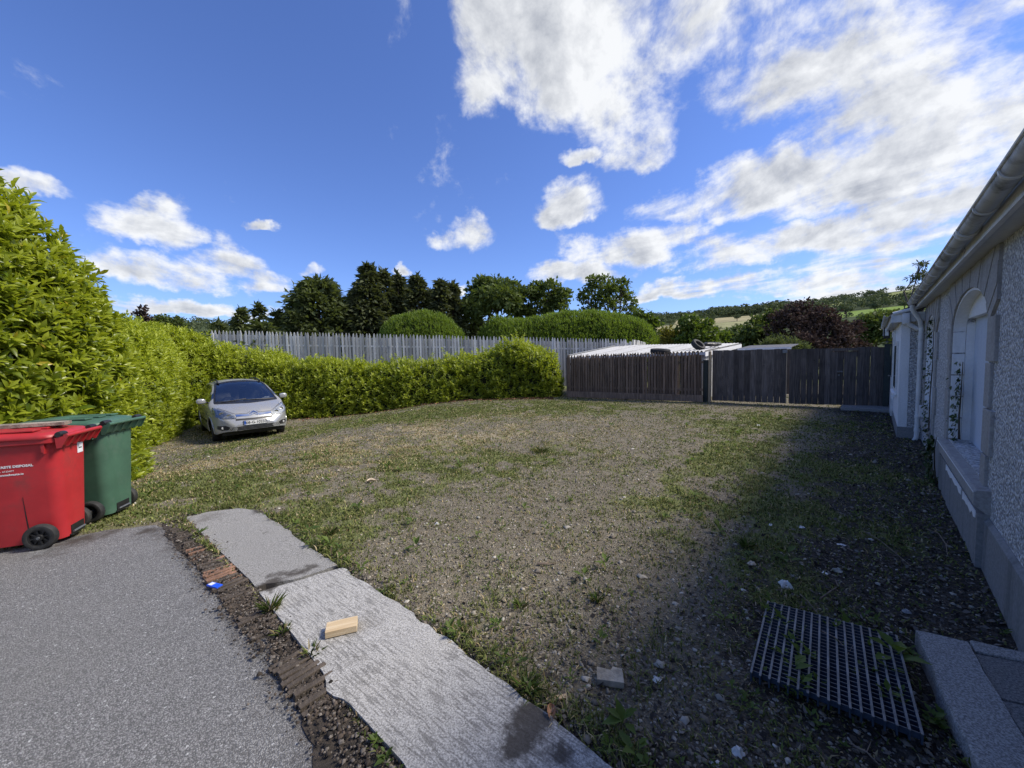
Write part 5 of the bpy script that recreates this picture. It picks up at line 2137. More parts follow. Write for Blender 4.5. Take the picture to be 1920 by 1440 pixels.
def hill_tree_proto():
    r = np.random.default_rng(5)
    root = thing('hill_tree', 'single dark tree standing among the fields on the far hill', 'tree', (0, 0, 0), 0, 'single trees among the hillside fields')
    C = np.concatenate([rand_dirs(9, r) * np.array([2.6, 2.6, 1.5]) + np.array([0, 0, 5.6])])
    V, F, t = leaf_cloud(C, np.full(len(C), 2.2), 60, .40, r, .9)
    mb = MB()
    mb.tube([(0, 0, -1), (.1, 0, 2.4), (.0, .1, 5)], [.5, .36, .2], 8)
    for a in (.4, 2.2, 4.1):
        mb.tube([(.05, 0, 2.6), (1.6 * math.cos(a), 1.6 * math.sin(a), 4.8)], [.24, .1], 6)
    mb.build('trunk', G_BARK, root)
    link('crown', np_mesh('crown', V, F, G_WOODS, False, tint=t), root)['kind'] = 'stuff'
    return root


HILL_LABELS = ['small round bush standing in the straw coloured hillside field', 'larger lone tree between the straw field and the wood above it', 'small tree near the copper tree in the straw coloured field', 'tree at the left end of the bright green hillside field',
               'spreading tree in front of the bright green hillside field', 'dark tree at the right end of the bright green field', 'tiny bush toward the left end of the straw coloured field', 'rounded tree beside the pale field left of the skyline poplar', 'dark hillside tree just left of the house gutter']
ht = hill_tree_proto()
for i, (px, rad, s) in enumerate([(1338, 640, .62), (1382, 610, 1.05), (1422, 640, .62), (1548, 520, 1.05), (1586, 505, 1.45), (1640, 510, 1.45), (1300, 640, .5), (1255, 590, 1.0), (1695, 520, 1.1)]):
    o = ht if i == 0 else ht.copy()
    if i:
        COL.objects.link(o)
        for ch in list(ht.children):
            c = ch.copy()
            COL.objects.link(c)
            c.parent = o
    p = hill_point(px, rad)
    o.location = p
    o.scale = (s, s, s)
    o['label'] = HILL_LABELS[i]
    o.rotation_euler = (0, 0, i * 1.3)
# tall poplar on the near skyline
p = hill_point(1281, 430)
conifer('poplar_tree', 'slim upright poplar standing on the far skyline', p[0], p[1], 21, 3.2, 1800, G_CYPRESS, 99, True, base=p[2] - 1, spray=1.5)
# cottages low on the hill
for k, (px, w) in enumerate(((1386, 9), (1399, 6))):
    p = hill_point(px, 330)
    lab = ('white cottage with slate roof among trees below the straw coloured field', 'smaller white outbuilding beside the far hillside cottage')[k]
    co = thing('cottage', lab, 'house', (p[0], p[1], p[2] + .8), -.5)
    MB().box(-w / 2, w / 2, -2.6, 2.6, -2, 3.0).build('wall', G_COTTAGE, co)
    MB().prism([(-2.9, 2.9), (2.9, 2.9), (0, 5.2)], -w / 2 - .2, w / 2 + .2, 'yz').build('roof', G_SLATE, co)
    for s in (-.3, .0, .3):
        MB().box(s * w - .45, s * w + .45, -2.66, -2.59, 1.0, 2.1).build('window', G_CABIN, co)
    MB().box(w / 2 - 1.4, w / 2 - .6, -.4, .4, 4.4, 6.0).build('chimney', G_COTTAGE, co)
# ------------------------------------------------------------------ wheelie bins


def wheelie_bin(name, label, org, rz, mat, h=1.0, w=.55, track=.225):
    """frame of its own: x toward the rear (handle and wheels), y along the axle, the rear foot at the origin"""
    root = thing(name, label, 'wheelie bin', org, rz)
    rings = []
    for f in np.linspace(0, 1, 9):
        z = .045 + f * (h - .045)
        d = .50 + .19 * f
        ww = w - .13 + .11 * f
        rear = -.015 + .030 * f
        rad = .085
        rings.append([(p[0], p[1], z) for p in rrect(d, ww, rad, 5, rear - d / 2, 0)])
    inner = [(p[0] * .999, p[1] * .97, .03) for p in rrect(.44, w - .19, .07, 5, -.015 - .25, 0)]
    mb = MB()
    mb.loft([inner] + rings)
    body = mb.build('body', mat, root, True, 50)
    # rim collar
    mb = MB()
    d = .72
    o0 = [rrect(d, w + .012, .09, 5, .035 - d / 2 + .005, 0), rrect(d + .03, w + .035, .10, 5, .035 - d / 2 + .005, 0)]
    mb.loft([[(p[0], p[1], h - .045) for p in o0[0]], [(p[0], p[1], h - .035) for p in o0[1]], [(p[0], p[1], h + .0) for p in o0[1]], [(p[0], p[1], h + .006) for p in o0[0]]])
    mb.build('rim', mat, root, True, 40)
    # lifting ribs under the rim, on the sides
    mb = MB()
    for s in (-1, 1):
        for x in (-.06, -.42):
            mb.prism([(x - .012, h - .045), (x + .012, h - .045), (x + .008, h - .13), (x - .008, h - .11)], s * (w / 2 - .035), s * (w / 2 + .008), 'xz')
    mb.build('rim_rib', mat, root)
    # shade of the corner groove above the wheel, put in as a black wedge
    for s in (-1, 1):
        mb = MB()
        y0 = s * ((w - .13) / 2 - .002)
        y1 = s * ((w - .13) / 2 + .055 * .42 + .001)
        a = [(-.245, y0, .06), (-.225, y0 + s * .006, .06), (-.238, y1 + s * .004, .47)]
        mb.add(a + [(q[0], q[1] - s * .01, q[2]) for q in a], [(0, 1, 2), (3, 5, 4), (0, 3, 4, 1), (1, 4, 5, 2), (2, 5, 3, 0)])
        mb.build('groove_shade', G_BLACK, root)
    # lid: shallow dome with a lip that hangs over the front
    mb = MB()
    L, Wd = .735, w + .06
    cx = .03 - L / 2
    lev = [(1.0, 0.0), (1.015, .012), (1.0, .030), (.95, .046), (.80, .058), (.45, .068), (.05, .070)]
    mb.loft([[(cx + (p[0] - cx) * s, p[1] * s, h + .008 + z - .02 * ((p[0] - cx) / L)) for p in rrect(L, Wd, .10, 6, cx, 0)] for s, z in lev])
    lid = mb.build('lid', mat, root, True, 35)
    mb = MB()
    for y in (-.17, 0, .17):
        mb.box(-.55, -.12, y - .05, y + .05, h + .066, h + .082, .006)
    mb.build('lid_panel', mat, lid)
    # rear hand grip: bar, curved skirt below it and stiffening ribs
    grip = MB()
    grip.tube([(.095, -w / 2 - .01, h + .016), (.108, 0, h + .020), (.095, w / 2 + .01, h + .016)], .017, 10)
    gb = grip.build('handle', mat, root, True)
    mb = MB()
    n = 10
    for s0, s1 in ((-1, 1),):
        up, dn = [], []
        for i in range(n + 1):
            y = (w / 2 + .01) * (-1 + 2 * i / n)
            up.append((.104, y, h + .016))
            dn.append((.048, y, h - .075))
        V = up + dn + [(p[0] - .006, p[1], p[2]) for p in up] + [(p[0] - .006, p[1], p[2]) for p in dn]
        k = n + 1
        F = []
        for i in range(n):
            F += [(i, i + 1, k + i + 1, k + i), (2 * k + i, 3 * k + i, 3 * k + i + 1, 2 * k + i + 1)]
        mb.add(V, F)
    mb.build('handle_skirt', mat, root)
    for i in range(6):
        y = (w / 2 + .008) * (-1 + 2 * i / 5)
        m2 = MB()
        m2.prism([(.025, h + .004), (.102, h + .018), (.110, h + .006), (.062, h - .085), (.03, h - .09)], y - .0035, y + .0035, 'xz')
        m2.build('handle_rib', mat, root)
    for s in (-1, 1):
        m2 = MB()
        m2.lathe([(.0, -.045), (.022, -.045), (.026, -.03), (.026, .03), (.022, .045), (0, .045)], 'y', (.048, s * (w / 2 - .03), h + .030), 14)
        m2.build('hinge_pin', G_BLACK, root, True)
    # axle, wheels
    ax, az_, rw = -.135, .110, .110
    MB().tube([(ax, -track - .04, az_), (ax, track + .04, az_)], .011, 10).build('axle', G_STEEL, root, True)
    MB().box(-.16, -.008, -.10, .10, .046, .058).build('recess_shade', G_BLACK, root)  # black plate put in for the shade of the axle hollow
    for s in (-1, 1):
        y = s * track
        t = MB()
        t.lathe([(rw * .66, -.030), (rw * .80, -.034), (rw * .93, -.030), (rw, -.018), (rw, .018), (rw * .93, .030), (rw * .80, .034), (rw * .66, .030), (rw * .66, -.030)], 'y', (ax, y, az_), 32)
        wh = t.build('wheel', G_RUBBER, root, True, 40)
        rm = MB()
        rm.lathe([(rw * .665, -.026), (rw * .60, -.026), (rw * .60, .026), (rw * .665, .026)], 'y', (ax, y, az_), 32)
        rm.lathe([(0, -.030), (.026, -.030), (.030, -.02), (.030, .02), (.026, .030), (0, .030)], 'y', (ax, y, az_), 16)
        rm.lathe([(.028, -.004), (rw * .61, -.004), (rw * .61, .004), (.028, .004)], 'y', (ax, y, az_), 24)
        for k in range(8):
            a = 2 * math.pi * k / 8 + .2
            c = np.array([ax + .053 * math.cos(a), y, az_ + .053 * math.sin(a)])
            rm.obox(c, (.026 * math.cos(a), 0, .026 * math.sin(a)), (0, .018, 0), (-.004 * math.sin(a), 0, .004 * math.cos(a)))
        rm.build('rim_disc', G_BLACK, wh, True, 30)
    # shade of the notch low on the rear wall, as a black block
    MB().box(-.0175, -.006, -.085, .085, .042, .135).build('notch_shade', G_BLACK, root)
    MB().tube([(.002, -.075, .075), (.002, .075, .075)], .009, 8).build('step_bar', G_STEEL, root, True)
    return root


def text_mesh(body, size, mat, name='lettering', spacing=1.0, bold=0.0, align='LEFT', extrude=.0006):
    cu = bpy.data.curves.new('lettering', 'FONT')
    cu.body = body
    cu.size = size
    cu.align_x = align
    cu.extrude = extrude
    cu.offset = bold
    cu.space_character = spacing
    cu.resolution_u = 3
    to = bpy.data.objects.new('tmp_text', cu)
    COL.objects.link(to)
    dg = bpy.context.evaluated_depsgraph_get()
    me = bpy.data.meshes.new_from_object(to.evaluated_get(dg))
    bpy.data.objects.remove(to)
    bpy.data.curves.remove(cu)
    me.name = name
    me.materials.clear()
    me.materials.append(mat)
    return me


RZ_RED = math.atan2(.373, .928)
RZ_GRN = math.atan2(.229, .973)
red = wheelie_bin('wheelie_bin', 'red plastic wheelie bin with white waste disposal lettering', (-4.095, 3.525, .008), RZ_RED, G_RED, .965, .47, .225)
grn = wheelie_bin('wheelie_bin', 'green plastic wheelie bin standing behind the red one', (-4.24, 4.09, .004), RZ_GRN, G_GREEN, .985, .50, .235)


def red_print():
    h, w = .965, .47

    def side_y(z):
        f = (z - .045) / (h - .045)
        return -(w - .13 + .11 * f) / 2 - .0015
    lean = math.atan(.055 / (h - .045))
    for txt, size, z, xr, bold in (('CLONMEL WASTE DISPOSAL', .028, .735, -.125, .0012), ('Tel: 052 - 6125477', .020, .700, -.245, .0), ('www.clonmelwaste.ie', .025, .668, -.19, .0006)):
        me = text_mesh(txt, size, G_WHITEPRINT, 'lettering', 1.02, bold, 'RIGHT')
        o = link('lettering', me, red)
        o.location = (xr - .02, side_y(z), z)
        o.rotation_euler = (math.pi / 2 + lean, 0, 0)
    # sticker on the rear wall, high on the far side
    z0, z1 = .775, .875
    mb = MB()

    def rx(z):
        f = (z - .045) / (h - .045)
        return -.015 + .030 * f + .0025
    mb.add([(rx(z0), .055, z0), (rx(z0), .130, z0), (rx(z1), .130, z1), (rx(z1), .055, z1), (rx(z0) - .002, .055, z0), (rx(z0) - .002, .130, z0), (rx(z1) - .002, .130, z1), (rx(z1) - .002, .055, z1)],
           [(0, 1, 2, 3), (7, 6, 5, 4), (0, 4, 5, 1), (1, 5, 6, 2), (2, 6, 7, 3), (3, 7, 4, 0)])
    st = mb.build('sticker', G_STICKER, red)
    mb = MB()
    mb.add([(rx(.815) + .0008, .07, .815), (rx(.815) + .0008, .115, .815), (rx(.826) + .0008, .115, .826), (rx(.826) + .0008, .07, .826)], [(0, 1, 2, 3)])
    mb.build('printed_mark', G_CREST, st)


red_print()


def green_crest():
    # worn pale shield moulded on the side
    h, w = .985, .50
    pts = [(-.10, .86), (.08, .86), (.085, .80), (.06, .73), (-.005, .68), (-.07, .73), (-.105, .80)]

    def side_y(z):
        f = (z - .045) / (h - .045)
        return -(w - .13 + .11 * f) / 2
    mb = MB()
    n = len(pts)
    V = [(-.25 + p[0], side_y(p[1]) - .0025, p[1]) for p in pts] + [(-.25 + p[0], side_y(p[1]) + .002, p[1]) for p in pts]
    mb.add(V, [tuple(range(n))] + [(i, (i + 1) % n, n + (i + 1) % n, n + i) for i in range(n)])
    mb.build('moulded_crest', G_CREST, grn)


green_crest()
plank = thing('wooden_board', 'short weathered grey board lying on the lid of the red bin', 'board', (-4.40, 3.45, 1.062), RZ_RED + .03)
pm = MB()
pm.loft([[(-.28, -.07, 0), (.29, -.075, 0), (.29, -.075, .028), (-.28, -.07, .030)], [(-.285, .0, 0), (.285, .0, 0), (.285, .0, .030), (-.285, .0, .034)], [(-.27, .075, 0), (.27, .07, 0), (.27, .07, .026), (-.27, .075, .028)]])
pm.build('timber', plain('weathered_board', (.30, .25, .20), .85, var=.45, scale=14, bump=.5), plank)
MB().lathe([(.0, .0355), (.006, .0352), (.006, .031)], 'z', (-.2, .02, 0), 8).build('nail', G_DARKMETAL, plank)

# ------------------------------------------------------------------ the silver car


def build_car():
    ZX = [(-2.30, .62), (-2.27, .80), (-2.24, 1.02), (-2.15, 1.30), (-2.0, 1.50), (-1.7, 1.60), (-1.0, 1.655), (-.4, 1.665), (.1, 1.635), (.45, 1.55), (.8, 1.37), (1.15, 1.175), (1.36, 1.065), (1.55, 1.02), (1.8, .955), (1.98, .885), (2.10, .81), (2.18, .735), (2.235, .66), (2.275, .58), (2.29, .50)]
    zx = np.array(ZX)

    def ztop(x):
        # smooth by averaging
        return sum(np.interp(x + d, zx[:, 0], zx[:, 1]) for d in (-.06, -.03, 0, .03, .06)) / 5

    def zbot(x):
        return .23 + .10 * sst(1.7, 2.29, x) + .14 * sst(-1.9, -2.3, x)

    def wid(x):
        f = np.clip((x - .9) / 1.39, 0, 1)
        b = np.clip((-x - 1.2) / 1.1, 0, 1)
        return .905 * (1 - .10 * f ** 2 - .40 * f ** 7.5 - .05 * b ** 2 - .16 * b ** 8)

    def half(x, z):
        zt, zb = ztop(x), zbot(x)
        W = wid(x)
        y = W * (1 - .05 * np.clip((.55 - z) / .35, 0, 1) ** 2)
        y = y - np.maximum(z - .98, 0) * .36 - np.maximum(z - .80, 0) * .06
        c = np.where(x > 1.3, .17, .15)
        t = np.clip((z - (zt - c)) / c, 0, 1)
        y = y * np.power(np.clip(1 - t ** 2.4, 0, 1), .5)
        return np.maximum(y, 0.0)

    xs = np.concatenate([np.linspace(-2.30, -2.0, 16)[:-1], np.linspace(-2.0, 1.6, 72)[:-1], np.linspace(1.6, 2.29, 46)])
    m = 44
    V = []
    for x in xs:
        zt, zb = float(ztop(x)), float(zbot(x))
        t = np.linspace(0, 1, m)
        t = 1 - (1 - t) ** 1.55
        z = zb + (zt - zb) * t
        y = half(np.full(m, x), z)
        V.append(np.stack([np.full(m, x), y, z], -1))
    V = np.array(V)
    n = len(xs)
    full = np.concatenate([V, V[:, ::-1][:, 1:] * np.array([1, -1, 1])], 1)
    k = full.shape[1]
    P = full.reshape(-1, 3)
    F = grid_mesh_faces(n, k)
    caps = [[i for i in range(k)], [(n - 1) * k + i for i in range(k)]]
    bvh = BVHTree.FromPolygons([tuple(p) for p in P], [tuple(f) for f in F] + [tuple(c) for c in caps])
    root = thing('parked_car', 'dusty silver people carrier parked against the laurel hedge', 'car', (0, 0, 0))
    C = P[F].mean(1)
    nr = norm(np.cross(P[F[:, 2]] - P[F[:, 0]], P[F[:, 3]] - P[F[:, 1]]))
    cx, cy, cz = C.T
    ay = np.abs(cy)

    def ws_side(z):
        return .745 - (z - 1.08) * .30

    def ws_zone(grow=0.0):
        x0 = 1.30 + grow - .0 * ay
        topx = .15 - grow
        return (cx < x0 - .10 * (ay / .75) ** 2) & (cx > topx) & (ay < ws_side(cz) + grow) & (cz > 1.075 - grow) & (ay < half(cx, np.full(cx.shape, 1.08)) * 10)

    def side_zone(x0, x1, grow=0.0):
        lo = 1.03 + .03 * (cx < -.9)
        hi = 1.515
        slope = np.where(cx > .1, ztop(cx) - .115, hi)
        return (cx > x0) & (cx < x1) & (cz > lo) & (cz < np.minimum(hi, slope)) & (ay > ws_side(cz) - .03 + .0 * cz) & (cx < 1.12)
    hole = ws_zone() | side_zone(-1.95, -1.12) | side_zone(-1.02, -.16) | side_zone(-.06, .62) | side_zone(.70, 1.10)
    for xa in (-1.36, 1.37):
        hole |= ((cx - xa) ** 2 + (cz - .315) ** 2 < .365 ** 2) & (ay > .5)
    keep = ~hole
    flip = F[:, ::-1]
    body = np_mesh('body', P, flip[keep], G_PAINT, True)
    bm = bmesh.new()
    bm.from_mesh(body)
    bm.verts.ensure_lookup_table()
    for c in caps:
        try:
            f = bm.faces.new([bm.verts[i] for i in c])
            f.smooth = True
        except Exception:
            pass
    bmesh.ops.recalc_face_normals(bm, faces=bm.faces)
    bmesh.ops.delete(bm, geom=[v for v in bm.verts if not v.link_faces], context='VERTS')
    bm.to_mesh(body)
    bm.free()
    link('body', body, root)

    def proj(pt, axis):
        if axis == 'front':
            o, d = Vector((4, pt[0], pt[1])), Vector((-1, 0, 0))
        elif axis == 'left':
            o, d = Vector((pt[0], 3, pt[1])), Vector((0, -1, 0))
        elif axis == 'right':
            o, d = Vector((pt[0], -3, pt[1])), Vector((0, 1, 0))
        elif axis == 'top':
            o, d = Vector((pt[0], pt[1], 4)), Vector((0, 0, -1))
        h = bvh.ray_cast(o, d)
        if h[0] is None:
            return None
        nn = h[1]
        if nn.dot(d) > 0:
            nn = -nn
        return h[0], nn

    def patch(name, poly, axis, mat, off=.004, parent=root, rings=4, sub=6, thick=.0, smooth=True):
        """outline laid on the body's surface"""
        pl = np.array(poly, float)
        pts = []
        for i in range(len(pl)):
            a, c = pl[i], pl[(i + 1) % len(pl)]
            for j in range(sub):
                pts.append(a + (c - a) * j / sub)
        pts = np.array(pts)
        ctr = pts.mean(0)
        Vv = []
        last = None
        lev = [1 - q / rings for q in range(rings)]
        for s in lev:
            for p in pts:
                q = ctr + (p - ctr) * s
                h = proj(q, axis)
                if h is None:
                    h = last if last else (Vector((2.1, q[0], q[1])), Vector((1, 0, 0)))
                last = h
                Vv.append(h[0] + h[1] * off)
        h = proj(ctr, axis) or last
        Vv.append(h[0] + h[1] * off)
        N = len(pts)
        Ff = []
        for r_ in range(rings - 1):
            for j in range(N):
                k2 = (j + 1) % N
                Ff.append((r_ * N + j, r_ * N + k2, (r_ + 1) * N + k2, (r_ + 1) * N + j))
        for j in range(N):
            Ff.append(((rings - 1) * N + j, (rings - 1) * N + (j + 1) % N, rings * N))
        mb = MB()
        mb.add(Vv, Ff)
        return mb.build(name, mat, parent, smooth, 60)

    # screen and side glass sit in the openings, with a black band at the edge
    wsp = [(-.765, 1.06), (-.40, 1.045), (0, 1.04), (.40, 1.045), (.765, 1.06), (.705, 1.30), (.60, 1.565), (.30, 1.60), (0, 1.607), (-.30, 1.60), (-.60, 1.565), (-.705, 1.30)]
    ws = patch('windscreen', wsp, 'front', G_GLASS, .004, rings=5)
    band = []
    for i in range(len(wsp)):
        pass

    def strip(name, a_list, b_list, axis, mat, off, parent=root):
        Vv, Ff = [], []
        seq = []
        for a, c in zip(a_list, b_list):
            seq.append((a, c))
        fine = []
        for (a, c), (a2, c2) in zip(seq[:-1], seq[1:]):
            for j in range(6):
                t = j / 6
                fine.append((np.array(a) * (1 - t) + np.array(a2) * t, np.array(c) * (1 - t) + np.array(c2) * t))
        fine.append((np.array(seq[-1][0]), np.array(seq[-1][1])))
        ok = []
        for a, c in fine:
            ha, hc = proj(a, axis), proj(c, axis)
            if ha and hc:
                ok.append((ha[0] + ha[1] * off, hc[0] + hc[1] * off))
        for a, c in ok:
            Vv += [a, c]
        for i in range(len(ok) - 1):
            Ff.append((2 * i, 2 * i + 1, 2 * i + 3, 2 * i + 2))
        mb = MB()
        mb.add(Vv, Ff)
        return mb.build(name, mat, parent, True, 60)
    ctr = np.array([0, 1.30])
    outer = [np.array(p) for p in wsp] + [np.array(wsp[0])]
    inner = [ctr + (p - ctr) * np.array([.945, .90]) for p in outer]
    strip('screen_border', outer, inner, 'front', G_BLACK, .006, ws)
    for axis, sg in (('left', 1), ('right', -1)):
        for nm, pl in (('quarter_glass', [(.66, 1.02), (1.16, 1.03), (1.02, 1.17), (.70, 1.37)]), ('side_window', [(-.08, 1.02), (.64, 1.02), (.64, 1.40), (.40, 1.50), (-.08, 1.53)]),
                       ('side_window', [(-1.04, 1.03), (-.14, 1.02), (-.14, 1.53), (-1.0, 1.53)]), ('quarter_glass', [(-1.98, 1.09), (-1.10, 1.05), (-1.08, 1.52), (-1.80, 1.46)])):
            patch(nm, pl, axis, G_GLASS, .003)
        # door seams, sill and lower rubbing strip, handles
        for x in (1.02, -.11, -1.10):
            strip('door_seam', [(x - .006, .36), (x - .006, 1.02)], [(x + .006, .36), (x + .006, 1.02)], axis, G_CABIN, .002)
        strip('rubbing_strip', [(-.95, .50), (.95, .50)], [(-.95, .555), (.95, .555)], axis, G_BLACK, .006)
        for x in (.06, -1.02):
            h = proj((x, .93), axis)
            MB().obox(h[0] + Vector((0, sg * .018, 0)), (.085, 0, 0), (0, .012, 0), (0, 0, .013)).build('door_handle', G_PAINT, root)
        # mirrors
        h = proj((.82, 1.06), axis)
        mr = MB()
        mr.loft([[(c[0], h[0].y + sg * (.05 + o), c[1] + .0) for c in [(cx_ + .90, cz_ + 1.10) for cx_, cz_ in rrect(.10 * q, .145 * q, .04 * q, 4)]] for o, q in ((.0, .55), (.03, .9), (.09, 1.05), (.16, 1.0), (.20, .7), (.21, .4))])
        mo = mr.build('mirror', G_PAINT, root, True, 60)
        MB().tube([(h[0].x + .05, h[0].y - sg * .02, 1.05), (.90, h[0].y + sg * .06, 1.07)], .022, 8).build('mirror_stem', G_BLACK, mo, True)
        # roof rail
        pts = []
        for x in np.linspace(-1.75, .25, 12):
            zt = float(ztop(x))
            yy = float(half(np.array([x]), np.array([zt - .055]))[0])
            pts.append((x, sg * (yy + .0), zt - .02 + .025 * math.sin(math.pi * (x + 1.75) / 2.0) ** .5))
        MB().tube(pts, .020, 8).build('roof_rail', G_BLACK, root, True)
        # wheel arch lip, wheel
        for xa in (-1.36, 1.37):
            lip = []
            for a in np.linspace(-18, 198, 26):
                px_, pz_ = xa + .368 * math.cos(R(a)), .315 + .368 * math.sin(R(a))
                hh = proj((px_, pz_), axis)
                if hh:
                    lip.append(hh[0] + hh[1] * .002)
            MB().tube(lip, .016, 6).build('wheel_arch', G_PAINT, root, True)
            rw, ww = .315, .195
            yc = sg * .775
            t = MB()
            t.lathe([(rw * .68, -ww * .46), (rw * .84, -ww * .5), (rw * .96, -ww * .44), (rw, -ww * .3), (rw, ww * .3), (rw * .96, ww * .44), (rw * .84, ww * .5), (rw * .68, ww * .46), (rw * .68, -ww * .46)], 'y', (0, 0, 0), 36)
            wh = t.build('wheel', G_RUBBER, root, True, 40)
            wh.location = (xa, yc, rw)
            if xa > 0:
                wh.rotation_euler = (0, 0, -.10)
            rm = MB()
            rm.lathe([(rw * .69, sg * ww * .44), (rw * .63, sg * ww * .40), (rw * .61, 0), (rw * .63, -sg * ww * .4)], 'y', (0, 0, 0), 36)
            rm.lathe([(0, sg * ww * .42), (.04, sg * ww * .42), (.055, sg * ww * .36), (.055, 0)], 'y', (0, 0, 0), 18)
            for q in range(7):
                a = 2 * math.pi * q / 7
                cc = .125
                rm.obox((cc * math.cos(a), sg * ww * .35, cc * math.sin(a)), (.075 * math.cos(a), 0, .075 * math.sin(a)), (0, .012, 0), (-.024 * math.sin(a), 0, .024 * math.cos(a)))
            rm.build('rim', G_STEEL, wh, True, 35)
            MB().lathe([(0, -sg * .01), (rw * .6, -sg * .01), (rw * .6, -sg * .02)], 'y', (0, 0, 0), 24).build('brake_shield', G_CABIN, wh)
    # nose: lamps, grille bars, badge, plate, intake
    for sg in (1, -1):
        pl = [(.43, .655), (.415, .72), (.50, .79), (.62, .855), (.74, .905), (.82, .93), (.845, .88), (.84, .79), (.80, .715), (.66, .672)]
        lamp_h = patch('headlamp', [(sg * a, c) for a, c in pl], 'front', G_CHROME, .002, rings=3)
        lamp_h.data.materials.clear()
        lamp_h.data.materials.append(LAMPIN)
        pc = np.mean(np.array(pl), 0)
        edge = [(sg * (pc[0] + (a - pc[0]) * 1.06), pc[1] + (c - pc[1]) * 1.10) for a, c in pl]
        inn = [(sg * (pc[0] + (a - pc[0]) * .97), pc[1] + (c - pc[1]) * .95) for a, c in pl]
        strip('lamp_border', edge + edge[:1], inn + inn[:1], 'front', G_BLACK, .0015, lamp_h)
        patch('lens', [(sg * a, c) for a, c in pl], 'front', G_LAMPGLASS, .012, lamp_h, 3)
        for yy, zz, rr in ((.55, .735, .048), (.69, .79, .055)):
            h = proj((sg * yy, zz), 'front')
            MB().lathe([(0, .0), (rr * .5, .002), (rr, .008), (rr * 1.12, .006)], 'x', (h[0].x + .002, sg * yy, zz), 16).build('reflector', G_CHROME, lamp_h, True)
        # fog lamp pocket at the bumper corner
        patch('fog_lamp_pocket', [(sg * a, c) for a, c in [(.55, .375), (.56, .44), (.64, .485), (.80, .485), (.80, .40), (.72, .36)]], 'front', G_BLACK, .003, rings=3)
        h = proj((sg * .70, .425), 'front')
        MB().lathe([(0, .012), (.030, .010), (.036, .0)], 'x', (h[0].x, sg * .70, .425), 16).build('fog_lamp', LAMPIN, root, True)
        strip('grille_chrome', [(sg * .115, .690), (sg * .41, .700)], [(sg * .105, .742), (sg * .41, .752)], 'front', G_CHROME, .007)
        strip('bonnet_shut_line', [(sg * .07, .800), (sg * .14, .760), (sg * .42, .765), (sg * .60, .862), (sg * .74, .925)], [(sg * .07, .808), (sg * .145, .768), (sg * .415, .773), (sg * .595, .870), (sg * .735, .933)], 'front', G_CABIN, .003)
    # double chevron badge
    for z0 in (.690, .735):
        for sg in (1, -1):
            strip('badge_chevron', [(0, z0 + .050), (sg * .095, z0)], [(0, z0 + .078), (sg * .095, z0 + .028)], 'front', G_CHROME, .012)
    strip('upper_grille', [(-.43, .600), (0, .590), (.43, .600)], [(-.42, .645), (0, .636), (.42, .645)], 'front', G_BLACK, .004)
    patch('lower_intake', [(-.58, .305), (-.2, .295), (.2, .295), (.58, .305), (.50, .425), (.2, .440), (-.2, .440), (-.50, .425)], 'front', G_BLACK, .003, rings=4)
    for z in (.34, .375, .408):
        strip('intake_slat', [(-.52, z - .004), (0, z - .004), (.52, z - .004)], [(-.52, z + .004), (0, z + .004), (.52, z + .004)], 'front', G_CABIN, .010)
    strip('bumper_crease', [(-.62, .296), (-.53, .440), (0, .458), (.53, .440), (.62, .296)], [(-.635, .300), (-.54, .452), (0, .470), (.54, .452), (.635, .300)], 'front', G_PAINT, .012)
    xp = proj((0, .52), 'front')[0].x + .022
    MB().box(xp - .03, xp - .005, -.27, .27, .46, .585).build('plate_holder', G_BLACK, root)
    pt = MB().box(xp - .004, xp, -.26, .26, .467, .578, .003).build('number_plate', G_PLATE, root)
    MB().box(xp + .0002, xp + .0012, -.258, -.215, .469, .576).build('country_band', G_PLATEBLUE, pt)
    me = text_mesh('08-G-10233', .098, G_PLATETEXT, 'lettering', 1.0, .0022, 'CENTER')
    o = link('lettering', me, pt)
    o.location = (xp + .0015, .022, .490)
    o.rotation_euler = (math.pi / 2, 0, math.pi / 2)
    me = text_mesh('IRL', .026, G_PLATE, 'lettering', 1.0, .0, 'CENTER')
    o = link('lettering', me, pt)
    o.location = (xp + .0022, -.236, .478)
    o.rotation_euler = (math.pi / 2, 0, math.pi / 2)
    # wipers
    for a, c in (((-.62, 1.045), (-.02, 1.10)), ((.66, 1.05), (-.10, 1.075))):
        pts = []
        for t in np.linspace(0, 1, 8):
            h = proj((a[0] + (c[0] - a[0]) * t, a[1] + (c[1] - a[1]) * t), 'front')
            pts.append(h[0] + h[1] * .018)
        MB().tube(pts, .009, 6).build('wiper', G_BLACK, root)
    strip('scuttle', [(-.76, 1.02), (0, 1.0), (.76, 1.02)], [(-.77, 1.062), (0, 1.042), (.77, 1.062)], 'front', G_BLACK, .005)
    # underside and cabin
    MB().box(-2.1, 2.0, -.70, .70, .20, .30).build('underbody', G_BLACK, root)
    MB().box(-1.9, 1.9, -.62, .62, .301, .62).build('floor_pan', G_CABIN, root)
    MB().loft([[(1.32, y, .98), (.95, y, 1.05), (.80, y, .98), (.80, y, .75), (1.35, y, .75)] for y in (-.70, .70)]).build('dashboard', G_CABIN, root)
    st = MB()
    st.tube([(.72 - .08 * math.sin(t), -.36 + .18 * math.cos(t), .98 + .17 * math.sin(t)) for t in np.linspace(0, 6.283, 20)], .014, 6)
    st.build('steering_wheel', G_BLACK, root, True)
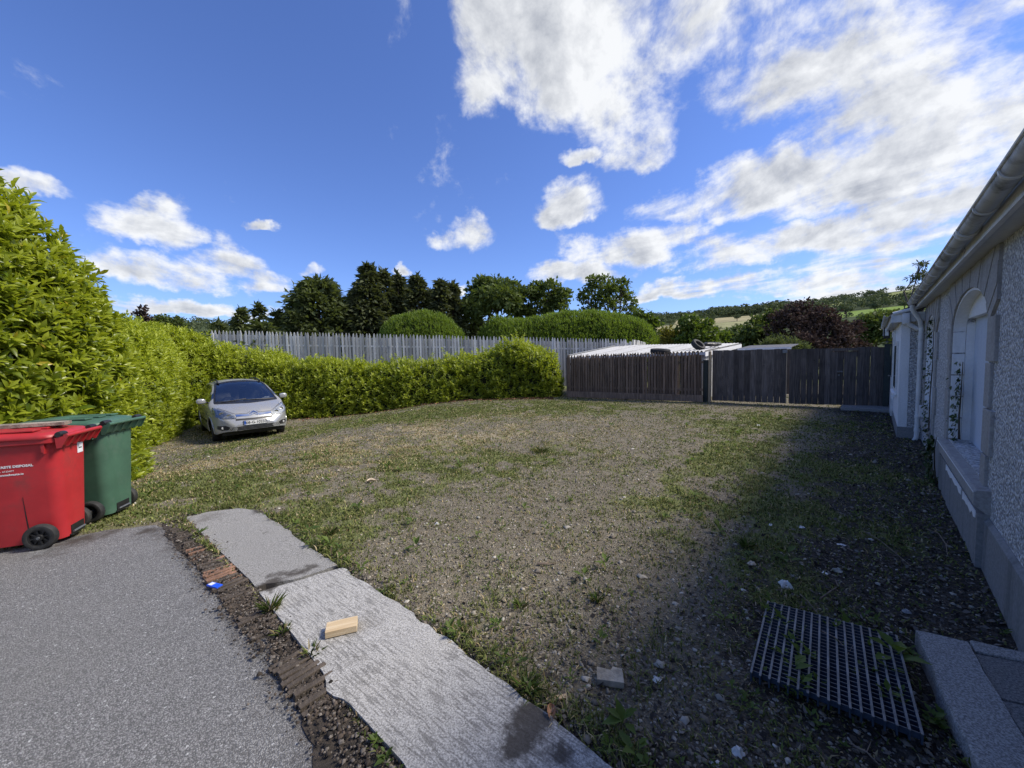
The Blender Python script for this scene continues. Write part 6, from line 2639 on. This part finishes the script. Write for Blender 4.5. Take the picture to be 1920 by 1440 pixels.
    for x in (.15, -.85):
        for y in (-.38, .38):
            b1 = MB()
            b1.box(x - .25, x + .25, y - .24, y + .24, .62, .78, .05)
            b1.loft([[(x - .26 - .16 * t, y + q[0], .74 + q[1] * 0 + .58 * t) if False else (x - .22 - .18 * t + q[1], y + q[0] * (1 - .15 * t), .74 + .54 * t) for q in rrect(.46, .12, .05, 3)] for t in (0, .4, .8, 1)])
            se = b1.build('seat', G_CABIN, root, True, 40)
            hr = MB()
            hr.box(x - .47, x - .37, y - .13, y + .13, 1.31, 1.48, .04)
            hr.build('headrest', G_CABIN, se, True, 40)
    MB().box(.56, .60, -.115, .115, 1.425, 1.475, .012).build('rear_view_mirror', G_BLACK, root)
    MB().box(.54, .556, -.10, .09, 1.43, 1.47).build('mirror_glass', G_STICKER, root)
    h = proj((.52, 1.12), 'front')
    MB().obox(h[0] - h[1] * .012, (.001, .07, 0), (0, .0, 0.0), (-.012, 0, .016)).build('tax_disc', G_STICKER, root)
    # place it: nose toward the yard, on the sloping ground by the hedge
    fwd = np.array([.69, -.724])
    nose = np.array([-7.05, 10.45])
    c = nose - fwd * 2.24
    fr = c + fwd * 1.37
    bk = c - fwd * 1.36
    lf = np.array([-fwd[1], fwd[0]])
    zf, zb = zg1(*fr), zg1(*bk)
    zl, zr = zg1(*(c + lf * .75)), zg1(*(c - lf * .75))
    root.location = (c[0], c[1], (zf + zb) / 2 - .012)
    pit = math.atan2(zb - zf, 2.73)
    rol = math.atan2(zl - zr, 1.5)
    root.rotation_euler = (rol, pit, math.atan2(fwd[1], fwd[0]))
    return root


LAMPIN = plain('lamp_inner', (.58, .58, .55), .5, metal=.1, var=.4, scale=22)
build_car()

# ------------------------------------------------------------------ steel grating by the house
TL, TR, BR, BL = [np.array(p) for p in ((1.521, 2.241), (1.993, 1.937), (1.562, 1.401), (1.097, 1.726))]


def build_grating():
    root = thing('floor_grating', 'rusty steel bar grating lying on the ground with weeds growing through', 'grating', (0, 0, 0))
    nb = 17
    nc = 24
    top_m = plain('grating_top', (.19, .20, .21), .6, metal=.3, var=.4, scale=18, grime=((.10, .07, .05), .6, 9))
    zc = lambda p: .036 + .012 * ((p - BL) @ (TR - BL)) / ((TR - BL) @ (TR - BL))
    mb = MB()
    L = float(np.linalg.norm(((BL - TL) + (BR - TR)) / 2))
    mb.box(-L / 2, L / 2, -.0032, .0032, -.036, .004)
    me = mb.mesh('bearing_bar', G_STEELSHADE)
    tp = MB().box(-L / 2, L / 2, -.0046, .0046, .0045, .0085, .001).mesh('bar_top', top_m)
    for i in range(nb):
        f = i / (nb - 1)
        a, c = TL + (TR - TL) * f, BL + (BR - BL) * f
        m_ = (a + c) / 2
        ang = math.atan2(*(c - a)[::-1])
        o = link('bearing_bar', me, root)
        o.location = (m_[0], m_[1], zc(m_) + .012)
        o.rotation_euler = (0, 0, ang)
        t = link('bar_top', tp, root)
        t.location = (m_[0], m_[1], zc(m_) + .012)
        t.rotation_euler = (0, 0, ang)
    W = float(np.linalg.norm(TR - TL))
    me = MB().box(-W / 2, W / 2, -.0016, .0016, -.022, .0035).mesh('cross_bar', G_STEELSHADE)
    tp = MB().box(-W / 2, W / 2, -.0013, .0013, .0036, .0050).mesh('cross_bar_top', top_m)
    for j in range(nc):
        f = (j + .3) / nc
        a, c = TL + (BL - TL) * f, TR + (BR - TR) * f
        m_ = (a + c) / 2
        ang = math.atan2(*(c - a)[::-1])
        for nm, q in (('cross_bar', me), ('cross_bar', tp)):
            o = link(nm, q, root)
            o.location = (m_[0], m_[1], zc(m_) + .012)
            o.rotation_euler = (0, 0, ang)
    for a, c in ((TL, TR),):
        m_ = (a + c) / 2
    return root


build_grating()
# ------------------------------------------------------------------ what lies and grows on the ground


def yard_points(n, r0, r1, power, r, amax=60):
    """random spots in the part of the yard that can be seen; power 0 = denser near by"""
    u = r.random(n)
    if power == 0:
        rr = r0 * (r1 / r0) ** u
    else:
        rr = (r0 ** power + (r1 ** power - r0 ** power) * u) ** (1 / power)
    a = np.radians(r.uniform(-amax, amax, n))
    x, y = rr * np.sin(a), rr * np.cos(a)
    ok = (poly_sd(x, y, TARMAC) > .03) & (poly_sd(x, y, STRIP) > .0) & (poly_sd(x, y, PAD) > .0) & (wall_q(x, y) > .035) & (y < 17)
    ok &= ~((wall_s(x, y) > 9) & (wall_q(x, y) < .32))
    return x[ok], y[ok], rr[ok]


def pal(cols, idx, r, amp=.25):
    c = np.array(cols)[idx]
    return np.clip(c * (1 + r.normal(size=(len(idx), 1)) * amp), .005, .9)


def grass():
    r = np.random.default_rng(201)
    x, y, d = yard_points(760000, 1.15, 17.0, 1.0, r)
    gr, st, mu = weights(x, y)
    sd = poly_sd(x, y, STRIP)
    edge = sst(.30, .02, sd) * sst(.40, .62, fbm(x * 3.5, y * 3.5, 3, 55))
    tuft = sst(.42, .70, fbm(x * 7, y * 7, 3, 61))
    p = np.clip(gr * .66 + st * .24 + edge * .8 + .09, 0, 1) * (.40 + .60 * tuft)
    # a fringe along the foot of the hedge and by the bins
    k = r.random(len(x)) < p
    x, y, d, gr, st, mu, edge = [q[k] for q in (x, y, d, gr, st, mu, edge)]
    n = len(x)
    z = zg(x, y) - .003
    h = r.uniform(.010, .032, n) * (1 + .55 * np.clip(gr, 0, 1)) * (1 + .6 * edge)
    w = .0028 + .00075 * d
    a = r.random(n) * 6.283
    lean = r.uniform(.2, 1.6, n)
    b = np.stack([x, y, z], -1)
    ta = np.stack([np.cos(a), np.sin(a), np.zeros(n)], -1)
    si = np.stack([-np.sin(a), np.cos(a), np.zeros(n)], -1)
    up = np.array([0, 0, 1.0])
    mid = b + up * (h * .6)[:, None] + ta * (h * lean * .28)[:, None]
    tip = b + up * (h * (1 - .25 * lean))[:, None] + ta * (h * lean * .95)[:, None]
    V = np.stack([b - si * w[:, None], b + si * w[:, None], mid + si * (w * .7)[:, None], mid - si * (w * .7)[:, None], tip], 1)
    base = np.arange(n)[:, None] * 5
    F = np.concatenate([base + np.array([[0, 1, 2]]), base + np.array([[0, 2, 3]]), base + np.array([[3, 2, 4]])], 1).reshape(-1, 3)
    dry = r.random(n) < np.clip(.22 + .75 * st - .35 * gr, .08, .9)
    ci = np.where(dry, r.integers(0, 3, n), 3 + r.integers(0, 4, n))
    C = pal([(.42, .33, .18), (.34, .26, .13), (.52, .43, .26), (.13, .165, .040), (.195, .215, .062), (.10, .125, .034), (.23, .235, .08)], ci, r)
    V = V.reshape(-1, 3)
    me = np_mesh('grass', V, F, G_BLADE, False, col=np.repeat(C, 5, 0))
    tag(link('grass', me), 'short sparse green and dry grass growing through the gravel yard', 'grass', kind='stuff')


def litter_quads(name, label, cat, x, y, size, aspect, cols, r, lift=.004, tilt=.35, kind='stuff', amp=.3):
    n = len(x)
    a = r.random(n) * 6.283
    d = norm(np.stack([np.cos(a), np.sin(a), r.normal(size=n) * tilt * .6], -1))
    nrm = norm(np.stack([r.normal(size=n) * tilt, r.normal(size=n) * tilt, np.ones(n)], -1))
    L = size * r.uniform(.5, 1.5, n)
    pos = np.stack([x, y, zg(x, y) + lift + np.abs(d[:, 2]) * L * .5], -1) - d * (L * .5)[:, None]
    V, F = leaf_arrays(pos, d, nrm, L, L * aspect * r.uniform(.6, 1.4, n), LEAF2, LEAF2F)
    C = pal(cols, r.integers(0, len(cols), n), r, amp)
    me = np_mesh(name, V, F, G_TONE, False, col=np.repeat(C, 4, 0))
    return tag(link(name, me), label, cat, kind=kind)


OCT = np.array([(1, 0, 0), (-1, 0, 0), (0, 1, 0), (0, -1, 0), (0, 0, 1), (0, 0, -1), (.62, .62, .35), (-.62, .62, .35), (-.62, -.62, .35), (.62, -.62, .35)])
OCTF = np.array([(4, 0, 6), (4, 6, 2), (4, 2, 7), (4, 7, 1), (4, 1, 8), (4, 8, 3), (4, 3, 9), (4, 9, 0), (0, 2, 6), (2, 1, 7), (1, 3, 8), (3, 0, 9)])


def stones(name, label, x, y, size, cols, r, flat=.6, amp=.25):
    n = len(x)
    T = np.repeat(OCT[None], n, 0) * (1 + r.normal(size=(n, 10, 1)) * .17)
    s = size[:, None, None] * np.stack([r.uniform(.7, 1.4, n), r.uniform(.6, 1.1, n), r.uniform(.4, .9, n) * flat / .6], -1)[:, None]
    T = T * s
    a = r.random(n) * 6.283
    ca, sa = np.cos(a)[:, None], np.sin(a)[:, None]
    X = T[..., 0] * ca - T[..., 1] * sa
    Y = T[..., 0] * sa + T[..., 1] * ca
    V = np.stack([X + x[:, None], Y + y[:, None], T[..., 2] + (zg(x, y) + size * .18)[:, None]], -1).reshape(-1, 3)
    F = (OCTF[None] + (np.arange(n) * 10)[:, None, None]).reshape(-1, 3)
    C = pal(cols, r.integers(0, len(cols), n), r, amp)
    me = np_mesh(name, V, F, G_TONE, False, col=np.repeat(C, 10, 0))
    return tag(link(name, me), label, 'gravel', kind='stuff')


def ground_cover():
    r = np.random.default_rng(301)
    grass()
    x, y, d = yard_points(75000, 1.15, 11, 0.5, r)
    gr, st, mu = weights(x, y)
    k = r.random(len(x)) < np.clip(.75 - .6 * gr - .5 * st, .05, 1)
    x, y, d, mu = x[k], y[k], d[k], mu[k]
    size = np.exp(r.normal(size=len(x)) * .42) * .0055 * (1 + .06 * d)
    stones('gravel', 'small grey and brown stones strewn over the yard', x, y, size, [(.20, .172, .130), (.26, .228, .175), (.31, .28, .225), (.17, .146, .11), (.235, .20, .155), (.36, .335, .285)], r)
    x, y, d = yard_points(300, 1.15, 8, 0.9, r)
    k = r.random(len(x)) > weights(x, y)[2] * .8
    x, y = x[k], y[k]
    stones('pale_stones', 'scattered pale chippings among the darker gravel', x, y, np.exp(r.normal(size=len(x)) * .45) * .0055, [(.42, .40, .37), (.38, .36, .32), (.47, .46, .43)], r)
    # dry bits
    x, y, d = yard_points(60000, 1.15, 14, 0.8, r)
    gr, st, mu = weights(x, y)
    k = r.random(len(x)) < np.clip(.16 + .7 * st - .1 * mu, .03, 1)
    litter_quads('dry_litter', 'dry straw coloured grass clippings lying on the yard', 'litter', x[k], y[k], .028 + .002 * d[k], .10, [(.46, .37, .23), (.36, .28, .165), (.56, .47, .32), (.26, .195, .12)], r, .005, .3)
    # dark leaf mould along the wall
    x, y, d = yard_points(90000, 1.15, 14, 0.8, r)
    gr, st, mu = weights(x, y)
    k = r.random(len(x)) < mu * .75
    litter_quads('leaf_mould', 'dark rotting leaves and bark chips along the foot of the house wall', 'litter', x[k], y[k], .024 + .0018 * d[k], .55, [(.055, .046, .037), (.08, .067, .054), (.035, .029, .025), (.11, .094, .078), (.15, .13, .11)], r, .005, .5, amp=.35)
    # rust coloured fallen leaves under the hedge
    t = r.random(5200)
    hx = np.interp(t, np.linspace(0, 1, 9), [-15.2, -13.2, -11, -8.6, -6, -3.6, -1.6, .1, 1.6])
    hy = np.interp(t, np.linspace(0, 1, 9), [14.2, 15.1, 15.6, 15.9, 16.2, 16.4, 16.4, 16.3, 16.1]) - .95 - np.abs(r.normal(size=5200)) * .28
    litter_quads('fallen_leaves', 'reddish brown fallen leaves along the foot of the long hedge', 'leaves', hx, hy, np.full(len(hx), .085), .5, [(.14, .065, .035), (.09, .05, .03), (.20, .11, .06), (.05, .035, .025)], r, .008, .4)
    # weeds: rosettes of small leaves
    x, y, d = yard_points(26000, 1.15, 12, 0.9, r)
    gr, st, mu = weights(x, y)
    sd = poly_sd(x, y, STRIP)
    gd = poly_sd(x, y, [tuple(q) for q in (TL, TR, BR, BL)])
    near = sst(.22, .02, sd) * .35 + sst(.24, .02, gd) * (gd > 0) * 1.0
    k = r.random(len(x)) < np.clip(.16 * gr * sst(.5, .7, fbm(x * 4, y * 4, 3, 71)) + near * sst(.45, .66, fbm(x * 5, y * 5, 3, 73)) + .006, 0, 1)
    x, y, d = x[k], y[k], d[k]
    # and those that push through the grating
    gx, gy = [], []
    for _ in range(130):
        u, v = random.random(), random.random() ** .7
        p = (TL * (1 - u) + TR * u) * (1 - v) + (BL * (1 - u) + BR * u) * v
        if fbm(np.array([p[0] * 6]), np.array([p[1] * 6]), 2, 12)[0] > .47:
            gx.append(p[0])
            gy.append(p[1])
    n0 = len(x)
    x = np.concatenate([x, gx])
    y = np.concatenate([y, gy])
    d = np.concatenate([d, np.full(len(gx), 2.3)])
    n = len(x)
    K = 7
    a = r.random((n, 1)) * 6.283 + np.arange(K)[None] * 2.4
    el = r.uniform(.1, 1.1, (n, K))
    dirs = np.stack([np.cos(a) * np.cos(el), np.sin(a) * np.cos(el), np.sin(el)], -1)
    s = (.022 + .0022 * d) * np.exp(r.normal(size=n) * .4)
    zb = zg(x, y)
    zb[n0:] += .035
    pos = np.stack([x, y, zb], -1)[:, None] + dirs * (s * .35)[:, None, None] * r.uniform(0, 1, (n, K, 1)) + np.array([0, 0, 1.0]) * (s[:, None] * r.uniform(0, .9, (n, K)))[..., None]
    nrm = np.cross(np.stack([-np.sin(a), np.cos(a), np.zeros_like(a)], -1), dirs) * -1
    L = np.repeat(s, K) * r.uniform(.6, 1.3, n * K)
    V, F = leaf_arrays(pos.reshape(-1, 3), dirs.reshape(-1, 3), nrm.reshape(-1, 3), L, L * .5, LEAF4, LEAF4F)
    t = np.clip(np.repeat(r.random(n), K) * .6 + .35 * r.random(n * K), 0, 1)
    me = np_mesh('weeds', V, F, G_WEED, True, tint=np.repeat(t, 5))
    tag(link('weeds', me), 'small green weeds sprouting in the gravel and through the grating', 'weeds', kind='stuff')
    # moss and grit in the brick channel
    m = 5200
    t = r.random(m)
    cx = -3.22 + 2.75 * t + r.normal(size=m) * .06
    cy = 3.62 - 2.32 * t + r.normal(size=m) * .06
    z0 = g0(cx, cy) + .03
    sz = np.exp(r.normal(size=m) * .4) * .005
    T = np.repeat(OCT[None], m, 0) * (1 + r.normal(size=(m, 10, 1)) * .2) * sz[:, None, None]
    V = (T + np.stack([cx, cy, z0], -1)[:, None]).reshape(-1, 3)
    F = (OCTF[None] + (np.arange(m) * 10)[:, None, None]).reshape(-1, 3)
    C = pal([(.05, .04, .032), (.09, .07, .055), (.035, .03, .025), (.16, .14, .12)], r.integers(0, 4, m), r)
    tag(link('grit', np_mesh('grit', V, F, G_TONE, False, col=np.repeat(C, 10, 0))), 'loose dirt and grit lying in the brick channel', 'grit', kind='stuff')
    # grass tufts in the channel
    for px, py in ((505, 1150), (520, 1165), (580, 1240), (560, 1215)):
        pass


ground_cover()


def grass_tuft(name, label, p, n, h, seed, cols, spread=.03, cat='weed'):
    r = np.random.default_rng(seed)
    root = thing(name, label, cat, p)
    a = r.random(n) * 6.283
    b = np.stack([np.cos(a), np.sin(a), np.zeros(n)], -1) * (r.random(n) * spread)[:, None]
    d = norm(np.stack([np.cos(a) * r.uniform(.2, 1.2, n), np.sin(a) * r.uniform(.2, 1.2, n), np.ones(n)], -1))
    V, F = leaf_arrays(b, d, norm(np.cross(d, np.stack([-np.sin(a), np.cos(a), np.zeros(n)], -1))), h * r.uniform(.5, 1.2, n), .008, LEAF4, LEAF4F)
    C = pal(cols, r.integers(0, len(cols), n), r)
    o = link('blades', np_mesh('blades', V, F, G_BLADE, False, col=np.repeat(C, 5, 0)), root)
    o['kind'] = 'stuff'
    return root


GC = [(.10, .155, .03), (.15, .19, .05), (.07, .11, .02), (.30, .25, .12)]
for i, (px, py, h, n, lab) in enumerate([(508, 1152, .10, 60, 'grass tuft in the brick channel nearest the blue plastic piece'), (582, 1238, .07, 34, 'thin grass tuft in the brick channel left of the timber offcut'), (530, 1195, .06, 30, 'low grass tuft among the ridged bricks below the blue plastic piece'),
                                         (1120, 1125, .055, 60, 'fine grass tuft standing alone in the middle of the gravel'), (975, 1140, .06, 40, 'low leafy tuft in the gravel near the rough edge of the concrete'), (1400, 1025, .075, 90, 'wispy grass tuft by the cream coloured scrap'),
                                         (988, 1300, .08, 46, 'spiky tuft at the edge of the concrete above the dry leaf'), (620, 1005, .08, 80, 'green grass tuft beside the upper end of the concrete strip'), (1012, 848, .10, 130, 'bright green tuft in the bare middle of the yard')]):
    p = at(px, py)
    p[2] = zg1(p[0], p[1]) if poly_sd(np.array([p[0]]), np.array([p[1]]), STRIP)[0] > 0 and poly_sd(np.array([p[0]]), np.array([p[1]]), TARMAC)[0] > 0.05 else p[2] + .02
    grass_tuft('grass_tuft', lab, p, n, h, 400 + i, GC, .035 if py > 1000 else .12)

# ------------------------------------------------------------------ litter, each piece on its own


def lying(px, py, lift=0.0):
    p = at(px, py)
    x, y = np.array([p[0]]), np.array([p[1]])
    z = zg1(p[0], p[1])
    if poly_sd(x, y, STRIP)[0] < 0:
        z = float(g0(p[0], p[1])) + .040
    elif poly_sd(x, y, TARMAC)[0] < 0:
        z = float(g0(p[0], p[1])) + .012
    return np.array([p[0], p[1], z + lift])


off = thing('timber_offcut', 'freshly sawn block of pale timber lying on the concrete strip', 'timber', lying(642, 1195, .004), math.atan2(.053, .153))
MB().box(-.082, .082, -.046, .046, 0, .036, .002).build('block', None, off)
m_, b_ = material('sawn_pine')
_v = b_.coord('Object')
_mp = b_.new('ShaderNodeMapping')
_mp.inputs['Scale'].default_value = (3, 60, 60)
b_.put(_mp.inputs[0], _v)
_n = b_.noise(_mp.outputs[0], 1, 5, .6, .8)
finish(b_, b_.mix(b_.ss(_n, .3, .7), (.54, .39, .22), (.72, .58, .38)), .65, b_.bump(_n, .2, .003), 0, .3)
off.children[0].data.materials.clear()
off.children[0].data.materials.append(m_)

lt = thing('plastic_piece', 'bright blue plastic piece with white label on the tarmac beside the bricks', 'plastic piece', lying(403, 1108, .022), math.atan2(-.049, .135))
lt.scale = (.8, .8, .8)
MB().box(-.066, .070, -.026, .026, 0, .016, .005).build('case', G_BLUE, lt, True)
MB().box(-.055, -.012, -.019, .019, .0162, .0170).build('label', G_STICKER, lt)
MB().lathe([(.009, .0163), (.013, .0163), (.013, .0185), (.009, .0185), (.009, .0163)], 'z', (.045, 0, 0), 14).build('eyelet', G_BLUE, lt, True)

blk = thing('broken_block', 'broken pale timber block with a notch lying in the gravel near the bottom', 'block', lying(1143, 1275, .006), -.15)
MB().prism([(-.062, -.040), (.062, -.046), (.064, .038), (.020, .046), (.008, .022), (-.022, .030), (-.058, .036)], 0, .030).build('block', plain('weathered_offcut', (.36, .32, .25), .85, var=.35, scale=16, bump=.4), blk)
sl_ = thing('wood_sliver', 'thin flat sliver of wood above the curled dry leaf', 'wood', lying(1043, 1318, .006), .25)
MB().prism([(-.045, -.010), (.04, -.014), (.05, .006), (-.03, .012), (-.05, .004)], 0, .007).build('splinter', G_CUTWOOD, sl_)


def curled_leaf(name, label, p, rz, L, W, mat):
    root = thing(name, label, 'leaf', p, rz)
    n, m = 12, 7
    V, F = [], []
    for i in range(n):
        u = i / (n - 1)
        w = W * math.sin(math.pi * min(1, u * .96 + .04)) ** .7 * (1 - .3 * u)
        for j in range(m):
            v = -1 + 2 * j / (m - 1)
            V.append((L * (u - .5), w * v * (.9 + .1 * math.sin(9 * u)), .006 + .020 * v * v * (1 + .3 * math.sin(5 * u)) + .016 * math.sin(u * 3.1) * .8))
    F = [(i * m + j, i * m + j + 1, (i + 1) * m + j + 1, (i + 1) * m + j) for i in range(n - 1) for j in range(m - 1)]
    mb = MB()
    mb.add(V, F)
    mb.build('blade', mat, root, True, 80)
    MB().tube([(-L * .68, 0, .012), (-L * .5, 0, .008), (L * .45, 0, .024)], [.0022, .002, .0008], 5).build('midrib', mat, root)
    return root


curled_leaf('dry_leaf', 'curled orange brown dry leaf at the rough edge of the concrete', lying(1034, 1350, .0), 1.5, .085, .024, G_DRYLEAF)
curled_leaf('dry_leaf', 'small yellowish leaf lying in the grass left of the yard centre', lying(697, 905, .006), .4, .12, .045, G_CREAM)


def scrap(name, label, px, py, size, mat, seed, cat='scrap', tall=.35, rz=0.0):
    """crumpled bit of paper or plaster: a torn sheet folded by noise"""
    r = random.Random(seed)
    root = thing(name, label, cat, lying(px, py, .003), rz)
    n = 12
    lim = [size * (.55 + .6 * r.random()) for _ in range(n)]
    V = [(0, 0, size * tall * .8)]
    for q, f in ((.5, .9), (1.0, .15)):
        for i in range(n):
            a = 2 * math.pi * i / n
            V.append((lim[i] * q * math.cos(a), lim[i] * q * math.sin(a), size * tall * f * r.uniform(.2, 1.2)))
    F = [(0, 1 + i, 1 + (i + 1) % n) for i in range(n)] + [(1 + i, 1 + n + i, 1 + n + (i + 1) % n, 1 + (i + 1) % n) for i in range(n)]
    k = len(V)
    V += [(v[0], v[1], 0) for v in V[1 + n:1 + 2 * n]]
    F += [(1 + n + i, k + i, k + (i + 1) % n, 1 + n + (i + 1) % n) for i in range(n)]
    F.append(tuple(range(k + n - 1, k - 1, -1)))
    mb = MB()
    mb.add(V, F)
    mb.build('crumpled_piece', mat, root)
    return root


scrap('paper_scrap', 'torn crumpled white paper beyond the top edge of the grating', 1472, 1094, .048, G_PAPER, 3, 'paper', .9)
scrap('cream_scrap', 'cream coloured lump lying beside the wispy grass tuft', 1410, 1054, .035, G_CREAM, 4, 'scrap', .55)
scrap('paper_scrap', 'small white shreds of paper left of the torn crumpled paper', 1394, 1104, .020, G_PAPER, 5, 'paper', .5)
scrap('paper_scrap', 'folded white paper corner lying below the lower left corner of the grating', 1383, 1411, .026, G_PAPER, 6, 'paper', 1.2)
scrap('paper_scrap', 'white scrap in the bare gravel beyond the timber offcut', 820, 983, .030, G_PAPER, 7, 'paper', .6)
scrap('stone', 'pale rounded stone in the dark soil toward the house wall', 1569, 1066, .040, plain('pale_stone', (.44, .42, .37), .9, var=.3, scale=30, bump=.4), 8, 'stone', .6)
scrap('paper_scrap', 'flat white sliver just left of the pale rounded stone', 1548, 1069, .025, G_PAPER, 9, 'paper', .2)
scrap('paper_scrap', 'white sliver in the shaded grass toward the house wall', 1578, 1023, .030, G_PAPER, 10, 'paper', .25)
scrap('paper_scrap', 'whitish sliver in the grass left of the shaded strip', 1445, 985, .028, G_PAPER, 11, 'paper', .25)
scrap('paper_scrap', 'pale blue grey scrap in the shaded grass', 1502, 989, .032, G_STICKER, 12, 'paper', .3)
scrap('paper_scrap', 'small white chip lying against the rough edge of the concrete', 915, 1262, .016, G_PAPER, 13, 'chip', .5)
scrap('paper_scrap', 'tiny white cap on the far corner of the grating', 1443, 1142, .012, G_PAPER, 14, 'chip', .8)
scrap('plaster_lump', 'broken whitish plaster lump right of the notched timber block', 1232, 1274, .022, G_PAPER, 15, 'plaster', .6)
scrap('paper_scrap', 'yellowish white scrap out on the sunlit grass before the gate', 1422, 798, .06, G_PAPER, 16, 'paper', .35)
scrap('paper_scrap', 'white scrap at the very bottom of the yard', 1345, 1436, .022, G_PAPER, 17, 'paper', .4)
scrap('stone', 'grey stone near the wall above the concrete pad', 1700, 1145, .026, G_STONE, 18, 'stone', .6)


def twig(label, pts, r0, mat=G_TWIG):
    P = [lying(px, py, .010 + .012 * (i % 2)) for i, (px, py) in enumerate(pts)]
    o = P[0]
    root = thing('twig', label, 'twig', o)
    Q = [p - o for p in P]
    MB().tube(Q, [r0 * (1 - .6 * i / (len(Q) - 1)) for i in range(len(Q))], 6).build('stem', mat, root, True)
    i = len(Q) // 2
    s = Q[i] + np.array([.045, .03, .012])
    MB().tube([Q[i], s], [r0 * .5, r0 * .2], 5).build('side_shoot', mat, root, True)
    return root


twig('forked pale twig on the dark soil above the grating', [(1537, 1122), (1560, 1108), (1572, 1096), (1566, 1086), (1557, 1080)], .0055)
twig('thin twig running down to the top edge of the grating', [(1500, 1113), (1515, 1130), (1530, 1145), (1540, 1160)], .004)
twig('curved pale twig close to the foot of the house wall', [(1738, 998), (1760, 1010), (1774, 1028), (1776, 1048)], .0055)
twig('long pale stem lying in the weeds below the grating', [(1600, 1395), (1625, 1412), (1650, 1432)], .004)
twig('long thin stem in the shaded grass beside the wall litter', [(1620, 1000), (1650, 1020), (1680, 1042), (1706, 1066)], .005)
twig('dark twig lying in the gravel left of the wispy tuft', [(1008, 1058), (1022, 1060), (1040, 1057)], .009)
twig('thin pale stem lying on the gravel above the notched block', [(968, 1197), (982, 1188), (996, 1178)], .004)
twig('dry stalk lying across the grating', [(1538, 1200), (1566, 1218), (1592, 1240), (1585, 1255)], .0035)
for o in SC.objects:
    if o.get('label') == 'dry stalk lying across the grating':
        o.location.z += .055


# ivy climbing the niches


def ivy(label, path, n, spread, seed, leaf=.05):
    """creeper on the wall: path of (s, q, z) in the house's frame"""
    r = np.random.default_rng(seed)
    root = thing('ivy', label, 'ivy', (WALLO[0], WALLO[1], 0), HZ)
    P = np.array(path, float)
    MB().tube([tuple(p) for p in P], [.010 - .007 * i / (len(P) - 1) for i in range(len(P))], 6).build('stem', G_BARK, root, True)
    t = r.random(n) ** 1.25
    f = t * (len(P) - 1)
    i0 = np.minimum(f.astype(int), len(P) - 2)
    c = P[i0] + (P[i0 + 1] - P[i0]) * (f - i0)[:, None]
    sp = spread * (1.15 - .95 * t)
    pos = c + np.stack([r.normal(size=n) * sp, np.abs(r.normal(size=n)) * .03 + .006, r.normal(size=n) * sp * .8], -1)
    d = norm(np.stack([r.normal(size=n), r.uniform(.1, .5, n), -.5 + r.normal(size=n) * .5], -1))
    nn = norm(np.stack([r.normal(size=n) * .35, np.ones(n), r.normal(size=n) * .35 + .3], -1))
    L = leaf * r.uniform(.6, 1.3, n)
    V, F = leaf_arrays(pos, d, nn, L, L * .85, LEAF4, LEAF4F)
    tt = np.clip(.2 + .6 * r.random(n), 0, 1)
    o = link('foliage', np_mesh('foliage', V, F, G_IVY, True, tint=np.repeat(tt, 5)), root)
    o['kind'] = 'stuff'


ivy('ivy growing up the far side of the nearer arched niche', [(5.60, -.06, .60), (5.58, -.05, .85), (5.62, -.06, 1.10), (5.60, -.06, 1.42)], 100, .060, 501)
ivy('ivy climbing nearly the full height of the farther niche', [(7.36, .02, .05), (7.40, .03, .45), (7.44, .03, .9), (7.42, .02, 1.3), (7.46, .02, 1.75), (7.44, .02, 1.98)], 300, .055, 502)
ivy('dark leafy creeper clump at the far end of the stone sill', [(5.95, .06, .0), (5.92, .08, .2), (5.88, .09, .42), (5.86, .08, .56)], 190, .085, 503, .055)


# every thing's own frame sits at its foot, not at the camera's
def settle():
    bpy.context.view_layer.update()
    for o in list(SC.objects):
        if o.type != 'EMPTY' or o.parent is not None or not o.children:
            continue
        if o.location.length > 1e-6 or abs(o.rotation_euler.z) > 1e-6:
            continue
        lo = Vector((1e9, 1e9, 1e9))
        hi = -lo
        for c in o.children:
            if c.type != 'MESH':
                continue
            for q in c.bound_box:
                w = c.matrix_world @ Vector(q)
                lo = Vector(map(min, lo, w))
                hi = Vector(map(max, hi, w))
        mid = Vector(((lo.x + hi.x) / 2, (lo.y + hi.y) / 2, 0))
        mid.z = zg1(mid.x, mid.y)
        o.location = mid
        for c in o.children:
            c.location = c.location - mid


settle()
